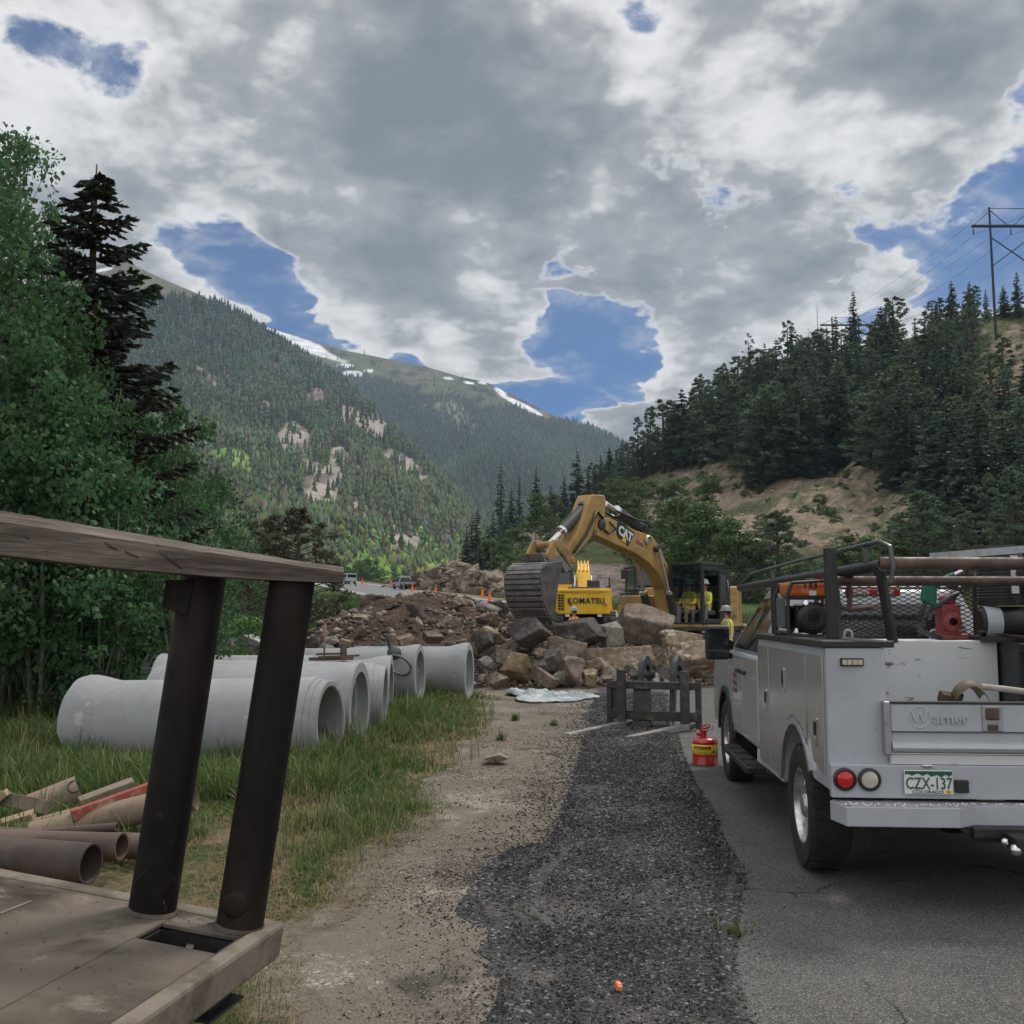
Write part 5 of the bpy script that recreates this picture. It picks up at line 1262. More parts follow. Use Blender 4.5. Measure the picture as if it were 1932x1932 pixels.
    gr = MB().bar((g0, gy, z1), (g1, gy, z1), .035, .035).bar((g0, gy, z0), (g1, gy, z0), .03, .03).bar((g0, gy, z0), (g0, gy, z1), .03, .03).bar((g1, gy, z0), (g1, gy, z1), .03, .03).build('cab_guard', M_BLACKM, t)
    ms = MB(); wx, wz = .075, .034
    n = int((g1 - g0) / wx); m = int((z1 - z0) / wz)
    for i in range(n):
        for j in range(m):
            cx, cz = g0 + (i + .5) * wx, z0 + (j + .5) * wz
            for sx in (-1, 1):
                for sz in (-1, 1): ms.bar((cx + sx * wx / 2, gy, cz), (cx, gy + .004 * sx, cz + sz * wz / 2), .0055, .0065)
    ms.build('guard_mesh', M_BLACKM, gr)
    # pipe rack
    rk = MB()
    pL, zR = -.645, 1.965
    for q in (MB().tube([(-.52, .50, 1.515), (-.60, .42, 1.93), (-.625, .42, 1.975)], .033, 8), MB().tube([(-.70, 1.15, 1.53), (-.70, 1.22, 1.965)], .030, 8), MB().bar((-.86, 2.62, 1.53), (-.86, 2.62, 1.93), .05, .05)):
        q.build('rack_post', M_BLACKM, t, smooth=SM)
    MB().tube([(-.60, .36, 1.985), (-.70, 2.0, 1.975), (-.80, 4.9, 1.965)], .042, 10).build('rack_rail', M_BLACKM, t, smooth=SM)
    MB().tube([(.60, .36, 1.985), (.70, 2.0, 1.975), (.80, 4.9, 1.965)], .042, 10).build('rack_rail', M_BLACKM, t, smooth=SM)
    MB().tube([(-.56, .36, 1.88), (-.545, .35, 1.98), (-.555, .36, 2.10), (-.60, .42, 2.135), (-.64, .60, 2.13), (-.72, 2.2, 2.115), (-.80, 4.2, 2.085), (-.82, 4.9, 1.98)], .016, 8).bar((-.63, .62, 1.98), (-.645, .62, 2.13), .03, .03).bar((-.70, 1.9, 1.97), (-.71, 1.9, 2.115), .03, .03).bar((-.76, 3.2, 1.97), (-.77, 3.2, 2.09), .03, .03).build('rack_rail', paint('worn_grey_rail', (.10, .105, .10), (.05, .05, .05), .4, .3, 9), t, smooth=SM)
    MB().tube([(-.62, .38, 2.0), (.75, .36, 1.99)], .040, 12).build('rack_cross_tube', M_RUST, t, smooth=SM)
    MB().tube([(-.72, 1.05, 1.915), (.9, 1.0, 1.905)], .032, 12).build('rack_cross_tube', M_RUST, t, smooth=SM)
    MB().tube([(-.78, 3.0, 1.90), (.78, 3.0, 1.90)], .03, 10).build('rack_cross_tube', M_BLACKM, t, smooth=SM)
    MB().tube([(.70, 1.3, 1.515), (.66, 1.3, 1.96)], .033, 8).build('rack_post', M_BLACKM, t, smooth=SM)
    MB().bar((.05, 1.5, 2.10), (.95, 1.2, 2.16), .03, .05).bar((.05, 1.5, 2.06), (.9, 1.5, 2.07), .05, .05).build('rack_side_rail', M_GALV, t)
    MB().tube([(-.70, 1.2, 1.95), (-.69, 1.2, 1.80), (-.66, 1.2, 1.735), (-.60, 1.2, 1.72), (-.44, 1.2, 1.735)], .020, 8).tube([(-.60, 1.2, 1.96), (-.60, 1.2, 1.73)], .018, 8).build('hose_hook', M_RUST, t, smooth=SM)
    MB().span((-.845, .80, 1.531), (-.775, .87, 2.125)).build('stake_post', M_BLACKM, t, bevel=.004)
    return t
service_truck()

# ---- things carried on the truck
def gen_set():
    b = tr(-.83, 1.62, 1.532); t = thing('generator', 'portable generator with an orange tank marked 133 in a black tube frame on the truck', 'generator', b, TR_ROT); t.scale = (.84, .84, .84)
    fr = MB()
    for y in (-.30, .30):
        fr.tube([(-.19, y, .0), (-.19, y, .36), (-.15, y, .45), (.15, y, .47), (.23, y, .38), (.24, y, .0), (-.19, y, .0)], .017, 8)
    for x in (-.19, .24): fr.tube([(x, -.30, .03), (x, .30, .03)], .015, 8)
    fr.build('frame', M_BLACKM, t, smooth=SM)
    tk = MB().box((.02, 0, .40), (.36, .50, .13)).build('fuel_tank', paint('orange_tank', (.62, .14, .025), (.5, .11, .02), .35, 0, 5, coat=.4), t, bevel=.03)
    MB().box((.02, 0, .325), (.38, .53, .02)).box((.02, -.20, .475), (.07, .07, .03)).build('tank_flange', M_BLACKM, tk, bevel=.005)
    text_part('tank_number', '133', .085, M_INK, tk, (.01, -.253, .43), (R(90), 0, 0), .002, .001); MB().box((.03, -.2515, .365), (.06, .003, .04)).build('tank_label', M_PLATEW, tk)
    MB().box((.02, .02, .14), (.22, .34, .22)).lathe([(.001, 0), (.12, 0), (.135, .03), (.135, .10), (.11, .12), (.05, .13)], (.03, -.14, .15), (0, -1, 0), 24).box((-.05, .22, .16), (.2, .16, .2)).build('engine', M_BLACKM, t, smooth=SM, bevel=.012)
    MB().box((-.185, .05, .20), (.02, .34, .26)).build('control_panel', paint('grey_panel', (.10, .11, .12), None, .5), t, bevel=.006)
    g = MB()
    for k in range(9): g.box((.03, -.273, .07 + k * .02), (.19 * math.sin((k + 1) / 10 * math.pi) + .02, .006, .007))
    g.build('recoil_cover', paint('dark_cover', (.045, .045, .048), None, .5), t)
    MB().tube([(.12, .1, .1), (.2, .1, .2), (.17, -.2, .26), (-.05, -.24, .29)], .009, 6).build('cable', M_BLACKM, t, smooth=9)
    MB().lathe([(.001, 0), (.022, 0), (.022, .03), (.001, .03)], (-.03, -.22, .285), (0, -1, 0), 14).lathe([(.001, 0), (.03, 0), (.02, .035)], (-.1, -.2, .03), (0, 0, 1), 14).build('cap', M_CHROME, t, smooth=SM)
gen_set()
def pump():
    b = tr(.26, 1.80, 1.502); t = thing('fuel_pump', 'red transfer pump with a black hose beside the green nozzle', 'pump', b, TR_ROT)
    MB().box((0, 0, .14), (.14, .16, .24)).lathe([(.001, 0), (.06, 0), (.06, .05), (.035, .07)], (0, 0, .26), (0, 0, 1), 20).lathe([(.001, 0), (.07, 0), (.07, .04), (.03, .06)], (-.01, -.08, .13), (0, -1, 0), 20).box((.02, 0, .02), (.20, .18, .04)).build('pump_body', paint('faded_red_paint', (.27, .045, .045), (.19, .035, .035), .55, 0, 10), t, smooth=SM, bevel=.01)
    MB().tube([(.02, -.04, .30), (.06, -.05, .34), (.02, -.06, .32), (-.14, -.07, .22), (-.24, -.08, .13), (-.22, -.08, .06), (-.05, -.07, .0)], .020, 8).build('hose', paint('grey_hose', (.055, .058, .062), None, .6), t, smooth=9)
    MB().tube([(-.24, -.09, .13), (-.22, -.09, .20), (-.18, -.1, .30)], .019, 8).build('hose', paint('dark_green_hose', (.018, .035, .028), None, .6), t, smooth=9)
    MB().tube([(.06, -.09, .06), (.01, -.1, .10), (-.05, -.1, .085), (-.07, -.09, .12)], .006, 5).build('wire', paint('tan_wire', (.40, .28, .15), None, .6), t, smooth=9)
    n = thing('fuel_nozzle', 'green fuel nozzle with a silver spout resting above the red pump', 'nozzle', tr(.085, 1.70, 1.80), TR_ROT)
    g = paint('nozzle_green', (.010, .13, .075), (.008, .10, .06), .4, 0, 6)
    MB().hexa([(-.05, -.025, -.01), (.06, -.025, -.07), (.06, .025, -.07), (-.05, .025, -.01)], [(-.03, -.025, .12), (.075, -.025, .155), (.075, .025, .155), (-.03, .025, .12)]).build('grip', g, n, bevel=.015)
    MB().tube([(.04, 0, .10), (.12, 0, .135), (.20, 0, .175)], [.034, .028, .026], 10).build('barrel', g, n, smooth=SM); MB().tube([(.20, 0, .175), (.26, 0, .205)], .018, 10).build('spout', M_CHROME, n, smooth=SM)
    c = thing('compressor', 'black engine-driven compressor with a tall canister on the truck bed', 'compressor', tr(.56, 1.62, 1.49), TR_ROT)
    k = MB().lathe([(.001, 0), (.15, 0), (.155, .02), (.155, .40), (.145, .43), (.001, .43)], (.02, 0, .26), (0, 0, 1), 28)
    for i in range(14): k.lathe([(.156, 0), (.160, .006), (.156, .012)], (.02, 0, .31 + i * .022), (0, 0, 1), 28)
    k = k.build('canister', M_BLACKM, c, smooth=SM); MB().box((.06, -.155, .48), (.05, .012, .27)).build('canister_label', M_PLATEW, k)
    mo = MB().lathe([(.001, -.22), (.085, -.22), (.11, -.19), (.115, .16), (.10, .20), (.05, .25), (.001, .25)], (.06, -.05, .14), (1, 0, 0), 24).build('motor', M_BLACKM, c, smooth=SM)
    MB().lathe([(.116, -.20), (.118, -.19), (.118, -.10), (.116, -.09)], (.06, -.05, .14), (1, 0, 0), 24).build('motor_band', M_WHITE, mo, smooth=SM)
    MB().ball((.36, 0, .42), .15, 16, 10).lathe([(.001, 0), (.12, 0), (.12, .1), (.001, .1)], (.42, -.05, .2), (0, 0, 1), 20).box((.1, 0, .02), (.55, .34, .04)).build('engine_block', M_BLACKM, c, smooth=SM)
    MB().tube([(.18, -.1, .2), (.2, -.16, .1), (.12, -.15, .04), (0, -.14, .05), (-.2, -.12, .08)], .007, 6).build('cable', M_RUST, c, smooth=9)
    wv = MB(); rw = random.Random(3)
    for i in range(5): wv.tube([(.26 + rw.uniform(-.05, .1), -.12, .5 + rw.uniform(-.1, .1)) for _ in range(6)], .008, 6)
    wv.build('tubing', M_GALV, c, smooth=9)
    # shovel lying in the bed
    s = thing('shovel', 'dirty steel shovel with a pale wooden handle sticking up behind the tailgate', 'shovel', tr(-.06, .55, 1.12), TR_ROT)
    sc = MB(); rows = []
    for i in range(7):
        a = i / 6; w = .115 * math.sin(min(1, a * 1.1 + .18) * math.pi * .62) ** .6 * (1 - .25 * a)
        for j in range(5):
            b2 = (j - 2) / 2; rows.append(Vector((-.10 + .06 * b2 * 0 + a * .20, w * b2 * 1.0, .02 + .12 * a * (1 - a) * 3 + .10 * (1 - abs(b2) ** 2) * .35 + .02)))
    sc.add(rows, [(i * 5 + j, i * 5 + j + 1, i * 5 + j + 6, i * 5 + j + 5) for i in range(6) for j in range(4)])
    b3 = sc.build('blade', paint('dirty_steel', (.17, .14, .105), (.26, .20, .14), .7, .3, 9), s, smooth=9); md = b3.modifiers.new('thick', 'SOLIDIFY'); md.thickness = .004
    MB().tube([(.08, 0, .12), (.20, -.02, .11), (.85, -.05, .03)], [.020, .019, .018], 10).build('handle', paint('pale_wood', (.36, .33, .28), (.27, .24, .2), .6, 0, 8), s, smooth=SM)
    r2 = rock_mesh(.09, 5, (1.1, .8, .55)); o = mesh_obj('stone', r2[0], r2[1], paint('brown_stone', (.10, .06, .045), None, .9), None, smooth=R(25)); o.location = tr(-.15, .6, 1.16); tag(o, 'brown stone lying behind the tailgate left of the shovel', 'rock')

# =================================================================== stones
def rock_mesh(r, seed, sq=(1, 1, 1), planes=11, sub=4, rough=.05, cut=(.62, .95)):
    rng = np.random.default_rng(seed)
    if sub not in ROCKBASE:
        bm = bmesh.new(); bmesh.ops.create_icosphere(bm, subdivisions=sub, radius=1.0)
        ROCKBASE[sub] = (np.array([v.co[:] for v in bm.verts]), np.array([[v.index for v in f.verts] for f in bm.faces])); bm.free()
    V, F = ROCKBASE[sub]
    # blasted rock: a skewed block with knocked-off corners
    q, _ = np.linalg.qr(rng.normal(size=(3, 3))) if rng.random() < .6 else np.linalg.qr(np.eye(3) + rng.normal(0, .18, (3, 3)))
    N = np.concatenate([q, -q]) + rng.normal(0, .16, (6, 3)); D = np.repeat(rng.uniform(.50, .85, 3), 2).reshape(3, 2).T.ravel() * rng.uniform(.85, 1.15, 6)
    N = unit(np.concatenate([N, rng.normal(size=(max(planes - 6, 3), 3))])); D = np.concatenate([D, rng.uniform(max(cut[0], .62), 1.0, len(N) - 6)]); dn = V @ N.T
    rad = np.min(np.where(dn > .05, D[None] / np.maximum(dn, .05), 9), axis=1); rad = np.minimum(rad, 1.32)
    P = V * rad[:, None]
    P = P + V * (fbm(P[:, 0] * 2.2 + seed, P[:, 1] * 2.2, P[:, 2] * 2.2, seed=seed, octv=5) * rough * 2.2 - np.abs(fbm(P[:, 0] * 3.1, P[:, 1] * 3.1 + seed, P[:, 2] * 4.5, seed=seed + 7, octv=4)) * rough * 1.6)[:, None]
    return P * np.array(sq)[None] * r, F
ROCKBASE = {}
def rock_mat(name, c1, c2, c3=None, veins=0.0, scale=1.6):
    t = MT(name); n = t.noise(scale, 9, .65); n2 = t.noise(scale * 6, 6, .7)
    c = t.mix(t.rng(n, .36, .62), c1, c2)
    if c3: c = t.mix(t.rng(t.noise(scale * .8, 6, .6, off=(4, 1, 2)), .52, .64), c, c3)
    c = t.mix(t.rng(n2, .3, .75), t.mix(1.0, c, (.6, .6, .6), 'MULTIPLY'), t.mix(1.0, c, (1.3, 1.3, 1.3), 'MULTIPLY'))
    if veins:
        v = t.noise(scale * 1.3, 7, .6, dist=.8, off=(7, 3, 1)); b = t.math('ABSOLUTE', t.math('SUBTRACT', v, .5), 0)
        c = t.mix(t.math('MULTIPLY', t.rng(b, .0, .022, 1, 0), t.rng(t.noise(scale * .7, 3, off=(1, 8, 3)), .5, .58)), c, (.62, .58, .53))
    t.set(c, .92, 0, .15); t.bump(t.noise(scale * 9, 8, .7), .7, .03); return t.m
M_ROCKS = {'brown': rock_mat('brown_rock', (.135, .106, .086), (.235, .19, .152)), 'dark': rock_mat('dark_rock', (.068, .060, .056), (.142, .124, .112)), 'tan': rock_mat('tan_rock', (.23, .175, .12), (.34, .265, .19), (.19, .13, .085), .8),
           'grey': rock_mat('grey_rock', (.20, .19, .175), (.30, .28, .255), (.15, .13, .115)), 'yellow': rock_mat('yellow_rock', (.30, .225, .135), (.24, .17, .10)), 'streak': rock_mat('streaked_rock', (.26, .185, .125), (.34, .265, .185), (.20, .115, .07), 1.0, 1.1),
           'pale': rock_mat('pale_grey_rock', (.32, .32, .32), (.42, .42, .41), (.24, .24, .24), .6)}
pump()
# =================================================================== excavator with the raised bucket
M_CATY = paint('dull_yellow_paint', (.42, .265, .075), (.27, .175, .065), .5, 0, 2.2, lo=.42, hi=.72)
M_CATB = paint('grimy_yellow_paint', (.36, .225, .07), (.11, .08, .05), .6, 0, 2.2, lo=.45, hi=.65)
M_BUCK = paint('worn_bucket_steel', (.135, .125, .118), (.075, .068, .064), .6, .35, 3.5, lo=.4, hi=.65)
M_BUCKL = paint('scraped_bucket_steel', (.25, .235, .225), (.14, .13, .125), .55, .4, 5)
M_KOMY = paint('bright_yellow_paint', (.80, .47, .012), (.72, .40, .012), .35, 0, 3, coat=.3)
M_KOMD = paint('machine_dark_grey', (.035, .036, .038), (.055, .055, .056), .5, 0, 5)
M_TRACK = paint('track_steel', (.060, .052, .046), (.10, .085, .07), .7, .4, 6)
M_CABG = paint('cab_glass_tint', (.05, .065, .07), (.06, .075, .08), .08, 0, 2, spec=.6)
M_WHT = paint('white_lettering', (.75, .75, .73), None, .5)
M_BLK = paint('black_lettering', (.012, .012, .013), (.016, .016, .016), .5)
M_REDLET = paint('dark_red_lettering', (.22, .018, .018), None, .5)
def clear_glass():
    t = MT('thin_glass'); t.set((.02, .025, .03), .05, 0, .5)
    tr_ = t.N.new('ShaderNodeBsdfTransparent'); tr_.inputs['Color'].default_value = (.72, .78, .78, 1); ms = t.N.new('ShaderNodeMixShader'); ms.inputs[0].default_value = .80
    t.L.new(t.b.outputs[0], ms.inputs[1]); t.L.new(tr_.outputs[0], ms.inputs[2]); t.L.new(ms.outputs[0], t.out.inputs['Surface']); return t.m
M_CLEAR = clear_glass()
def lamp_mat(name, col, s):
    t = MT(name); t.set(col, .3); t.b.inputs['Emission Color'].default_value = (*col, 1); t.b.inputs['Emission Strength'].default_value = s; return t.m

def track(parent, y, L, H, W, name='track'):
    """crawler: loop of shoes round sprocket and idler; local X is forward"""
    r = H / 2; tr_ = MB().prism(arc(L / 2 - r, r, r * .82, -90, 90, 9) + arc(-L / 2 + r, r, r * .82, 90, 270, 9), XZ(), (y - W * .28, y + W * .28)).build(name, M_KOMD, parent, smooth=SM)
    sh = MB(); per = 2 * (L - 2 * r) + 2 * math.pi * r; n = int(per / .20)
    for i in range(n):
        s = per * i / n; a = L - 2 * r
        if s < a: p, ang = (-a / 2 + s, 2 * r), 0
        elif s < a + math.pi * r: q = (s - a) / r; p, ang = (a / 2 + r * math.sin(q), r + r * math.cos(q)), q
        elif s < 2 * a + math.pi * r: p, ang = (a / 2 - (s - a - math.pi * r), 0), math.pi
        else: q = (s - 2 * a - math.pi * r) / r; p, ang = (-a / 2 - r * math.sin(q), r - r * math.cos(q)), math.pi + q
        m = Matrix.Rotation(ang, 3, 'Y'); sh.box((p[0], y, p[1]), (.185, W, .045), m); sh.box(Vector((p[0], y, p[1])) + m @ Vector((.03, 0, .04)), (.03, W, .045), m)
    sh.build('track_shoes', M_TRACK, tr_)
    rl = MB()
    for i in range(7): rl.lathe([(.001, -W * .32), (r * .24, -W * .32), (r * .24, W * .32), (.001, W * .32)], (-L / 2 + r * 1.2 + i * (L - 2.4 * r) / 6, y, r * .42), (0, 1, 0), 14)
    for x in (-L / 2 + r, L / 2 - r): rl.lathe([(.001, -W * .3), (r * .72, -W * .3), (r * .72, W * .3), (.001, W * .3)], (x, y, r), (0, 1, 0), 22)
    rl.build('rollers', M_TRACK, tr_, smooth=SM)
    return tr_
def cyl(parent, a, b, r, split=.55, body=M_KOMD, name='ram'):
    a, b = Vector(a), Vector(b); m = a.lerp(b, split)
    o = MB().tube([a, m], r, 14).tube([a - (b - a).normalized() * .12, a + (b - a).normalized() * .12], r * 1.25, 12).build(name, body, parent, smooth=SM)
    MB().tube([m, b], r * .55, 12).tube([m - (b - a).normalized() * .06, m + (b - a).normalized() * .03], r * 1.1, 12).build('ram_rod', M_CHROME, o, smooth=SM)
    return o

EX_YAW = R(50); EX_C = at(1278, 1200, 31.5); EX_C.z = .12
EX_F = Vector((-math.cos(EX_YAW), -math.sin(EX_YAW), 0)); EX_L = Vector((-EX_F.y, EX_F.x, 0)) * 1.0
EX_L = Vector((math.sin(EX_YAW), -math.cos(EX_YAW), 0))       # the machine's left, towards the camera
EX_ROT = math.atan2(EX_F.y, EX_F.x)
def ex_loc(px, py, lat=0.0):
    """point of the boom plane (lat metres to the machine's left) seen at a pixel, in machine coordinates (forward, up)"""
    a, b, c = ray(px, py); d = Vector((a, b, c)); o = Vector((0, 0, CAM_H)); q = EX_C + EX_L * lat
    k = (q - o).dot(EX_L) / d.dot(EX_L); p = o + d * k - EX_C
    return p.dot(EX_F), p.z
def excavator():
    t = thing('excavator', 'dull yellow tracked excavator with a raised boom dropping its bucket onto the rock pile', 'excavator', EX_C, EX_ROT)
    P = lambda *q, lat=0.0: [ex_loc(px, py, lat) for px, py in q]
    FZ = ((0, 0, 0), (1, 0, 0), (0, 0, 1), (0, 1, 0))
    # upper works: local x forward, y left, z up
    for s in (-1, 1): track(t, s * 1.35, 5.2, 1.15, .62)
    MB().span((-1.2, -1.1, .45), (1.2, 1.1, .85)).lathe([(.001, 0), (.75, 0), (.75, .25), (.001, .25)], (0, 0, .85), (0, 0, 1), 28).build('undercarriage', M_KOMD, t, smooth=SM)
    MB().span((-1.5, -1.45, 1.08), (1.2, 1.45, 1.28)).build('deck_frame', M_CATB, t, bevel=.02)
    MB().span((-1.3, -1.42, 1.28), (1.0, -.45, 2.15)).build('right_housing', M_CATY, t, bevel=.04)
    eh = MB().span((-1.35, -1.42, 1.20), (-.30, 1.42, 2.42)).build('engine_housing', M_CATY, t, bevel=.05)
    cw = MB().prism([(-1.36, -1.45), (-1.36, 1.45), (-1.52, 1.40), (-1.70, 1.05), (-1.76, .5), (-1.76, -.5), (-1.70, -1.05), (-1.52, -1.40)], XY(), (1.05, 2.45)).build('counterweight', M_CATY, t, bevel=.06)
    lv = MB()
    for k in range(4): lv.span((-1.15, 1.421, 1.42 + k * .24), (-.55, 1.432, 1.56 + k * .24))
    lv.build('louvres', M_CATB, eh)
    cs = MB().span((-1.1, -.9, 2.40), (-.35, 1.30, 2.78)).build('engine_cowl', M_BLACKM, t, bevel=.05)
    # cab
    x0, x1, y0, y1, z0, z1 = -.22, 1.05, .42, 1.44, 1.28, 3.02
    cb = MB().span((x0, y0, z0 - .16), (x1, y1, z0 + .06)).build('cab_floor', M_BLACKM, t, bevel=.02)
    fr = MB()
    for x, y in ((x0, y0), (x0, y1), (x1 - .12, y0), (x1 - .12, y1), (.42, y0)): fr.bar((x + .05, y, z0), (x + .05 + (.0 if x < 1 else -.06), y, z1), .10, .10)
    fr.span((x0 - .02, y0 - .06, z1 - .02), (x1 - .04, y1 + .06, z1 + .07))
    for z in (z0 + .10, z1 - .10): fr.bar((x0, y1, z), (x1, y1, z), .09, .12).bar((x0, y0, z), (x1, y0, z), .09, .12)
    fr.span((x0 - .04, y0, z0), (x0 + .02, y1, 2.0)).span((x0, y1 - .03, z0), (x0 + .22, y1 + .02, 2.95))
    fr.build('cab_frame', M_BLACKM, t, bevel=.015)
    dr = MB().span((x0 - .40, y1 + .03, z0 + .1), (x0 + .24, y1 + .05, 2.9)).build('cab_door', M_BLACKM, t, bevel=.01)
    MB().span((x0 - .12, y1 + .051, 1.95), (x0 + .18, y1 + .056, 2.75)).build('door_window', M_CABG, dr); MB().tube([(-.40, y1 + .09, 2.25), (-.43, y1 + .09, 2.4), (-.39, y1 + .09, 2.6)], .018, 6).build('door_handle', M_GALV, dr, smooth=9)
    MB().span((x1 - .06, y0 + .06, z0 + .75), (x1 - .045, y1 - .06, z1 - .1)).build('windscreen', M_CLEAR, t); MB().span((.1, y0 + .005, 1.95), (.9, y0 + .015, 2.86)).build('side_window', M_CLEAR, t)
    MB().span((x0 + .02, y0 + .1, 2.05), (x0 + .03, y1 - .1, 2.9)).build('rear_window', M_CLEAR, t)
    MB().box((.30, .92, 1.62), (.5, .90, .14)).box((-.02, .85, 1.98), (.12, .70, .60)).box((.30, .92, 1.42), (.35, .6, .3)).build('seat', M_KOMD, t, bevel=.04)
    cg = paint('console_grey', (.17, .18, .18), None, .5); MB().box((.55, 1.30, 1.62), (.14, .10, .5), (0, R(-12), 0)).build('armrest', cg, t, bevel=.03); MB().box((.85, .55, 1.55), (.16, .16, .55)).build('console', cg, t, bevel=.03)
    MB().bar((1.0, 1.50, 2.5), (1.05, .2, 2.75), .03, .03).box((1.05, .12, 2.6), (.06, .20, .36)).build('mirror', M_BLACKM, t, bevel=.01)
    # boom: outline traced where it stands, given its real thickness
    top = P((1131, 985), (1140, 976), (1152, 977), (1191, 997), (1231, 1011), (1245, 1033), (1262, 1070), (1270, 1105), (1275, 1150), (1277, 1185), lat=.30)
    bot = P((1262, 1187), (1262, 1150), (1257, 1112), (1244, 1083), (1224, 1061), (1198, 1043), (1160, 1026), (1126, 1010), lat=.30)
    bm_ = MB().prism(top + bot, FZ, (-.16, .30)).build('boom', M_CATY, t, bevel=.03)
    for q, rr in (((1134, 990), .15), ((1243, 1034), .12)):
        x, z = ex_loc(*q, .30); MB().lathe([(.001, 0), (rr, 0), (rr, .06), (rr * .55, .09), (.001, .09)], (x, .30, z), (0, 1, 0), 20).build('pin', M_KOMD, bm_, smooth=SM)
    x, z = ex_loc(1222, 1019, .34); MB().lathe([(.001, 0), (.12, 0), (.14, .05), (.11, .10)], (x, .31, z), (0, 1, 0), 20).build('work_light', M_CLEARL, bm_, smooth=SM)
    # badge and lettering on the boom side
    b0 = ex_loc(1179, 1009, .31); sl = math.atan2(ex_loc(1192, 1011, .36)[1] - ex_loc(1150, 992, .36)[1], ex_loc(1192, 1011, .36)[0] - ex_loc(1150, 992, .36)[0])
    LOOK = Matrix(((-1, 0, 0), (0, 0, 1), (0, 1, 0)))     # text faces the machine's left side
    ang = math.atan2(-(ex_loc(1192, 1011, .36)[1] - ex_loc(1150, 992, .36)[1]), (ex_loc(1192, 1011, .36)[0] - ex_loc(1150, 992, .36)[0]))
    tilt = -R(19)
    def face(c, x, z, off):      # c in letters space (right, up) -> machine space
        ca, sa = math.cos(tilt), math.sin(tilt); return Vector((c[0] - (x * ca - z * sa), off, c[1] + x * sa + z * ca))
    bd = MB(); ol = [(-.44, .20), (-.40, .25), (.38, .25), (.42, .20), (.26, -.25), (-.28, -.20), (-.41, -.12)]
    bd.add([face(b0, x, z, .302) for x, z in ol] + [face(b0, x, z, .312) for x, z in ol], [tuple(range(7)), tuple(range(13, 6, -1))] + [(i, (i + 1) % 7, 7 + (i + 1) % 7, 7 + i) for i in range(7)])
    bd = bd.build('badge', M_BLK, bm_)
    rm = LOOK @ Matrix.Rotation(tilt, 3, 'Z')
    tri = [(-.13, -.22), (.13, -.22), (0, -.02)]; MB().add([face(b0, x, z, .316) for x, z in tri] + [face(b0, x, z, .320) for x, z in tri], [(0, 1, 2), (5, 4, 3), (0, 1, 4, 3), (1, 2, 5, 4), (2, 0, 3, 5)]).build('badge_mark', M_KOMY, bd)
    p = face(b0, 0, .02, .324); text_part('badge_letters', 'CAT', .37, M_WHT, bd, p, rm, .004, .014, 1.02, space=.9)
    b1 = ex_loc(1207, 1026, .31); pb = MB(); ol = [(-.25, .10), (.25, .10), (.25, -.10), (-.25, -.10)]
    pb.add([face(b1, x, z, .302) for x, z in ol] + [face(b1, x, z, .308) for x, z in ol], [(0, 1, 2, 3), (7, 6, 5, 4), (0, 1, 5, 4), (1, 2, 6, 5), (2, 3, 7, 6), (3, 0, 4, 7)])
    pb = pb.build('decal', paint('pink_decal', (.50, .36, .26), None, .6), bm_); text_part('decal_letters', 'SEMA', .19, M_REDLET, pb, face(b1, 0, 0, .311), rm, .002, .005, .95)
    # stick
    st = MB().prism(P((1117, 933), (1141, 934), (1144, 944), (1142, 972), (1122, 1007), (1068, 1069), (1056, 1072), (1053, 1060), (1070, 1040), (1090, 1004), lat=.25), FZ, (-.25, .25)).build('stick', M_CATY, t, bevel=.03)
    hp = MB().prism(P((1128, 975), (1143, 980), (1134, 1008), (1119, 1014), (1122, 995), lat=.29), FZ, (-.29, .29)).build('elbow_plate', M_CATB, t, bevel=.02)
    L3 = lambda px, py, lat: Vector((ex_loc(px, py)[0], lat, ex_loc(px, py)[1]))
    cyl(t, L3(1103, 957, 0), L3(1030, 1034, 0), .155, .62)
    cyl(t, L3(1212, 998, 0), L3(1142, 950, 0), .15, .72)
    ba, bb = ex_loc(1279, 1190, .44), ex_loc(1243, 1036, .44)
    for s in (-1, 1): cyl(t, (ba[0], s * .44, ba[1]), (bb[0], s * .44, bb[1]), .12, .48)
    MB().tube([(bb[0], -.47, bb[1]), (bb[0], .47, bb[1])], .09, 12).build('pin', M_KOMD, t, smooth=SM)
    hs = MB()
    for s in (-.22, .0, .22): hs.tube([L3(1216, 996, s), L3(1206, 985, s), L3(1190, 982, s), L3(1150, 965, s)], .035, 6)
    for s in (.30, .33): hs.tube([L3(1120, 980, s), L3(1108, 965, s), L3(1100, 985, s), L3(1088, 1010, s), L3(1064, 1044, s)], .03, 6)
    for s in (.31,): hs.tube([L3(1133, 985, s), L3(1140, 1000, s + .08), L3(1128, 1008, s + .05), L3(1117, 994, s)], .035, 6)
    hs.build('hoses', M_BLACKM, t, smooth=9)
    # linkage and bucket
    lk = MB()
    for s in (-.33, .33): lk.prism(P((1028, 1022), (1036, 1020), (1060, 1052), (1066, 1066), (1056, 1070), (1034, 1040)), FZ, (s - .04, s + .04)).prism(P((1024, 1020), (1034, 1018), (1024, 1052), (1014, 1058), (1008, 1052)), FZ, (s - .05, s + .05))
    lk.tube([L3(1029, 1028, -.4), L3(1029, 1028, .4)], .09, 12).tube([L3(1060, 1058, -.4), L3(1060, 1058, .4)], .09, 12)
    lk.build('bucket_link', M_CATB, t, bevel=.01)
    cp = MB().prism(P((1003, 1044), (1020, 1046), (1060, 1056), (1062, 1072), (1048, 1082), (1040, 1068), (1008, 1060)), FZ, (-.34, .34)).build('coupler', M_BUCKL, t, bevel=.02)
    Wb = .56
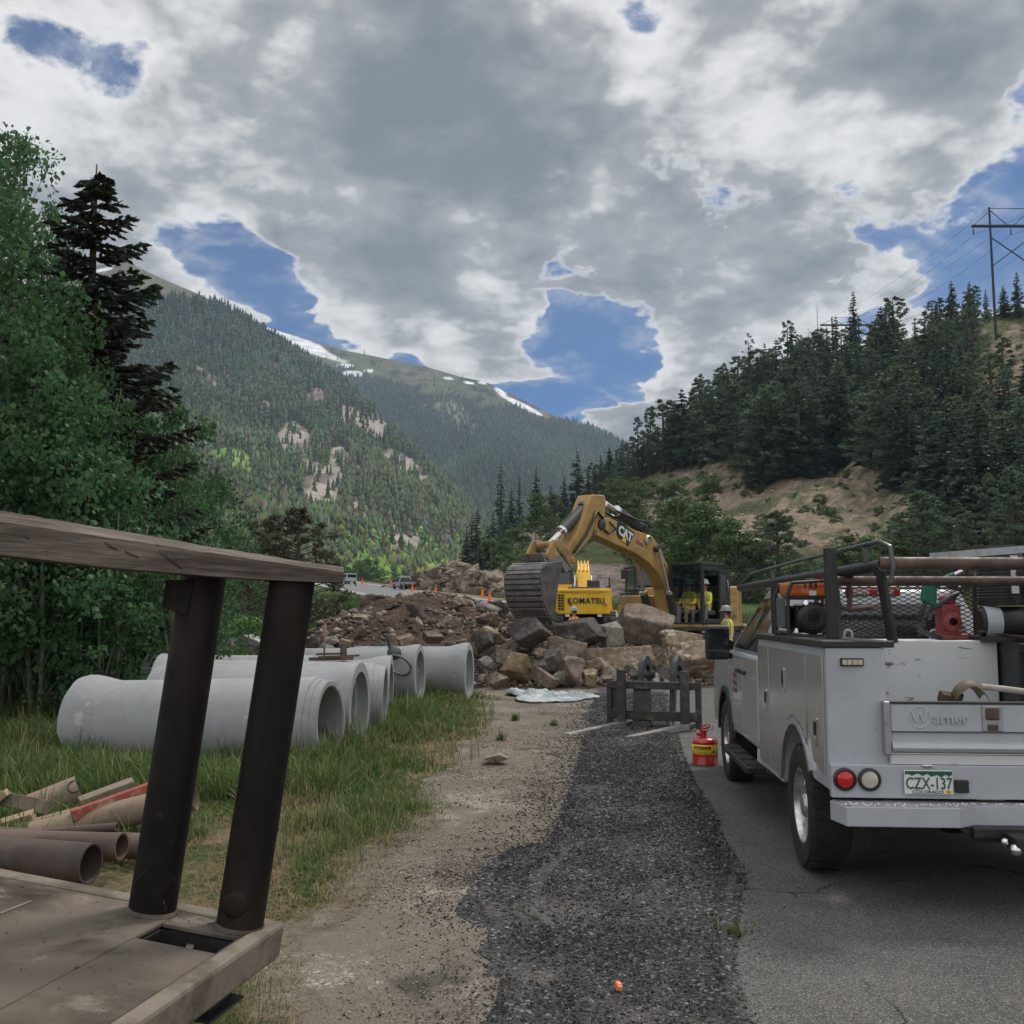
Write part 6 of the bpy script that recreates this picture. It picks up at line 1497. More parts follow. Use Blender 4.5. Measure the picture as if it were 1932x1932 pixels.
    # the bucket is centred on the boom plane; its silhouette is sampled on that plane
    OUT = ((1026, 1061), (1012, 1062), (1000, 1065), (990, 1073), (985, 1088), (985, 1108), (988, 1130), (995, 1150), (1003, 1163), (1012, 1172))
    outer = P(*OUT)
    inner = P((1012, 1168), (1006, 1158), (999, 1146), (993, 1128), (990, 1107), (990, 1090), (995, 1077), (1003, 1070), (1030, 1067))
    bk = MB().prism(outer + inner, FZ, (-Wb, Wb)).build('bucket', M_BUCK, t, bevel=.008)
    ch = P(*OUT, (1014, 1142), (1018, 1108), (1024, 1080))
    for s in (-Wb, Wb): MB().prism(ch, FZ, (s - .04, s + .04)).build('bucket_side', M_BUCK, bk, bevel=.006)
    rb = MB()
    for i in range(2, 9):
        for f in (0.0, .5):
            x = outer[i][0] * (1 - f) + outer[i + 1][0] * f; z = outer[i][1] * (1 - f) + outer[i + 1][1] * f
            dx, dz = outer[i + 1][0] - outer[i][0], outer[i + 1][1] - outer[i][1]; a = math.atan2(dz, dx)
            rb.box((x, 0, z), (.09, Wb * 2 + .02, .07), (0, -a, 0))
    rb.build('wear_bars', M_BUCKL, bk)
    te = MB()
    for k in range(5):
        y = -Wb + .12 + k * (Wb * 2 - .24) / 4; x, z = outer[-1]; te.hexa([(x - .06, y - .07, z + .1), (x - .06, y + .07, z + .1), (x + .06, y + .07, z + .06), (x + .06, y - .07, z + .06)], [(x - .22, y - .03, z - .22), (x - .22, y + .03, z - .22), (x - .19, y + .03, z - .24), (x - .19, y - .03, z - .24)])
    te.build('bucket_teeth', M_BUCKL, bk)
    MB().tube([(-1.4, 1.3, 2.4), (-1.4, 1.3, 2.75), (-.4, 1.3, 2.75), (-.4, 1.3, 2.4)], .02, 6).build('handrail', M_BLACKM, t, smooth=9)
    return t
excavator()

def rear_excavator():
    b = at(1101, 1165, 51.5); z = float(zr(51.5)) ; b.z = z + .25
    t = thing('excavator', 'bright yellow excavator seen from behind with a lettered counterweight', 'excavator', b, R(90 - 4))       # local x forward (away)
    for s in (-1, 1): track(t, s * 1.25, 4.6, 1.0, .6)
    MB().span((-1, -1.0, .4), (1, 1.0, .8)).lathe([(.001, 0), (.7, 0), (.7, .25), (.001, .25)], (0, 0, .8), (0, 0, 1), 24).build('undercarriage', M_KOMD, t, smooth=SM)
    zc = at(1101, 1159, 50).z - b.z; zt = at(1101, 1111, 50).z - b.z; w = 1.37
    MB().span((-1.8, -w, zc), (1.6, w, zc + .25)).build('deck_frame', M_KOMD, t)
    cw = MB().prism([(-2.02, -w * .92), (-2.12, -w * .6), (-2.15, 0), (-2.12, w * .6), (-2.02, w * .92), (-1.75, w), (-1.2, w), (-1.2, -w), (-1.75, -w)], XY(), (zc, zt)).build('counterweight', M_KOMY, t, bevel=.05)
    MB().prism([(-w * .96, zt - .10), (-w * .5, zt - .08), (-w * .42, zt - .20), (w * .42, zt - .20), (w * .5, zt - .08), (w * .96, zt - .10), (w * .96, zt - .13), (w * .45, zt - .12), (w * .38, zt - .24), (-w * .38, zt - .24), (-w * .45, zt - .12), (-w * .96, zt - .13)], ((0, 0, 0), (0, 1, 0), (0, 0, 1), (1, 0, 0)), (-2.175, -2.10)).build('counterweight_crease', M_KOMY, cw, bevel=.01)
    text_part('counterweight_letters', 'KOMATSU', .40, M_BLK, cw, (-2.18, -.12, (zc + zt) / 2 + .02), Matrix(((0, 0, -1), (-1, 0, 0), (0, 1, 0))), .012, .007, .92, space=1.06)
    gl = MB()
    for i in range(6):
        for j in range(2): gl.span((-2.135, w * .68 - .0 + j * .17, zc + .22 + i * .13), (-2.09, w * .68 + .13 + j * .17, zc + .30 + i * .13))
    gl.build('rear_grille', M_BLK, cw)
    for y in (.62, -1.05): MB().prism([(y - .09, zc + .42), (y + .09, zc + .42), (y + .03, zc + .60)], ((0, 0, 0), (0, 1, 0), (0, 0, 1), (1, 0, 0)), (-2.16, -2.12)).build('reflector', M_REDL, cw)
    MB().span((-1.2, -w, zc + .25), (.9, -.35, zt - .1)).span((-1.2, -.4, zc + .25), (-.2, w, zt - .05)).build('body_housing', M_KOMY, t, bevel=.04)
    MB().span((-1.5, -.85, zt + .0), (-.5, .75, zt + .10)).box((-1.0, -.55, zt + .25), (.5, .5, .35)).lathe([(.001, 0), (.12, 0), (.12, .4), (.001, .4)], (-.9, -.3, zt + .05), (0, 0, 1), 16).build('engine_cowl', M_KOMD, t, bevel=.05)
    # cab on the left
    cab = MB().span((-.4, .55, zc + .3), (1.4, 1.36, zc + .8)).build('cab_base', M_KOMY, t, bevel=.03)
    fr = MB()
    for x, y in ((-.4, .58), (-.4, 1.33), (1.2, .58), (1.2, 1.33)): fr.bar((x, y, zc + .8), (x, y, zc + 2.15), .1, .1)
    fr.span((-.45, .52, zc + 2.1), (1.3, 1.39, zc + 2.2)).span((-.42, .56, zc + .8), (-.36, 1.34, zc + 1.45)); fr.build('cab_frame', M_KOMD, t, bevel=.02)
    MB().span((-.41, .62, zc + 1.45), (-.40, 1.30, zc + 2.05)).span((-.3, 1.34, zc + .9), (1.1, 1.35, zc + 2.05)).build('cab_window', M_CABG, t)
    MB().span((-.45, 1.30, zc + .35), (-.40, 1.44, zc + 1.5)).bar((-.45, 1.40, zc + 1.35), (-.45, .55, zc + 1.35), .05, .25).build('cab_trim', M_KOMY, t, bevel=.02)
    # boom seen end on, going up and away
    bp = [(.6, .0, zc + .9), (1.4, .0, zc + 1.95), (2.4, .0, zc + 2.35), (4.2, .0, zc + 2.0)]
    bo = MB()
    for a, c in zip(bp[:-1], bp[1:]): bo.bar(a, c, .62, .70)
    bo.build('boom', M_KOMY, t, bevel=.04)
    for s in (-.42, .42): cyl(t, (.9, s, zc + .5), (1.9, s, zc + 2.0), .10, .55, M_KOMY)
    MB().bar((4.1, 0, zc + 2.2), (5.2, 0, zc + .4), .5, .5).build('stick', M_KOMY, t, bevel=.03)
    hs = MB()
    for s in (-.25, -.08, .1, .26): hs.tube([(.6, s, zc + 1.35), (1.0, s * 1.4, zc + 1.9), (1.4, s, zc + 2.35), (2.4, s, zc + 2.78)], .045, 6)
    hs.build('hoses', M_KOMY, t, smooth=9)
    MB().tube([(-.9, -1.3, zt), (-.9, -1.3, zt + .55), (.6, -1.3, zt + .55), (.6, -1.3, zt)], .025, 6).tube([(-.9, -.7, zt), (-.9, -.7, zt + .55), (-.9, -1.3, zt + .55)], .025, 6).build('handrail', M_KOMD, t, smooth=9)
    MB().lathe([(.001, 0), (.07, 0), (.06, .14), (.001, .16)], (1.2, .95, zc + 2.2), (0, 0, 1), 14).build('beacon', lamp_mat('pale_beacon', (.7, .55, .25), .6), t, smooth=SM)
rear_excavator()

def loader():
    Y = 44.0; b = at(1216, 1172, Y); b.z = float(zr(Y))
    t = thing('wheel_loader', 'black cabbed loader with a lit orange lamp half hidden behind the excavator boom', 'loader', b, R(90 + 8))
    w = .95
    MB().span((-2.0, -w * .9, at(0, 1139, Y).z - b.z), (-1.2, w * .9, at(0, 1118, Y).z - b.z + .1)).build('rear_bumper', M_KOMD, t, bevel=.05)
    zz = at(0, 1117, Y).z - b.z
    MB().span((-2.05, -w * .95, zz), (-.4, w * .95, zz + .12)).span((-1.9, -.7, zz - .8), (1.5, .7, zz)).build('hood', M_KOMD, t, bevel=.04)
    MB().span((-2.0, -w * 1.0, zz - 1.0), (.9, w * 1.0, zz - .55)).build('lower_frame', M_CATY, t, bevel=.04)
    fr = MB()
    zt = at(0, 1074, Y).z - b.z
    for x, y in ((-.9, -.62), (-.9, .62), (.6, -.62), (.6, .62)): fr.bar((x, y, zz), (x, y, zt), .1, .1)
    fr.span((-1.0, -.70, zt), (.7, .70, zt + .10)); fr.build('cab_frame', M_BLACKM, t, bevel=.02)
    MB().span((-.92, -.58, zz + .25), (-.91, .58, zt - .05)).span((-.9, .63, zz + .2), (.6, .64, zt - .05)).build('cab_window', M_CABG, t); MB().span((-.5, -.3, zz), (.1, .3, zz + .75)).build('seat', M_KOMD, t, bevel=.05)
    MB().box((-.6, 1.02, zt - .25), (.08, .28, .40)).bar((-.6, .65, zt - .1), (-.6, 1.0, zt - .1), .04, .04).build('mirror', M_BLACKM, t, bevel=.02)
    MB().bar((-2.1, w * 1.05, .2), (-1.2, .55, zt), .06, .06).build('ladder', M_BLACKM, t)
    MB().lathe([(.001, .10), (.06, .08), (.10, 0), (.001, 0)], (-2.02, w * .70, zz - .22), (-1, 0, 0), 16).build('lamp', lamp_mat('orange_lamp', (1.0, .25, .02), 5.0), t, smooth=SM)
    MB().lathe([(.001, 0), (.09, 0), (.09, .05), (.001, .05)], (-.3, 0, zt + .10), (0, 0, 1), 14).build('beacon', paint('orange_beacon', (.6, .3, .05), None, .4), t, smooth=SM)
    for x in (-1.2, 1.6):
        for s in (-1, 1):
            MB().lathe([(.001, -.2), (.35, -.2), (.62, -.25), (.68, -.12), (.68, .12), (.62, .25), (.35, .2), (.001, .2)], (x, s * .9, .68), (0, s, 0), 28).build('wheel', M_RUBBER, t, smooth=SM)
loader()

def far_pickup():
    Y = road_y(762, 1113) ; b = floor_at(762, 1113.5); b.z += .15; k = 2.0 / (29 / 1932 * Y) if Y else 1
    t = thing('pickup', 'distant silver pickup driving away between the cones on the bend', 'pickup', b, R(24))      # local y forward
    prof = [(-2.7, .45), (-2.75, .95), (-.6, .98), (2.4, 1.0), (2.7, .9), (2.75, .5)] + arc(1.7, .38, .45, 10, 170, 8) + arc(-1.6, .38, .45, 10, 170, 8)
    MB().prism(prof, YZ(), (-.96, .96)).build('body', M_SILVER, t, bevel=.03)
    lo = [(-.92, -.7, .98), (.92, -.7, .98), (.92, 1.5, .98), (-.92, 1.5, .98)]; hi = [(-.72, -.5, 1.75), (.72, -.5, 1.75), (.72, .75, 1.78), (-.72, .75, 1.78)]
    cabp = MB().hexa(lo, hi).build('cab', M_SILVER, t, bevel=.05)
    MB().hexa([(-.78, -.69, 1.08), (.78, -.69, 1.08), (.78, -.66, 1.08), (-.78, -.66, 1.08)], [(-.66, -.545, 1.66), (.66, -.545, 1.66), (.66, -.50, 1.66), (-.66, -.50, 1.66)]).build('rear_window', M_GLASS, t)
    for s in (-1, 1):
        MB().hexa([(s * .915, -.5, 1.05), (s * .935, -.5, 1.05), (s * .935, 1.2, 1.05), (s * .915, 1.2, 1.05)], [(s * .745, -.4, 1.66), (s * .765, -.4, 1.66), (s * .765, .65, 1.66), (s * .745, .65, 1.66)]).build('window', M_GLASS, t)
        MB().box((s * .88, -2.76, .78), (.14, .04, .30)).build('tail_light', M_REDL, t)
        MB().box((s * 1.08, 1.15, 1.12), (.2, .12, .25)).build('mirror', M_BLACKM, t)
        for y in (-1.6, 1.7): MB().lathe([(.001, -.12), (.36, -.12), (.38, -.08), (.38, .08), (.36, .12), (.001, .12)], (s * .85, y, .38), (s, 0, 0), 22).build('wheel', M_RUBBER, t, smooth=SM)
    MB().span((-.95, -2.86, .45), (.95, -2.74, .62)).build('bumper', M_KOMD, t, bevel=.02); MB().span((-.9, -2.66, .95), (.9, -.8, 1.2)).build('bed_load', M_BLACKM, t, bevel=.05)
far_pickup()
def far_van():
    b = floor_at(655, 1103); t = thing('van', 'tiny pale vehicle parked at the far end of the visible road', 'van', b, R(30))
    MB().prism([(-2.3, .5), (-2.3, 1.9), (1.0, 1.95), (1.9, 1.2), (2.5, 1.05), (2.5, .5)], YZ(), (-.95, .95)).build('body', M_WHITE, t, bevel=.08)
    MB().span((-.8, -2.32, 1.2), (.8, -2.29, 1.75)).build('rear_window', M_GLASS, t)
    for s in (-1, 1):
        MB().span((s * .94, -2.0, 1.2), (s * .965, 1.0, 1.75)).build('window', M_GLASS, t)
        for y in (-1.4, 1.5): MB().lathe([(.001, -.1), (.38, -.1), (.38, .1), (.001, .1)], (s * .85, y, .4), (s, 0, 0), 16).build('wheel', M_RUBBER, t, smooth=SM)
far_van()
# =================================================================== concrete pipes
M_CONC = MT('pipe_concrete'); _a = M_CONC.noise(1.3, 7, .6); _b = M_CONC.noise(9, 6, .65); _c = M_CONC.rng(M_CONC.noise(4.5, 4, .55, off=(3, 1, 2)), .66, .70)
_m = M_CONC.mix(M_CONC.rng(M_CONC.math('ADD', M_CONC.math('MULTIPLY', _a, .6), M_CONC.math('MULTIPLY', _b, .4)), .4, .62), (.315, .325, .332), (.265, .272, .278))
M_CONC.set(M_CONC.mix(_c, _m, (.39, .395, .40)), .85, 0, .2); M_CONC.bump(_b, .25, .01); M_CONC = M_CONC.m
def concrete_pipe(label, a, b, R0, bell, seed=0, chip=0.0):
    """a, b: end centres; the bell is at a when bell == 0, at b when 1"""
    a, b = Vector(a), Vector(b)
    if bell == 1: a, b = b, a
    ax = (b - a).normalized(); L = (b - a).length; Rb = R0 * 1.14; ri = R0 * .78
    prof = [(ri * 1.13, .0), (Rb - .012, .0), (Rb, .012), (Rb, .10), (Rb - .01, .16), (R0 + (Rb - R0) * .55, .26), (R0 + .012, .36), (R0, .44), (R0, L - .17), (R0 - .006, L - .155), (R0 - .022, L - .15), (R0 - .022, L - .085), (R0 - .034, L - .08), (R0 - .034, L - .012), (R0 - .046, L), (ri + .012, L), (ri, L - .012), (ri, .16), (ri * 1.13, .13)]
    base = (a + b) / 2; base = Vector((base.x, base.y, 0))
    o = MB().lathe(prof, a - base, ax, 72, close=True).build('concrete_pipe', M_CONC, None, smooth=R(30))
    o.location = base
    if chip:
        me = o.data; n = len(me.vertices); co = np.empty(n * 3); me.vertices.foreach_get('co', co); co = co.reshape(-1, 3)
        d = (co - np.array(a - base)) @ np.array(ax); w = fbm(co[:, 0] * 3, co[:, 1] * 3, co[:, 2] * 3, seed=seed)
        end = (d < .03) * np.clip(w * 1.2, 0, .2); co += np.array(ax)[None] * end[:, None] * chip; me.vertices.foreach_set('co', co.ravel())
    tag(o, label, 'concrete pipe', 'concrete drain pipes lying in the grass'); return o
def pc(px, py, Y): return at(px, py, Y)
concrete_pipe('nearest grey concrete pipe, its open grooved end beside the second dark post', pc(163, 1366, 12.2), pc(625, 1362, 11.62), .50, 0, 3, .3)
concrete_pipe('concrete pipe with a flared open end directly behind the nearest one', pc(296, 1325, 13.1), pc(679, 1334, 12.85), .49, 1, 4)
concrete_pipe('concrete pipe whose edge-on grooved end faces the grass, third from the front', pc(300, 1310, 14.3), pc(727, 1318, 14.42), .49, 0, 5)
concrete_pipe('concrete pipe whose flared rim peeks out behind the third one', pc(310, 1303, 15.6), pc(738, 1305, 15.75), .48, 1, 6)
concrete_pipe('concrete pipe carrying the ring-shaped lifting clamp', pc(505, 1272, 19.2), pc(793, 1272, 18.9), .475, 1, 7)
concrete_pipe('farthest right concrete pipe with its flared end against the rubble', pc(655, 1268, 20.6), pc(886, 1269, 20.3), .51, 1, 8)
concrete_pipe('concrete pipe at the back seen in the gap between the dark posts', pc(285, 1290, 17.5), pc(610, 1291, 17.3), .48, 0, 9)
def clamp():
    p = pc(747, 1236, 18.4); t = thing('lifting_clamp', 'grey iron lifting clamp with a ring hanging on a concrete pipe', 'clamp', p)
    g = paint('dull_iron', (.14, .145, .15), (.08, .08, .08), .6, .5, 12)
    MB().ball((-.03, 0, .04), .13, 12, 8, (1, .6, 1.0)).build('block', g, t, smooth=R(30)); MB().bar((-.10, 0, .08), (-.17, 0, .35), .05, .05).build('hook', M_KOMD, t)
    MB().tube([(.06 + .22 * math.cos(a), -.10 - .05 * math.sin(a), -.17 + .16 * math.sin(a) - .06 * math.cos(a)) for a in np.linspace(0, 2 * math.pi, 22)], .022, 7).build('ring', g, t, smooth=9)
    q = pc(628, 1246, 15.5); s = thing('spreader_bar', 'rusty spreader frame lying on top of the concrete pipes', 'lifting tool', q)
    MB().bar((-.36, 0, .02), (.30, .05, .03), .05, .05).bar((-.2, -.08, .05), (.38, .1, .07), .04, .03).bar((-.26, .05, .09), (.18, .1, .1), .03, .03).build('bars', M_RUST, s); MB().lathe([(.001, 0), (.05, 0), (.05, .22), (.03, .25), (.001, .25)], (.15, .05, .0), (0, 0, 1), 12).build('knob', M_RUST, s, smooth=SM)
    st = MB().tube([pc(611, 1247, 15.0), pc(614, 1176, 15.0)], .016, 6).build('stake', paint('rusty_rod', (.26, .17, .12), (.18, .11, .08), .8, .2, 8), None, smooth=9); tag(st, 'thin upright rusty rod standing among the concrete pipes', 'rod')
clamp()

# =================================================================== rubble mound and boulders
MND_X = np.array([-7.2, -6.5, -5.9, -5.2, -4.3, -3.3, -2.6, -1.5, -.6, .5, 1.4, 2.6, 4.2, 6.0]); MND_Z = np.array([0, .35, 1.05, 1.70, 2.02, 2.22, 2.28, 2.2, 1.9, 1.55, 1.25, 1.0, .7, 0])
def mound_h(x, y):
    x = np.asarray(x, float); y = np.asarray(y, float)
    crest = np.interp(x, MND_X, MND_Z); yc = 31.0 - .3 * np.clip(x, 0, 9); toe = np.interp(x, [-7, -4, 0, 6], [25.5, 23.6, 23.4, 23.5])
    f = np.where(y < yc, np.clip((y - toe) / (yc - toe), 0, 1), np.clip(1 - (y - yc) / 6.5, 0, 1))
    f = np.sin(f * math.pi / 2) ** 1.25
    return crest * f + f * (fbm(x * .8, y * .8, seed=120) * .55 + fbm(x * 2.6, y * 2.6, seed=121) * .22)
def mound():
    x = np.linspace(-7.4, 6.2, 190); y = np.linspace(22.8, 38, 190); X, Y = np.meshgrid(x, y); h = mound_h(X, Y)
    Z = zr(Y) + np.where(h < .02, -.15, h); idx = np.arange(X.size).reshape(X.shape)
    q = np.stack([idx[:-1, :-1], idx[:-1, 1:], idx[1:, 1:], idx[1:, :-1]], -1).reshape(-1, 4)
    t = MT('dug_earth'); n = t.noise(1.2, 8, .65); n2 = t.noise(14, 6, .7)
    c = t.mix(t.rng(n, .38, .62), (.064, .045, .035), (.104, .076, .059)); c = t.mix(t.rng(n2, .3, .7), t.mix(1.0, c, (.65, .65, .65), 'MULTIPLY'), t.mix(1.0, c, (1.35, 1.35, 1.35), 'MULTIPLY'))
    t.set(c, .95, 0, .1); t.bump(n2, .9, .05)
    o = mesh_obj('dirt_mound', np.stack([X, Y, Z], -1).reshape(-1, 3) - np.array([-1.5, 28, 0]), q, t.m, smooth=9); o.location = (-1.5, 28, 0)
    tag(o, 'long heap of dark brown earth and blasted stone in front of the road', 'dirt pile')
    # fine rubble on it
    rng = np.random.default_rng(130); n = 22000; px = rng.uniform(-7, 5.4, n); py = rng.uniform(23.2, 33, n); h = mound_h(px, py)
    keep = (h > .06) & (rng.random(n) < np.clip(.10 + 1.3 * fbm(px * .7, py * .7, seed=131) + .35 * (py < 25.6) + .45 * (px > -.8), .03, 1)); px, py, h = px[keep], py[keep], h[keep]; n = len(px)
    Sz = .03 + .11 * rng.random(n) ** 4 + .02 * rng.random(n); r = rng.random(n)[:, None]
    c = np.array([.10, .080, .068]) + r ** 2 * np.array([.26, .215, .18])
    pebbles('rubble', px, py, zr(py) + h + Sz * .15, Sz, c, M_STONE, 132, .7)
mound()
ROCK_P = []
def scatter_rocks():
    rng = np.random.default_rng(140); kinds = ['brown', 'dark', 'brown', 'grey', 'tan']
    lab = 'one of the fist to knee-high broken stones strewn over the dark earth heap'
    protos = [rock_mesh(1.0, 200 + i, (1.25, .85, .6), 7, 3, .07, (.38, .92)) for i in range(10)]; mesh = []
    n = 0
    while n < 240:
        x = rng.uniform(-6.8, 4.6); y = rng.uniform(23.4, 31.3); h = float(mound_h(x, y))
        if h < .08: continue
        if rng.random() > .22 + .6 * (y < 26.2) + .5 * (x > -.8): continue
        s = .09 + .25 * rng.random() ** 2.6 + .10 * (x > -1) * rng.random() ; k = int(rng.integers(0, 10)); kd = kinds[int(rng.integers(0, 5))]
        key = (k, kd)
        if key in ROCK_M: o = bpy.data.objects.new('stone', ROCK_M[key]); COL.objects.link(o)
        else:
            o = mesh_obj('stone', protos[k][0], protos[k][1], M_ROCKS[kd], None); ROCK_M[key] = o.data
        o.location = (x, y, float(zr(y)) + h + s * .22); o.scale = (s, s, s); o.rotation_euler = (rng.normal(0, .5), rng.normal(0, .5), rng.uniform(0, 6.28))
        tag(o, lab, 'stone', 'stones strewn over the dark earth heap'); n += 1
ROCK_M = {}
scatter_rocks()
def boulder(label, x0, x1, y0, y1, Y, kind, seed, depth=1.0, planes=11, rot=(0, 0, 0), sub=5, rough=.065, cut=(.52, .95), name='boulder'):
    """a boulder whose outline spans these pixels at distance Y"""
    c = at((x0 + x1) / 2, (y0 + y1) / 2, Y); w = (x1 - x0) / 1932 * Y / 2; h = (y1 - y0) / 1932 * Y / 2
    V, F = rock_mesh(1.0, seed, (1, 1, 1), planes, sub, rough, cut); m = np.array(Euler(rot).to_matrix()); V = V @ m.T
    lo, hi = V.min(0), V.max(0); V = (V - (lo + hi) / 2) / ((hi - lo) / 2) * np.array([w, depth * (w + h) / 2, h])
    o = mesh_obj(name, V, F, M_ROCKS[kind], None); o.location = c + Vector((0, depth * (w + h) / 4, 0)); tag(o, label, 'boulder'); return o
B = boulder
B('largest rounded brown boulder perched at the top of the heap before the excavator cab', 1157, 1279, 1138, 1222, 27.3, 'brown', 11, .9, 12, rough=.035, cut=(.78, .98))
B('dark slab leaning left under the lowered bucket', 955, 1042, 1165, 1226, 25.2, 'dark', 12, .9, 7, (0, .2, 0))
B('dark angular slab with a pointed right end below the orange-clad worker', 1034, 1152, 1165, 1226, 25.8, 'dark', 13, .8, 8, (0, -.25, 0), cut=(.5, .95))
B('light grey boulder squeezed left of the largest boulder', 1128, 1180, 1172, 1222, 26.2, 'grey', 14, .9, 9)
B('long flat-topped tan boulder in the middle of the bottom row', 1098, 1243, 1218, 1276, 25.6, 'tan', 15, .6, 9, cut=(.6, .9))
B('huge orange-tan boulder with white streaks beside the truck mirror', 1236, 1376, 1206, 1290, 24.4, 'streak', 16, .8, 10, cut=(.66, .95))
B('tan rock ledge resting behind the white-streaked boulder', 1246, 1330, 1188, 1232, 26.0, 'streak', 17, .8, 9)
B('upright brown boulder left of the long flat-topped one', 1050, 1107, 1238, 1300, 23.6, 'brown', 18, .9, 10)
B('square yellowish block with a sheer front face', 943, 1007, 1231, 1292, 23.8, 'yellow', 19, .8, 6, (0, .05, .3), cut=(.58, .66))
B('pyramid-shaped brown rock at the right foot of the square yellowish block', 999, 1058, 1259, 1303, 23.0, 'brown', 20, .9, 7, cut=(.5, .9))
B('brown boulder wedged beneath the dark angular slab', 1033, 1108, 1200, 1250, 24.8, 'brown', 21, .9, 10)
B('low brown rock at the left foot of the square yellowish block', 918, 960, 1268, 1300, 23.2, 'brown', 22, 1, 9)
B('thin dark upright stone left of the upright brown boulder', 1026, 1060, 1222, 1272, 23.9, 'dark', 23, .9, 8)
B('small flat dark stone right of the square yellowish block', 1001, 1034, 1242, 1268, 23.6, 'dark', 24, 1, 8)
B('small tan rock at the foot of the long flat-topped boulder', 1100, 1130, 1262, 1294, 23.5, 'tan', 25, 1, 9)
B('tan slab lying against the front of the long flat-topped boulder', 1100, 1153, 1240, 1274, 24.6, 'tan', 26, .8, 8)
B('dark brown boulder at the left end of the coarse rubble above the concrete pipe end', 890, 932, 1190, 1236, 24.6, 'dark', 27, 1, 10)
B('flat-backed dark boulder standing on the crest just left of the bucket', 908, 966, 1134, 1174, 29.0, 'dark', 28, .9, 8)
B('flat brown slab bedded in the middle of the earth heap', 818, 878, 1162, 1196, 27.0, 'brown', 29, .9, 8)
B('narrow pale slab standing on edge in the earth heap', 777, 798, 1163, 1196, 26.5, 'tan', 30, 1, 7)
B('flat tan stone lying in the upper left of the earth heap', 660, 700, 1158, 1180, 28.0, 'tan', 31, 1, 8)
B('brown rock at the lower left of the earth heap above the pipes', 668, 694, 1180, 1206, 26.5, 'brown', 32, 1, 9)
B('tan rock on the lower earth heap above the ring-shaped clamp', 745, 790, 1195, 1222, 25.2, 'tan', 33, 1, 9)
B('brown rock above the farthest right concrete pipe', 795, 838, 1190, 1216, 25.0, 'brown', 34, 1, 9)
B('tan rock beside the flared end of the farthest right pipe', 930, 968, 1224, 1258, 24.2, 'brown', 35, 1, 9)
B('grey stone tip standing on the crest beside the bucket teeth', 1022, 1040, 1138, 1180, 26.5, 'dark', 36, 1, 7)
B('pale grey veined boulder lying left of the earth heap between the posts', 444, 500, 1196, 1232, 27.5, 'pale', 37, .9, 10, (.2, .3, 0))
B('small dark boulder left of the pale grey veined one', 412, 446, 1205, 1230, 28.0, 'grey', 38, 1, 9)
for i, (a, b, c, d, Y) in enumerate([(592, 622, 1168, 1190, 30), (612, 640, 1200, 1222, 26.5), (576, 604, 1202, 1226, 26.5), (700, 726, 1128, 1144, 31), (835, 862, 1118, 1136, 31.2), (870, 892, 1120, 1140, 31), (895, 918, 1132, 1150, 30.5), (640, 662, 1204, 1222, 26), (858, 884, 1204, 1226, 24.6), (900, 930, 1238, 1262, 23.8), (1060, 1090, 1196, 1214, 25.5), (1006, 1032, 1222, 1240, 24.6)]):
    o = B('one of the knee-high rocks lodged along the crest and foot of the heap', a, b, c, d, Y, ['brown', 'grey', 'dark', 'tan'][i % 4], 50 + i, 1, 9, sub=4, name='boulder'); o['group'] = 'knee-high rocks lodged in the heap'
s = B('flat tan stone lying alone at the grass edge', 913, 961, 1422, 1441, 11.7, 'tan', 70, 1.6, 8, sub=4, name='stone')
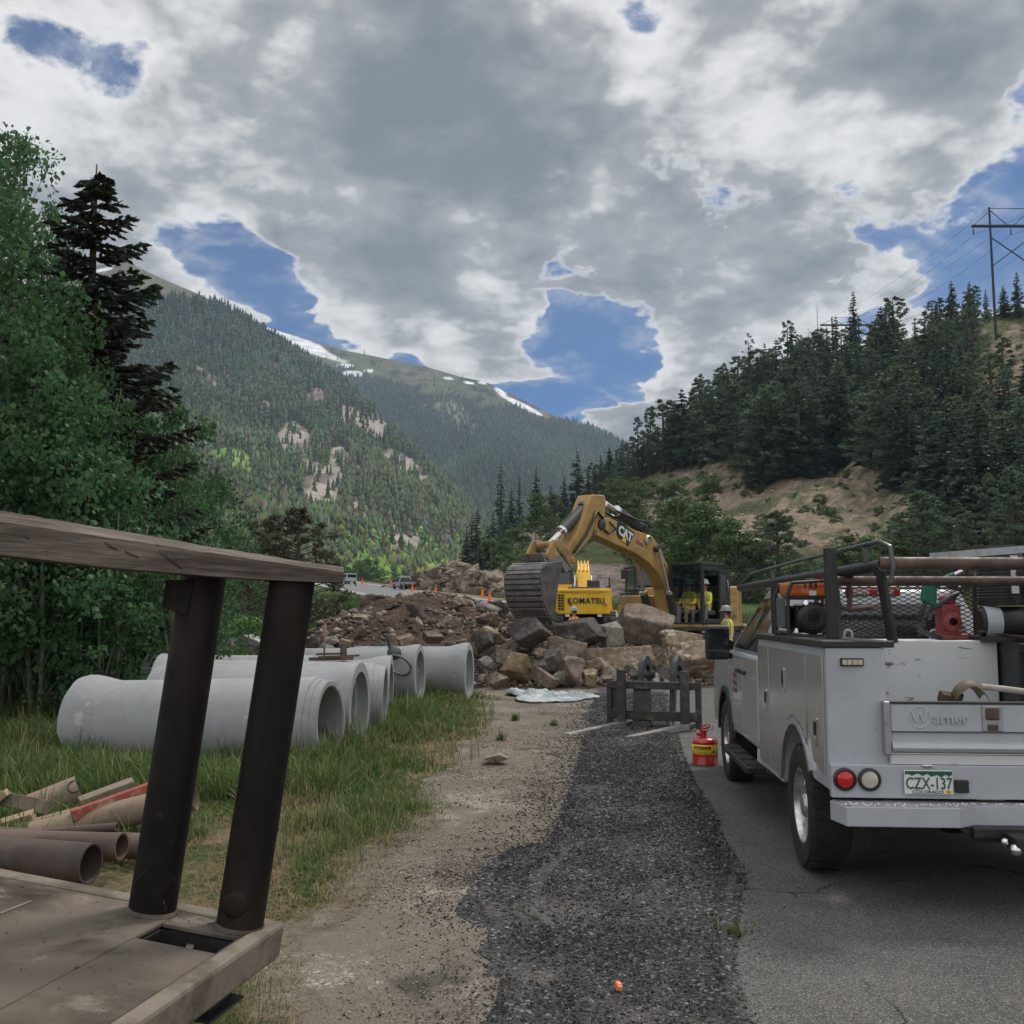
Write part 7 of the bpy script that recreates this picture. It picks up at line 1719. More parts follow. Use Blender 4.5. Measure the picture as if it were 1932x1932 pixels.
# blasted rock bluff beside the far bend
def bluff():
    n, m = 260, 110; U, T = np.meshgrid(np.linspace(elev(722, 1100)[0], elev(972, 1100)[0], n), np.linspace(0, 1, m)); px = 966 + U * 1932 * CP
    topy = np.interp(px, [722, 745, 775, 800, 840, 862, 900, 930, 950, 972], [1114, 1106, 1092, 1084, 1068, 1066, 1078, 1087, 1093, 1116]); base = np.interp(px, [722, 800, 972], [1112, 1119, 1131])
    d0 = np.interp(px, [722, 850, 972], [158, 132, 112]); Y = d0 + 9 * T ** .8
    e0 = np.array([elev(a, b)[1] for a, b in zip(px.ravel(), base.ravel())]).reshape(px.shape); e1 = np.array([elev(a, b)[1] for a, b in zip(px.ravel(), topy.ravel())]).reshape(px.shape)
    X = U * Y; Z = CAM_H + (e0 + (e1 - e0) * np.sin(T * math.pi / 2)) * Y
    cell = np.floor(fbm(X * .16 + Z * .2, Z * .5, seed=150, octv=3) * 9) / 9 * 4 + np.abs(fbm(X * .55, Z * 1.1, seed=151, octv=4)) * 3.0
    Yd = Y + (cell - .6) * np.sin(T * math.pi) ** .5; P = np.stack([U * Yd, Yd, Z + np.abs(fbm(X * .4, Y * .4, seed=152)) * 1.2 * np.sin(T * math.pi)], -1)
    idx = np.arange(n * m).reshape(m, n); q = np.stack([idx[:-1, :-1], idx[:-1, 1:], idx[1:, 1:], idx[1:, :-1]], -1).reshape(-1, 4)
    V = [P.reshape(-1, 3)]; tri = np.concatenate([q[:, [0, 1, 2]], q[:, [0, 2, 3]]]); Fs = [tri]; nb = len(V[0]); rng = np.random.default_rng(155)
    for i in range(620):
        rv, rf = rock_mesh(1.0, 500 + i % 40, (1, 1, 1), 7, 2, .05, (.45, .95)); j, k = int(rng.integers(6, m - 4)), int(rng.integers(4, n - 4)); s_ = (.3 + 1.2 * rng.random() ** 2.5) * (1 - .45 * j / m)
        a = rng.uniform(0, 6.28); ca, sa = math.cos(a), math.sin(a); rv = rv * np.array([1.5, 1.0, .62]) * s_; rv = np.stack([rv[:, 0] * ca - rv[:, 1] * sa, rv[:, 0] * sa + rv[:, 1] * ca, rv[:, 2] + rv[:, 0] * rng.normal(-.25, .2)], -1)
        V.append(rv + P[j, k]); Fs.append(rf + nb); nb += len(rv)
    o = mesh_obj('rock_bluff', np.concatenate(V) - np.array([-9, 135, 0]), np.concatenate(Fs), rock_mat('bluff_rock', (.26, .215, .17), (.165, .14, .115), (.32, .255, .18), 0, .35), smooth=R(18)); o.location = (-9, 135, 0)
    tag(o, 'broken tan rock bluff beside the far bend of the road', 'rock bluff'); o['kind'] = 'thing'
bluff()

# =================================================================== fork carriage, can, tarp, small things
def forks():
    Y = 15.7; a = at(1152, 1382, Y); b = at(1316, 1386, 15.2); a.z = b.z = .03
    d = (b - a); W = d.length; rz = math.atan2(d.y, d.x)
    t = thing('fork_carriage', 'scuffed dark steel loader fork carriage with two tines resting on the black millings', 'fork attachment', a, rz)   # local x along the carriage, -y towards the camera
    m = paint('scuffed_dark_steel', (.046, .043, .041), (.125, .112, .10), .6, .35, 5, lo=.48, hi=.72); k = paint('flat_black_steel', (.034, .036, .040), (.06, .058, .056), .5, .2, 6)
    MB().span((-.03, -.04, .56), (W + .03, .04, .67)).build('top_beam', m, t, bevel=.01); MB().span((-.03, -.04, .10), (W + .03, .04, .24)).build('bottom_beam', m, t, bevel=.01)
    MB().span((-.05, -.03, .03), (.03, .06, .70)).span((.03, .0, .26), (.12, .05, .56)).build('end_plate', k, t, bevel=.008); MB().span((W - .02, -.03, -.0), (W + .06, .06, .72)).build('end_plate', m, t, bevel=.008)
    for x in (.20, W - .16):
        sw = .46 if x < .5 else .52
        f = MB().span((x - .065, -.125, .0), (x + .065, -.045, .84)).build('fork', m, t, bevel=.008)
        L = 1.32; z0, z1 = -.01, .075
        MB().hexa([(x - .08, -.12, z0), (x + .08, -.12, z0), (x + .07 - sw, -L, z0), (x - .07 - sw, -L, z0)], [(x - .08, -.12, z1), (x + .08, -.12, z1), (x + .05 - sw, -L, z0 + .018), (x - .05 - sw, -L, z0 + .018)]).build('tine', paint('shiny_worn_tine', (.25, .235, .22), (.15, .138, .125), .5, .3, 6) if x < .5 else bpy.data.materials['shiny_worn_tine'], f, bevel=.006)
        MB().span((x - .06, -.02, .0), (x + .06, .5, .05)).build('rear_foot', k, f)
    for x in (.44, W - .38):
        out = arc(.48, .60, .46, 172, 5, 18) + arc(.48, .62, .30, 5, 172, 14)
        out = [(.04, .56)] + arc(.42, .70, .34, 178, 20, 16) + [(.74, .62), (.62, .58)] + arc(.42, .70, .20, 0, 178, 12) + [(.20, .50), (.10, .10), (.0, .10)]
        h = MB().prism(out, ((0, 0, 0), (0, 1, 0), (0, 0, 1), (1, 0, 0)), (x - .035, x + .035)).build('hook_plate', k, t, bevel=.008); MB().tube([(x - .10, .60, .74), (x + .10, .60, .74)], .06, 14).build('pin', m, h, smooth=SM)
    for x in (.55, W - .62): MB().prism([(0, .10), (.34, .10), (.28, .22), (.06, .22)], XZ((x, .20, 0)), (-.06, .0)).prism([(0, .10), (.05, .10), (.09, .20), (.04, .20)], XZ((x, .20, 0)), (0, .22)).build('bracket', k, t, bevel=.005)
    MB().prism([(.04, .56), (.10, .10), (.04, .02), (-.02, .02)], ((0, 0, 0), (0, 1, 0), (0, 0, 1), (1, 0, 0)), (.35, .62)).build('gusset', k, t)
forks()
def can():
    p = gnd(1331, 1443); t = thing('safety_can', 'red safety fuel can with a yellow band standing on the asphalt by the truck', 'fuel can', (p.x, p.y, .012), R(-20))
    red = paint('can_red', (.40, .014, .014), (.32, .010, .010), .3, 0, 6, coat=.4); yl = paint('can_label', (.78, .55, .03), (.7, .48, .02), .5)
    r = .143
    body = MB().lathe([(.001, .0), (r, .0), (r + .004, .006), (r, .014), (r, .125), (r + .003, .128), (r, .132), (r, .245), (r + .003, .248), (r - .002, .256), (r - .012, .275), (r - .045, .292), (.06, .298), (.001, .300)], (0, 0, 0), (0, 0, 1), 44).build('body', red, t, smooth=SM)
    lb = MB().lathe([(r + .0005, .115), (r + .003, .116), (r + .003, .222), (r + .0005, .223)], (0, 0, 0), (0, 0, 1), 44).build('label_band', yl, body, smooth=9)
    def on(deg, z, rr): a = R(deg); return Vector((math.sin(a) * rr, -math.cos(a) * rr, z))
    def rot(deg): return Matrix.Rotation(R(deg), 3, 'Z') @ Matrix.Rotation(R(90), 3, 'X')
    blk = MB()
    for k in range(9): blk.box(on(-42 + k * 9, .190, r + .003), (.024, .002, .034), Matrix.Rotation(R(-42 + k * 9), 3, 'Z'))
    blk.build('label_block', M_BLK, lb)
    for k, ch in enumerate('Justrite'): text_part('label_letters', ch, .036, yl, lb, on(-36 + k * 8.3, .190, r + .0045), rot(-36 + k * 8.3), .0006, .0006)
    for row, s, z in (('SAFETY CAN', .016, .160), ('FLAMMABLE', .015, .140)):
        for k, ch in enumerate(row): text_part('label_letters', ch, s, M_REDLET, lb, on(-26 + k * 5.0, z, r + .0035), rot(-26 + k * 5.0), .0005)
    MB().prism([(-.018, -.014), (.018, -.014), (0, .018)], (on(48, .15, r + .0025), Matrix.Rotation(R(48), 3, 'Z') @ Vector((1, 0, 0)), (0, 0, 1), on(48, 0, 1)), (0, .0015)).build('label_mark', M_BLK, lb)
    sp = MB().lathe([(.001, 0), (.034, 0), (.034, .06), (.042, .066), (.042, .085), (.030, .095), (.001, .1)], (-.015, 0, .292), (0, 0, 1), 22).build('spout', red, t, smooth=SM)
    MB().tube([(-.03, -.01, .32), (-.075, -.02, .34), (-.09, -.02, .33)], [.022, .024, .026], 12).build('filler', red, sp, smooth=SM)
    MB().tube([(-.05, .0, .385), (-.04, .0, .41), (.03, .0, .445), (.055, .0, .435), (.05, .0, .41), (-.03, .0, .385)], .010, 8).build('lever', red, sp, smooth=9)
    MB().tube([(.02, .02, .36), (.06, .02, .44), (.085, .02, .44), (.09, .02, .40), (.07, .02, .385)], .005, 8).build('carry_handle', M_GALV, t, smooth=9)
can()
def tarp():
    c = gnd(1035, 1320); rng = np.random.default_rng(8); n, m = 110, 60; A, Rr = np.meshgrid(np.linspace(0, 2 * math.pi, n), np.linspace(0.02, 1, m))
    rad = 1.0 + .18 * np.sin(A * 3 + 1) + .10 * np.sin(A * 5); X = np.cos(A) * Rr * rad * .84; Y = np.sin(A) * Rr * rad * 1.25 - .25 * np.cos(A) * Rr
    Zr = .035 + .26 * np.abs(fbm(X * 3.2, Y * 2.0, seed=160)) + .12 * np.abs(fbm(X * 8, Y * 5, seed=161)) + (.10 + .22 * np.abs(fbm(X * 6, Y * 3, seed=162))) * np.exp(-((X + .78) / .16) ** 2)
    Zr = Zr * (1 - .75 * Rr ** 5); idx = np.arange(n * m).reshape(m, n); q = np.stack([idx[:-1, :-1], idx[:-1, 1:], idx[1:, 1:], idx[1:, :-1]], -1).reshape(-1, 4)
    t = MT('tarp_sheet'); f = t.rng(t.noise(2.2, 5), .42, .58); t.set(t.mix(f, (.42, .445, .46), (.22, .25, .27)), .55, 0, .3)
    o = mesh_obj('tarp', np.stack([X, Y, Zr], -1).reshape(-1, 3), q, t.m, smooth=9); o.location = (c.x, c.y + .2, .02); md = o.modifiers.new('thick', 'SOLIDIFY'); md.thickness = .02
    tag(o, 'crumpled pale blue-grey tarp lying flat on the dirt before the boulders', 'tarp')
tarp()
p = gnd(1167, 1886); o = MB().box((0, 0, .012), (.022, .042, .022), (.25, .2, .3)).box((.002, .004, .020), (.018, .030, .014), (.25, .2, .3)).build('plastic_scrap', paint('orange_plastic', (.75, .22, .08), (.85, .4, .2), .5, 0, 40), None, bevel=.002); o.location = (p.x, p.y, .045); tag(o, 'small bright orange plastic scrap lying on the black millings', 'plastic scrap')

# =================================================================== deck with the beam on two posts
def deck():
    D = MT('dark_oiled_steel'); c = D.mix(D.rng(D.noise(3.2, 8, .65, stretch=(1, 1, .35)), .42, .66), (.008, .0065, .006), (.030, .019, .014))
    c = D.mix(D.rng(D.noise(11, 7, .7), .60, .70), c, (.055, .032, .022)); c = D.mix(D.rng(D.noise(26, 6, .7, stretch=(1, 1, .5)), .665, .70), c, (.12, .10, .085))
    D.set(c, None, .0, .22); D.L.new(D.rng(D.noise(6, 5), .35, .65, .5, .85), D.b.inputs['Roughness']); D.bump(D.noise(60, 6, .7), .25, .004); dark = D.m
    M = MT('dusty_deck'); a = M.noise(1.5, 8, .62); b = M.noise(7, 7, .65); c_ = M.noise(1.1, 6, .6, off=(4, 2, 0), dist=.4)
    cc = M.mix(M.rng(a, .40, .60), (.145, .120, .10), (.062, .050, .042)); cc = M.mix(M.rng(c_, .47, .57), cc, (.032, .027, .023)); cc = M.mix(M.rng(b, .55, .72), cc, (.21, .18, .15)); cc = M.mix(M.rng(M.noise(26, 4, .6), .68, .74), cc, (.035, .03, .026))
    M.set(cc, .9, 0, .12); M.bump(b, .35, .01); M = M.m
    E = MT('deck_edge'); a = E.noise(5, 8, .65); E.set(E.mix(E.rng(a, .4, .62), (.22, .19, .155), (.12, .10, .08)), .9, 0, .1); E.bump(E.noise(40, 5), .3, .006); E = E.m
    t = thing('trailer_deck', 'tilted dusty tan deck carrying a weathered beam on two dark round posts', 'trailer', at(300, 1740, 3.1) - Vector((0, 0, .8)))
    O = t.location.copy()
    nrm = Vector((.150, -.012, 1)).normalized()
    def pl(px, py):      # point of the deck plane
        q = at(540, 1741, 3.12); d = Vector(ray(px, py)); o = Vector((0, 0, CAM_H)); k = (q - o).dot(nrm) / d.dot(nrm); return o + d * k - O
    A, Bc, Cc, Dc = pl(-140, 1612), pl(540, 1741), pl(255, 1938), pl(60, 2090)
    ex = (Bc - A).normalized(); ey = nrm.cross(ex).normalized()      # ey away from the camera
    fr = (Cc - Bc).normalized()
    down = -nrm
    H = [pl(360, 1783 - 22), pl(478, 1783), pl(418, 1802), pl(322, 1780)]     # slot
    # top sheet with a slot: four pieces butted round the hole
    Ctop = Bc + fr * 2.6; Atop = A + fr * 2.6
    th = .014
    def slab(name, pts, m, d0=0.0, d1=th, parent=t, bevel=.004): 
        return MB().add([p + down * d0 for p in pts] + [p + down * d1 for p in pts], [tuple(range(len(pts))), tuple(range(2 * len(pts) - 1, len(pts) - 1, -1))] + [(i, (i + 1) % len(pts), len(pts) + (i + 1) % len(pts), len(pts) + i) for i in range(len(pts))]).build(name, m, parent, bevel=bevel)
    # deck axes: u along the far edge, v along the right edge
    def uv(u, v): return Bc + (-ex) * u + fr * v
    UL = (Bc - A).length
    def to_uv(p):
        d = p - Bc; m2 = Matrix((( -ex.dot(-ex), -ex.dot(fr)), (fr.dot(-ex), fr.dot(fr)))); 
        a11, a12, a22 = 1.0, (-ex).dot(fr), 1.0; b1, b2 = d.dot(-ex), d.dot(fr); det = a11 * a22 - a12 * a12
        return (b1 * a22 - b2 * a12) / det, (b2 * a11 - b1 * a12) / det
    rim = .055; u0, u1, v0, v1 = .058, .285, .185, .325
    slab('deck_plate', [uv(UL, .07), uv(u1, .07), uv(u1, 2.6), uv(UL, 2.6)], M)
    slab('deck_plate', [uv(u1 - .001, .07), uv(rim, .07), uv(rim, v0), uv(u1 - .001, v0)], M)
    slab('deck_plate', [uv(u1 - .001, v1), uv(rim, v1), uv(rim, 2.6), uv(u1 - .001, 2.6)], M)
    slab('deck_plate', [uv(u0, v0 + .001), uv(rim, v0 + .001), uv(rim, v1 - .001), uv(u0, v1 - .001)], M)
    slab('deck_edge', [uv(UL, .0), uv(.0, .0), uv(rim - .002, .068), uv(UL, .068)], E, -.004, .10, bevel=.012)
    slab('deck_edge', [uv(.0, .002), uv(.0, 2.6), uv(rim - .002, 2.6), uv(rim - .002, .070)], E, -.006, .10, bevel=.012)
    well = slab('pocket', [uv(u1 + .03, v0 - .03), uv(u0 - .03, v0 - .03), uv(u0 - .03, v1 + .03), uv(u1 + .03, v1 + .03)], M_BLACKM, .16, .17)
    pk = MB()
    for (a1, b1), (a2, b2) in (((u0, v0), (u1, v0)), ((u0, v1), (u1, v1)), ((u0, v0), (u0, v1)), ((u1, v0), (u1, v1))):
        p, q = uv(a1, b1), uv(a2, b2); pk.bar(p + down * .095, q + down * .095, .155, .012, up=tuple((q - p).cross(nrm)))
    pk.build('pocket_lining', M_BLACKM, well)
    MB().bar(uv((u0 + u1) / 2 + .02, v0) + down * .05, uv((u0 + u1) / 2 - .03, v1) + down * .05, .02, .02, up=tuple(nrm)).build('pocket_bar', E, well)
    # weld bead and seam on the plate
    sm = MB().bar(pl(0, 1725) + nrm * .002, pl(58, 1702) + nrm * .002, .008, .003, up=tuple(nrm)).build('seam', E, t)
    # posts perpendicular to the deck, a short plate and a cap on them
    LN = .0
    tops = []
    for (bx, by), (tx, ty), nm in (((287, 1719), (386, 1078), 'a'), ((452, 1748), (552, 1094), 'b')):
        p = pl(bx, by); dep = (p + O).y; q = at(tx, ty, dep + .03) - O; rad = .0665
        pst = MB().tube([p - (q - p).normalized() * .06, p + (q - p) * .1, q - (q - p) * .02, q], rad, 36).build('post', dark, t, smooth=SM)
        tops.append(q)
        MB().lathe([(rad + .007, 0), (rad + .003, .006), (rad, .010)], p + nrm * .001, tuple(nrm), 36).build('weld_ring', M, pst, smooth=9)
        fdir = Vector((-p.x - O.x, -p.y - O.y, 0)).normalized(); axd = (q - p).normalized(); side = axd.cross(fdir).normalized(); fdir = side.cross(axd)
        if nm == 'a':
            c = p + axd * .09 + fdir * (rad * .80) - side * .012; MB().prism([(-.052, 0), (0, .075), (.060, .012), (.012, -.062)], (c, side, axd, fdir), (0, .012)).build('gusset_plate', dark, pst, bevel=.002)
            c = q - axd * .09 + fdir * (rad * .2) - side * .06; MB().prism([(-.045, .05), (.03, .06), (.03, -.05), (-.045, -.03)], (c, side, axd, fdir), (0, .05)).build('lug', dark, pst, bevel=.003)
        else:
            c = p + axd * .075 + fdir * (rad * .93) - side * .022; MB().lathe([(.001, .012), (.020, .011), (.034, .006), (.038, 0)], c, tuple(fdir), 24).build('round_cap', dark, pst, smooth=9)
    # beam: weathered, tapering towards its free right end, rising over the posts
    W = MT('weathered_beam'); gv = W.attr('grain', 'Vector'); a = W.noise(7, 8, .65, vec=gv, stretch=(.35, 1, 3.0)); b = W.noise(30, 8, .7, vec=gv, stretch=(.25, 1, 4)); c = W.mix(W.rng(a, .38, .64), (.092, .074, .064), (.19, .16, .142))
    c = W.mix(W.rng(b, .35, .7), W.mix(1.0, c, (.62, .6, .58), 'MULTIPLY'), W.mix(1.0, c, (1.25, 1.25, 1.25), 'MULTIPLY')); c = W.mix(W.rng(W.noise(9, 6, .7, off=(3, 3, 3)), .64, .72), c, (.045, .036, .03)); W.set(c, .85, .0, .15)
    W.bump(b, .5, .006); W = W.m
    dn = (tops[1] + O).y; df = (tops[0] + O).y
    def yb(px): return dn + (px - 552) * (dn - df + .10) / 166.0
    fT = [(-40, 975), (0, 980), (200, 1010), (400, 1041), (550, 1063), (648, 1078)]; fB = [(-40, 1040), (0, 1046), (200, 1070), (400, 1087), (550, 1096), (648, 1099)]
    rT = [(-40, 956), (0, 963), (200, 997), (400, 1032), (550, 1056), (648, 1070)]
    def bp(px, py, dd=0.0): return at(px, py, yb(px) - .075 + dd) - O
    rng = np.random.default_rng(5); rows = []
    N = 34
    for i in range(N):
        px = -40 + 688 * i / (N - 1); tpy = np.interp(px, *zip(*fT)) + rng.normal(0, .5); bpy_ = np.interp(px, *zip(*fB)); rpy = np.interp(px, *zip(*rT)) + rng.normal(0, .5)
        p0, p1 = bp(px, tpy), bp(px, bpy_); p2 = at(px, rpy, yb(px) + .045) - O; p2.z = max(p2.z, p0.z + .002); p3 = Vector((p2.x, p2.y, p1.z))
        bev = (p0 - p1) * .06
        rows.append([p1, p0 - bev, p0 + Vector((0, .012, 0)), p2, p2 - bev + Vector((0, .01, 0)), p3])
    vs = [v for r in rows for v in r]; k = 6; fs = [tuple(range(k - 1, -1, -1)), tuple((N - 1) * k + j for j in range(k))]
    for i in range(N - 1):
        for j in range(k): fs.append((i * k + j, i * k + (j + 1) % k, (i + 1) * k + (j + 1) % k, (i + 1) * k + j))
    bo = MB().add(vs, fs).build('beam', W, t, smooth=R(25))
    P_ = np.array([v.co[:] for v in bo.data.vertices]); ax_ = np.array((rows[-1][0] - rows[0][0]).normalized()); al = P_ @ ax_; rest = P_ - al[:, None] * ax_[None]
    vcol(bo, 'grain', np.stack([al, rest[:, 1], rest[:, 2]], -1))
    # gouges on its face
    gg = MB()
    for pts in ([(197, 1023), (208, 1031), (222, 1037)], [(300, 1040), (322, 1056), (343, 1073)], [(48, 1012), (53, 1017)], [(235, 1040), (262, 1052)]):
        q = [bp(x, y, -.0015) for x, y in pts]; gg.tube(q, [.001] + [.0032] * (len(q) - 2) + [.001], 6) if len(q) > 2 else gg.tube(q, .002, 6)
    gg.build('gouge', paint('gouge_dark', (.05, .043, .038), None, .9), bo, smooth=9)
    # underside: side rails, cross member, jack legs and a wheel so that the deck stands on something
    ch = MB()
    for v in (.5, 1.4): ch.bar(uv(UL - .1, v) + down * .15, uv(.25, v) + down * .15, .08, .12, up=tuple(nrm))
    for u in (.30, UL - .2): ch.bar(uv(u, .2) + down * .22, uv(u, 2.4) + down * .22, .08, .12, up=tuple(nrm))
    ch.build('under_frame', dark, t)
    for u, v in ((.35, .45), (.35, 2.0)):
        p = uv(u, v) + down * .15; MB().tube([p, Vector((p.x - .05, p.y, -O.z + .02))], .04, 12).lathe([(.001, 0), (.10, 0), (.10, .015), (.001, .02)], Vector((p.x - .05, p.y, -O.z + .0)), (0, 0, 1), 16).build('jack_leg', dark, t, smooth=SM)
    for v in (1.0,):
        p = uv(UL - .25, v); MB().lathe([(.001, -.1), (.22, -.1), (.34, -.12), (.37, -.06), (.37, .06), (.34, .12), (.22, .1), (.001, .1)], Vector((p.x, p.y, -O.z + .37)), (1, .1, 0), 30).build('wheel', M_RUBBER, t, smooth=SM)
    # dirt crumbs on the deck
    n = 500; us = rng.uniform(.1, UL - .3, n) ** 1; vs2 = rng.uniform(.08, 1.3, n); P = np.array([(uv(a, b) + O + nrm * .002)[:] for a, b in zip(us, vs2)])
    o = pebbles('deck_grit', P[:, 0], P[:, 1], P[:, 2], .0009 + .0022 * rng.random(n) ** 4, np.array([.04, .035, .03]) + rng.random((n, 1)) * .10, M_STONE, 170)
deck()

# =================================================================== rusty pipes and timbers beside the deck
def pile():
    rust = paint('rusty_pipe', (.16, .105, .085), (.10, .068, .058), .75, .15, 3, lo=.4, hi=.62, bump=.15, bscale=30); rust2 = paint('dark_rusty_pipe', (.095, .066, .058), (.055, .042, .038), .7, .2, 3, bump=.15, bscale=30)
    tanp = paint('dusty_tan_pipe', (.25, .185, .13), (.17, .125, .09), .8, 0, 3, bump=.1, bscale=25); redp = paint('peeling_red_paint', (.30, .075, .05), (.38, .22, .16), .7, 0, 6, lo=.5, hi=.62)
    wood = paint('raw_timber', (.34, .26, .165), (.25, .185, .115), .8, 0, 5); wood2 = paint('weathered_timber', (.22, .175, .13), (.14, .11, .08), .85, 0, 5)
    G = 'rusty pipes and timbers piled beside the deck'
    def pipe(label, a, b, r, m, wall=.012, hole=None):
        a, b = Vector(a), Vector(b); c = (a + b) / 2; L = (b - a).length; ax = (b - a).normalized()
        o = MB().lathe([(r, 0), (r, L), (r - wall, L), (r - wall, 0)], a - c, ax, 32, close=True).build('steel_pipe', m, None, smooth=SM); o.location = c; tag(o, label, 'pipe', G)
        if hole:
            f, up = hole; q = a.lerp(b, f) - c; n = Vector(up).normalized(); MB().lathe([(r * .42, r * .90), (r * .42, r * 1.006), (r * .36, r * 1.006), (r * .36, r * .90)], q, tuple(n), 22).lathe([(.001, r * .93), (r * .37, r * .93)], q, tuple(n), 22).build('hole', M_BLK, o, smooth=SM)
        return o
    def e(px, py, Y): return at(px, py, Y)
    pipe('dark rusty pipe lowest in the pile with its open end nearest the deck', e(-90, 1608, 6.45), e(172, 1630, 6.25), .118, rust2)
    pipe('rusty pipe with a round open end second lowest in the pile', e(-80, 1588, 6.95), e(230, 1597, 6.75), .085, rust)
    pipe('slim rusty pipe with a small open end above the second lowest one', e(-80, 1585, 7.35), e(221, 1560, 7.2), .030, rust)
    pipe('long rusty pipe running behind the first dark post', e(-80, 1580, 7.5), e(300, 1598, 7.1), .085, rust)
    pipe('fat dusty tan pipe crossing behind the first dark post', e(62, 1578, 7.8), e(368, 1502, 7.9), .105, tanp)
    pipe('dusty tan pipe lying under the red timber', e(-60, 1598, 8.0), e(235, 1520, 8.35), .085, tanp)
    pipe('short fat tan pipe with a round hole at the back of the pile', e(30, 1540, 8.9), e(150, 1492, 9.1), .135, tanp, hole=(.90, (.35, -.75, .55)))
    def timber(label, a, b, w, h, m, roll=(0, 0, 1)):
        a, b = Vector(a), Vector(b); c = (a + b) / 2; o = MB().bar(a - c, b - c, w, h, roll).build('timber', m, None, bevel=.006); o.location = c; tag(o, label, 'timber', G)
    timber('square timber with peeling red paint on top of the pile', e(135, 1540, 7.75), e(284, 1487, 8.0), .085, .085, redp)
    timber('grey weathered beam end behind the red timber', e(152, 1520, 8.4), e(254, 1482, 8.6), .12, .12, wood2, (.3, 0, 1))
    timber('thick plank tilted over the short fat pipe at the left margin', e(-70, 1492, 8.35), e(90, 1524, 8.3), .15, .11, wood2, (0, .3, 1))
    timber('raw yellowish plank resting low at the left margin', e(-60, 1575, 8.1), e(64, 1538, 8.15), .10, .07, wood, (0, -.3, 1))
    timber('raw yellowish board end leaning on the thick plank', e(-30, 1530, 8.2), e(14, 1494, 8.22), .05, .10, wood, (0, 1, .2))
pile()
# =================================================================== cones, posts, power line
M_CONE = paint('cone_orange', (.78, .13, .02), (.68, .10, .015), .5, 0, 8); M_CONEW = paint('cone_white_band', (.75, .75, .74), (.6, .6, .6), .5)
def cone_at(px, py, label, h=.90, first=[None]):
    p = floor_at(px, py); p.z += .10
    if first[0] is None:
        t = thing('traffic_cone', label, 'traffic cone', p); first[0] = t
        MB().lathe([(.165, .04), (.15, .06), (.03, h), (.001, h + .005)], (0, 0, 0), (0, 0, 1), 18).span((-.19, -.19, 0), (.19, .19, .04)).build('body', M_CONE, t, smooth=SM)
        MB().lathe([(.098, .38), (.072, .54)], (0, 0, 0), (0, 0, 1), 18).lathe([(.064, .60), (.050, .70)], (0, 0, 0), (0, 0, 1), 18).build('band', M_CONEW, t, smooth=9)
        for v in t.children[1].data.vertices: v.co.x *= 1.05; v.co.y *= 1.05
    else: t = copy_tree(first[0]); t.name = 'traffic_cone'
    t.location = p; k = 1.25; t.scale = (k, k, k); tag(t, label, 'traffic cone', 'orange cones along the highway')
cone_at(738, 1110, 'orange cone just left of the distant silver pickup')
cone_at(778, 1117, 'orange cone just right of the distant silver pickup')
cone_at(822, 1121, 'orange cone between the distant pickup and the earth heap crest, beside a thin post')
cone_at(910, 1128.5, 'orange cone second to the left of the bucket')
cone_at(956, 1132.5, 'orange cone directly left of the bucket on the far road edge')
cone_at(924, 1137.5, 'orange cone with white bands on the near road edge left of the bucket')
cone_at(684, 1103, 'farthest orange cone on the bend')
cone_at(1152, 1160, 'orange cone beside the bright yellow excavator track')
def post(px, py, top, label, name='marker_post', w=.05, plate=None):
    p = floor_at(px, py); h = (py - top) / 1932 * p.y
    if plate:
        t = thing(name, label, 'road sign', p, R(6)); MB().bar((0, 0, -.2), (0, 0, h), w, w).build('pole', M_KOMD, t); MB().box((0, -.05, h - plate / 2), (plate, .02, plate), (0, R(45), 0)).build('panel', paint('dark_sign_back', (.07, .075, .08), None, .6), t)
    else:
        o = MB().bar((0, 0, -.2), (0, 0, h), w, w).build(name, M_KOMD, None); o.location = p; tag(o, label, 'post')
post(671, 1108, 1100, 'short dark post at the left road edge near the farthest cone', w=.18)
post(822, 1117, 1099, 'grey sign seen from behind beside the cone right of the distant pickup', 'road_sign', .08, .95)
post(879, 1128, 1107, 'thin dark delineator post on the near road edge above the heap crest', w=.10)
post(913, 1122, 1108, 'thin dark delineator post behind the second cone left of the bucket', w=.10)
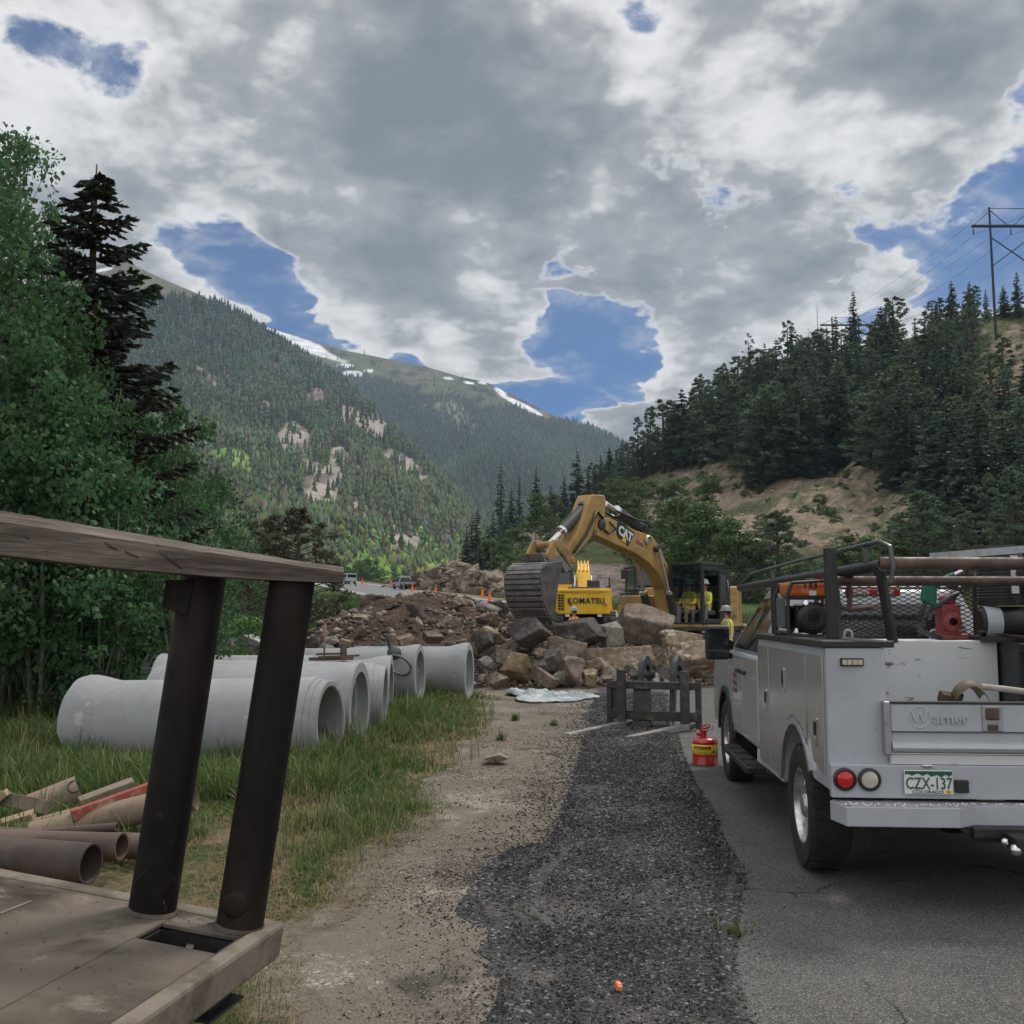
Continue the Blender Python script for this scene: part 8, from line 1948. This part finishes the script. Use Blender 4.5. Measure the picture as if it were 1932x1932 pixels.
def pylon(px, base_y, arm_y, top_y, Yd, arm_l, arm_r, label, both=True):
    b = at(px, base_y, Yd); k = Yd / 1932; z = lambda y: (base_y - y) * k; x = lambda q: (q - px) * k
    wd = paint('dark_pole_wood', (.035, .028, .026), (.06, .048, .042), .85, 0, 2) if 'dark_pole_wood' not in bpy.data.materials else bpy.data.materials['dark_pole_wood']
    t = thing('power_pole', label, 'power pole', b); sp = x(px) + arm_r
    for q in (0, sp): MB().tube([(q, 0, -1), (q - .15 * (q == 0), 0, z(top_y))], [.30, .20], 10).build('pole', wd, t, smooth=SM)
    c = MB().span((arm_l, -.32, z(arm_y) - .22), (sp - arm_l, -.12, z(arm_y) + .22)).span((arm_l, .12, z(arm_y) - .22), (sp - arm_l, .32, z(arm_y) + .22)).build('cross_arm', wd, t)
    zt, za = z(top_y), z(arm_y); br = MB().bar((0, 0, zt - .2), (sp, 0, zt - .3), .12, .12)
    for q, s in ((0, -1), (0, 1), (sp, -1), (sp, 1)): br.bar((q, 0, zt - .7), (q + s * abs(arm_l) * .92, 0, za + .1), .13, .13)
    br.bar((0, 0, za - (zt - za) * .6), (sp, 0, za - (zt - za) * 2.1), .2, .2).bar((sp, .2, za - (zt - za) * .6), (0, .2, za - (zt - za) * 2.1), .2, .2)
    br.build('brace', wd, t)
    at_ = []
    for q in (arm_l * .93, sp / 2, sp - arm_l * .93):
        MB().tube([(q, 0, za - .1), (q, 0, za - .75)], .04, 6).lathe([(.001, 0), (.12, 0), (.14, -.4), (.14, -1.0), (.10, -1.25), (.001, -1.25)], (q, 0, za - .7), (0, 0, 1), 10).build('insulator', M_KOMD, t, smooth=SM); at_.append(Vector((q, 0, za - 1.95)) + b)
    return at_, [b + Vector((0, 0, zt)), b + Vector((sp, 0, zt))]
w1, g1 = pylon(1879, 632, 415, 377, 215.0, -4.1, 8.6, 'tall dark wooden H-frame power pole on the hillcrest at the right margin')
w2, g2 = pylon(1573, 690, 610, 594, 330.0, -4.0, 8.6, 'distant wooden H-frame power pole behind the skyline conifers')
def wire(a, b, sag, label):
    n = 26; pts = [a.lerp(b, i / n) - Vector((0, 0, sag * 4 * (i / n) * (1 - i / n))) for i in range(n + 1)]
    base = pts[0]; o = MB().tube([p - base for p in pts], .028, 5).build('power_line', M_KOMD, None, smooth=9); o.location = base; tag(o, label, 'power line', 'power lines strung over the hill')
wl = ['power line leaving the outer left insulator towards the distant pole', 'power line leaving the middle insulator towards the distant pole', 'power line leaving the right insulator towards the distant pole']
for a, b, l in zip(w1, w2, wl): wire(a, b, 3.0, l)
for a, l in zip(w1, ['power line rising from the outer left insulator out of the picture', 'power line rising from the middle insulator out of the picture', 'power line rising from the right insulator out of the picture']): wire(a, a + Vector((70, -110, 14)), 3.0, l)
for a, b, l in zip(g1, g2, ['thin ground wire joining the left pole tops', 'thin ground wire joining the right pole tops']): wire(a, b, 2.0, l)

# =================================================================== people
M_SKIN = paint('skin', (.36, .20, .145), (.30, .165, .12), .55, 0, 9); M_HV = paint('high_vis_yellow', (.62, .74, .045), (.52, .64, .04), .7, 0, 12); M_HVO = paint('high_vis_orange', (.85, .16, .03), (.72, .12, .02), .7, 0, 12)
M_TAPE = paint('reflective_tape', (.62, .63, .62), None, .35); M_ORT = paint('orange_tape', (.85, .22, .03), None, .6); M_SHIRT = paint('grey_shirt', (.30, .29, .28), (.22, .215, .21), .85, 0, 9); M_JEAN = paint('work_trousers', (.15, .135, .115), (.10, .09, .08), .9, 0, 9)
M_HELM = paint('hard_hat_grey', (.32, .33, .33), (.20, .205, .205), .4, 0, 5); M_HELMW = paint('hard_hat_white', (.72, .72, .70), (.55, .55, .53), .35, 0, 5); M_HELMB = paint('hard_hat_blue', (.10, .20, .34), None, .4); M_HAIR = paint('dark_hair', (.04, .03, .025), None, .8); M_BOOT = paint('boots', (.06, .045, .035), None, .8)
def skin_mesh(name, nodes, edges, parent, mats, assign):
    me = bpy.data.meshes.new(name); names = list(nodes); ix = {n: i for i, n in enumerate(names)}
    me.from_pydata([nodes[n][0] for n in names], [(ix[a], ix[b]) for a, b in edges], []); o = bpy.data.objects.new(name, me); COL.objects.link(o)
    o.modifiers.new('skin', 'SKIN'); o.modifiers.new('sub', 'SUBSURF').levels = 1
    me.skin_vertices or None
    for i, n in enumerate(names):
        r = nodes[n][1]; me.skin_vertices[0].data[i].radius = r if isinstance(r, tuple) else (r, r); me.skin_vertices[0].data[i].use_root = (n == 'pelvis')
    bpy.context.view_layer.update(); dg = bpy.context.evaluated_depsgraph_get(); m2 = bpy.data.meshes.new_from_object(o.evaluated_get(dg)); bpy.data.objects.remove(o)
    for m in mats: m2.materials.append(m)
    for p in m2.polygons: p.material_index = assign(p.center); p.use_smooth = True
    o = bpy.data.objects.new(name, m2); COL.objects.link(o); setpar(o, parent); return o
def person(label, loc, rz, sit=False, vest=None, shirt=None, hat=None, seed=0, turn=0.0, arms='down'):
    t = thing('person', label, 'person', loc, rz)        # faces local -Y
    if sit: hip, k1, k2, f1 = .56, None, None, None
    H = .56 if sit else .95
    n = {'pelvis': ((0, 0, H), (.16, .13)), 'waist': ((0, 0, H + .17), (.155, .115)), 'chest': ((0, 0, H + .40), (.19, .13)), 'neck': ((0, -.01, H + .565), .062), 'skull': ((0, -.02, H + .64), .075), 'top': ((0, -.015, H + .76), .095), 'crown': ((0, -.01, H + .83), .065)}
    ed = [('pelvis', 'waist'), ('waist', 'chest'), ('chest', 'neck'), ('neck', 'skull'), ('skull', 'top'), ('top', 'crown')]
    for s, q in ((-1, 'l'), (1, 'r')):
        n['sh' + q] = ((s * .19, 0, H + .48), .075)
        if sit or arms == 'fwd': n['el' + q] = ((s * .25, -.12, H + .22), .05); n['wr' + q] = ((s * .20, -.36, H + .20), .036); n['hd' + q] = ((s * .19, -.45, H + .20), .042)
        else: n['el' + q] = ((s * .26, .03, H + .20), .052); n['wr' + q] = ((s * .27, -.06, H - .04), .036); n['hd' + q] = ((s * .27, -.09, H - .14), .042)
        n['hip' + q] = ((s * .10, 0, H - .06), .095)
        if sit: n['kn' + q] = ((s * .15, -.44, H - .04), .068); n['an' + q] = ((s * .15, -.46, H - .46), .048); n['to' + q] = ((s * .15, -.62, H - .52), .045)
        else: n['kn' + q] = ((s * .12, -.03, .50), .068); n['an' + q] = ((s * .13, .02, .09), .048); n['to' + q] = ((s * .14, -.16, .045), .042)
        ed += [('chest', 'sh' + q), ('sh' + q, 'el' + q), ('el' + q, 'wr' + q), ('wr' + q, 'hd' + q), ('pelvis', 'hip' + q), ('hip' + q, 'kn' + q), ('kn' + q, 'an' + q), ('an' + q, 'to' + q)]
    def who(c):
        if c.z > H + .545: return 0
        if abs(c.x) > .15 and (c.y < -.30 if (sit or arms == 'fwd') else c.z < H - .02) and c.z > H - .22 and not (sit and c.z < H + .1): return 0
        if c.z < (.12 if not sit else H - .44): return 3
        return 2 if c.z < H + .04 else 1
    body = skin_mesh('body', n, ed, t, [M_SKIN, shirt or M_SHIRT, M_JEAN, M_BOOT], who)
    z = H
    # face
    fc = MB().ball((0, -.105, z + .70), .022, 8, 6, (.7, 1, 1.2)).build('nose', M_SKIN, body, smooth=9)
    MB().ball((-.035, -.095, z + .735), .012, 8, 6).ball((.035, -.095, z + .735), .012, 8, 6).build('eye', M_BLK, body, smooth=9)
    MB().box((0, -.098, z + .655), (.05, .01, .01)).build('mouth', paint('lips', (.22, .09, .08), None, .6) if 'lips' not in bpy.data.materials else bpy.data.materials['lips'], body)
    for s in (-1, 1): MB().ball((s * .098, 0, z + .71), .025, 8, 6, (.4, .8, 1.2)).build('ear', M_SKIN, body, smooth=9)
    MB().ball((0, .02, z + .75), .108, 14, 8, (.95, 1, .9)).build('hair', M_HAIR, body, smooth=9)
    hm = MB().lathe([(.185, .0), (.19, .008), (.135, .022), (.130, .07), (.105, .125), (.06, .155), (.001, .165)], (0, -.02, z + .785), (0, 0, 1), 24).box((0, -.02, z + .93), (.03, .2, .03)).build('hard_hat', hat or M_HELM, t, smooth=SM)
    for v in hm.data.vertices: v.co.y = (v.co.y + .02) * 1.12 - .02
    if vest:
        vm = vest; rings = [(.178, .145, z - .06), (.180, .148, z + .10), (.200, .158, z + .30), (.218, .160, z + .44), (.160, .125, z + .535), (.085, .085, z + .56)]; seg = 28; vs, fs = [], []
        for a, b, h in rings:
            for k in range(seg): g = 2 * math.pi * k / seg; vs.append((a * math.cos(g), b * math.sin(g), h))
        for i in range(len(rings) - 1):
            for k in range(seg): fs.append((i * seg + k, i * seg + (k + 1) % seg, (i + 1) * seg + (k + 1) % seg, (i + 1) * seg + k))
        v = MB().add(vs, fs).build('vest', vm, t, smooth=9)
        tp = MB(); tq = MB()
        def band(h0, h1, grow, mb):
            hs = [r[2] for r in rings]; vv, ff = [], []
            for h in (h0, h1):
                a = np.interp(h, hs, [r[0] for r in rings]) + grow; b = np.interp(h, hs, [r[1] for r in rings]) + grow
                for k in range(seg): g = 2 * math.pi * k / seg; vv.append((a * math.cos(g), b * math.sin(g), h))
            for k in range(seg): ff.append((k, (k + 1) % seg, seg + (k + 1) % seg, seg + k))
            mb.add(vv, ff)
        band(z + .03, z + .115, .006, tq); band(z + .05, z + .095, .010, tp)
        for s in (-1, 1):
            for yy in (-1, 1):
                for mb, w, g in ((tq, .075, .006), (tp, .04, .010)):
                    pts = [Vector((s * .12, yy * (.128 + g), z + .08)), Vector((s * .125, yy * (.138 + g), z + .30)), Vector((s * .125, yy * (.130 + g), z + .44)), Vector((s * .115, yy * (.075 + g), z + .535))]
                    for p, q2 in zip(pts[:-1], pts[1:]): mb.bar(p, q2, .012, w, up=(1, 0, 0))
        tq.build('trim', M_ORT if vest is M_HV else M_HV, v); tp.build('tape', M_TAPE, v)
    return t
def ex_world(x, y, z): return EX_C + EX_F * x + EX_L * y + Vector((0, 0, z))
pw = at(1371, 1145, 29.3); pz = float(zr(29.3))
person('worker in a yellow vest and grey hard hat standing behind the truck mirror', (pw.x, pw.y, pz + .06), R(-115), vest=M_HV, hat=M_HELM)
po = at(1083, 1146, 40.0)
person('worker in an orange top and hard hat below the bright yellow counterweight', (po.x, po.y, po.z - 1.86), R(-60), vest=M_HVO, shirt=M_HVO, hat=M_HELM)
s0 = ex_world(.42, .68, 1.13); person('machine operator in a yellow shirt seated inside the dull yellow excavator cab', s0, EX_ROT + R(90), True, vest=M_HV, shirt=M_HV, hat=M_HELMB)
s1 = ex_world(.24, 1.10, 1.13); person('figure in yellow vest and white hard hat standing in for a cab door reflection', s1, EX_ROT + R(90), True, vest=M_HV, shirt=M_HV, hat=M_HELMW)  # solid figure added in place of the operator's reflection in the door glass
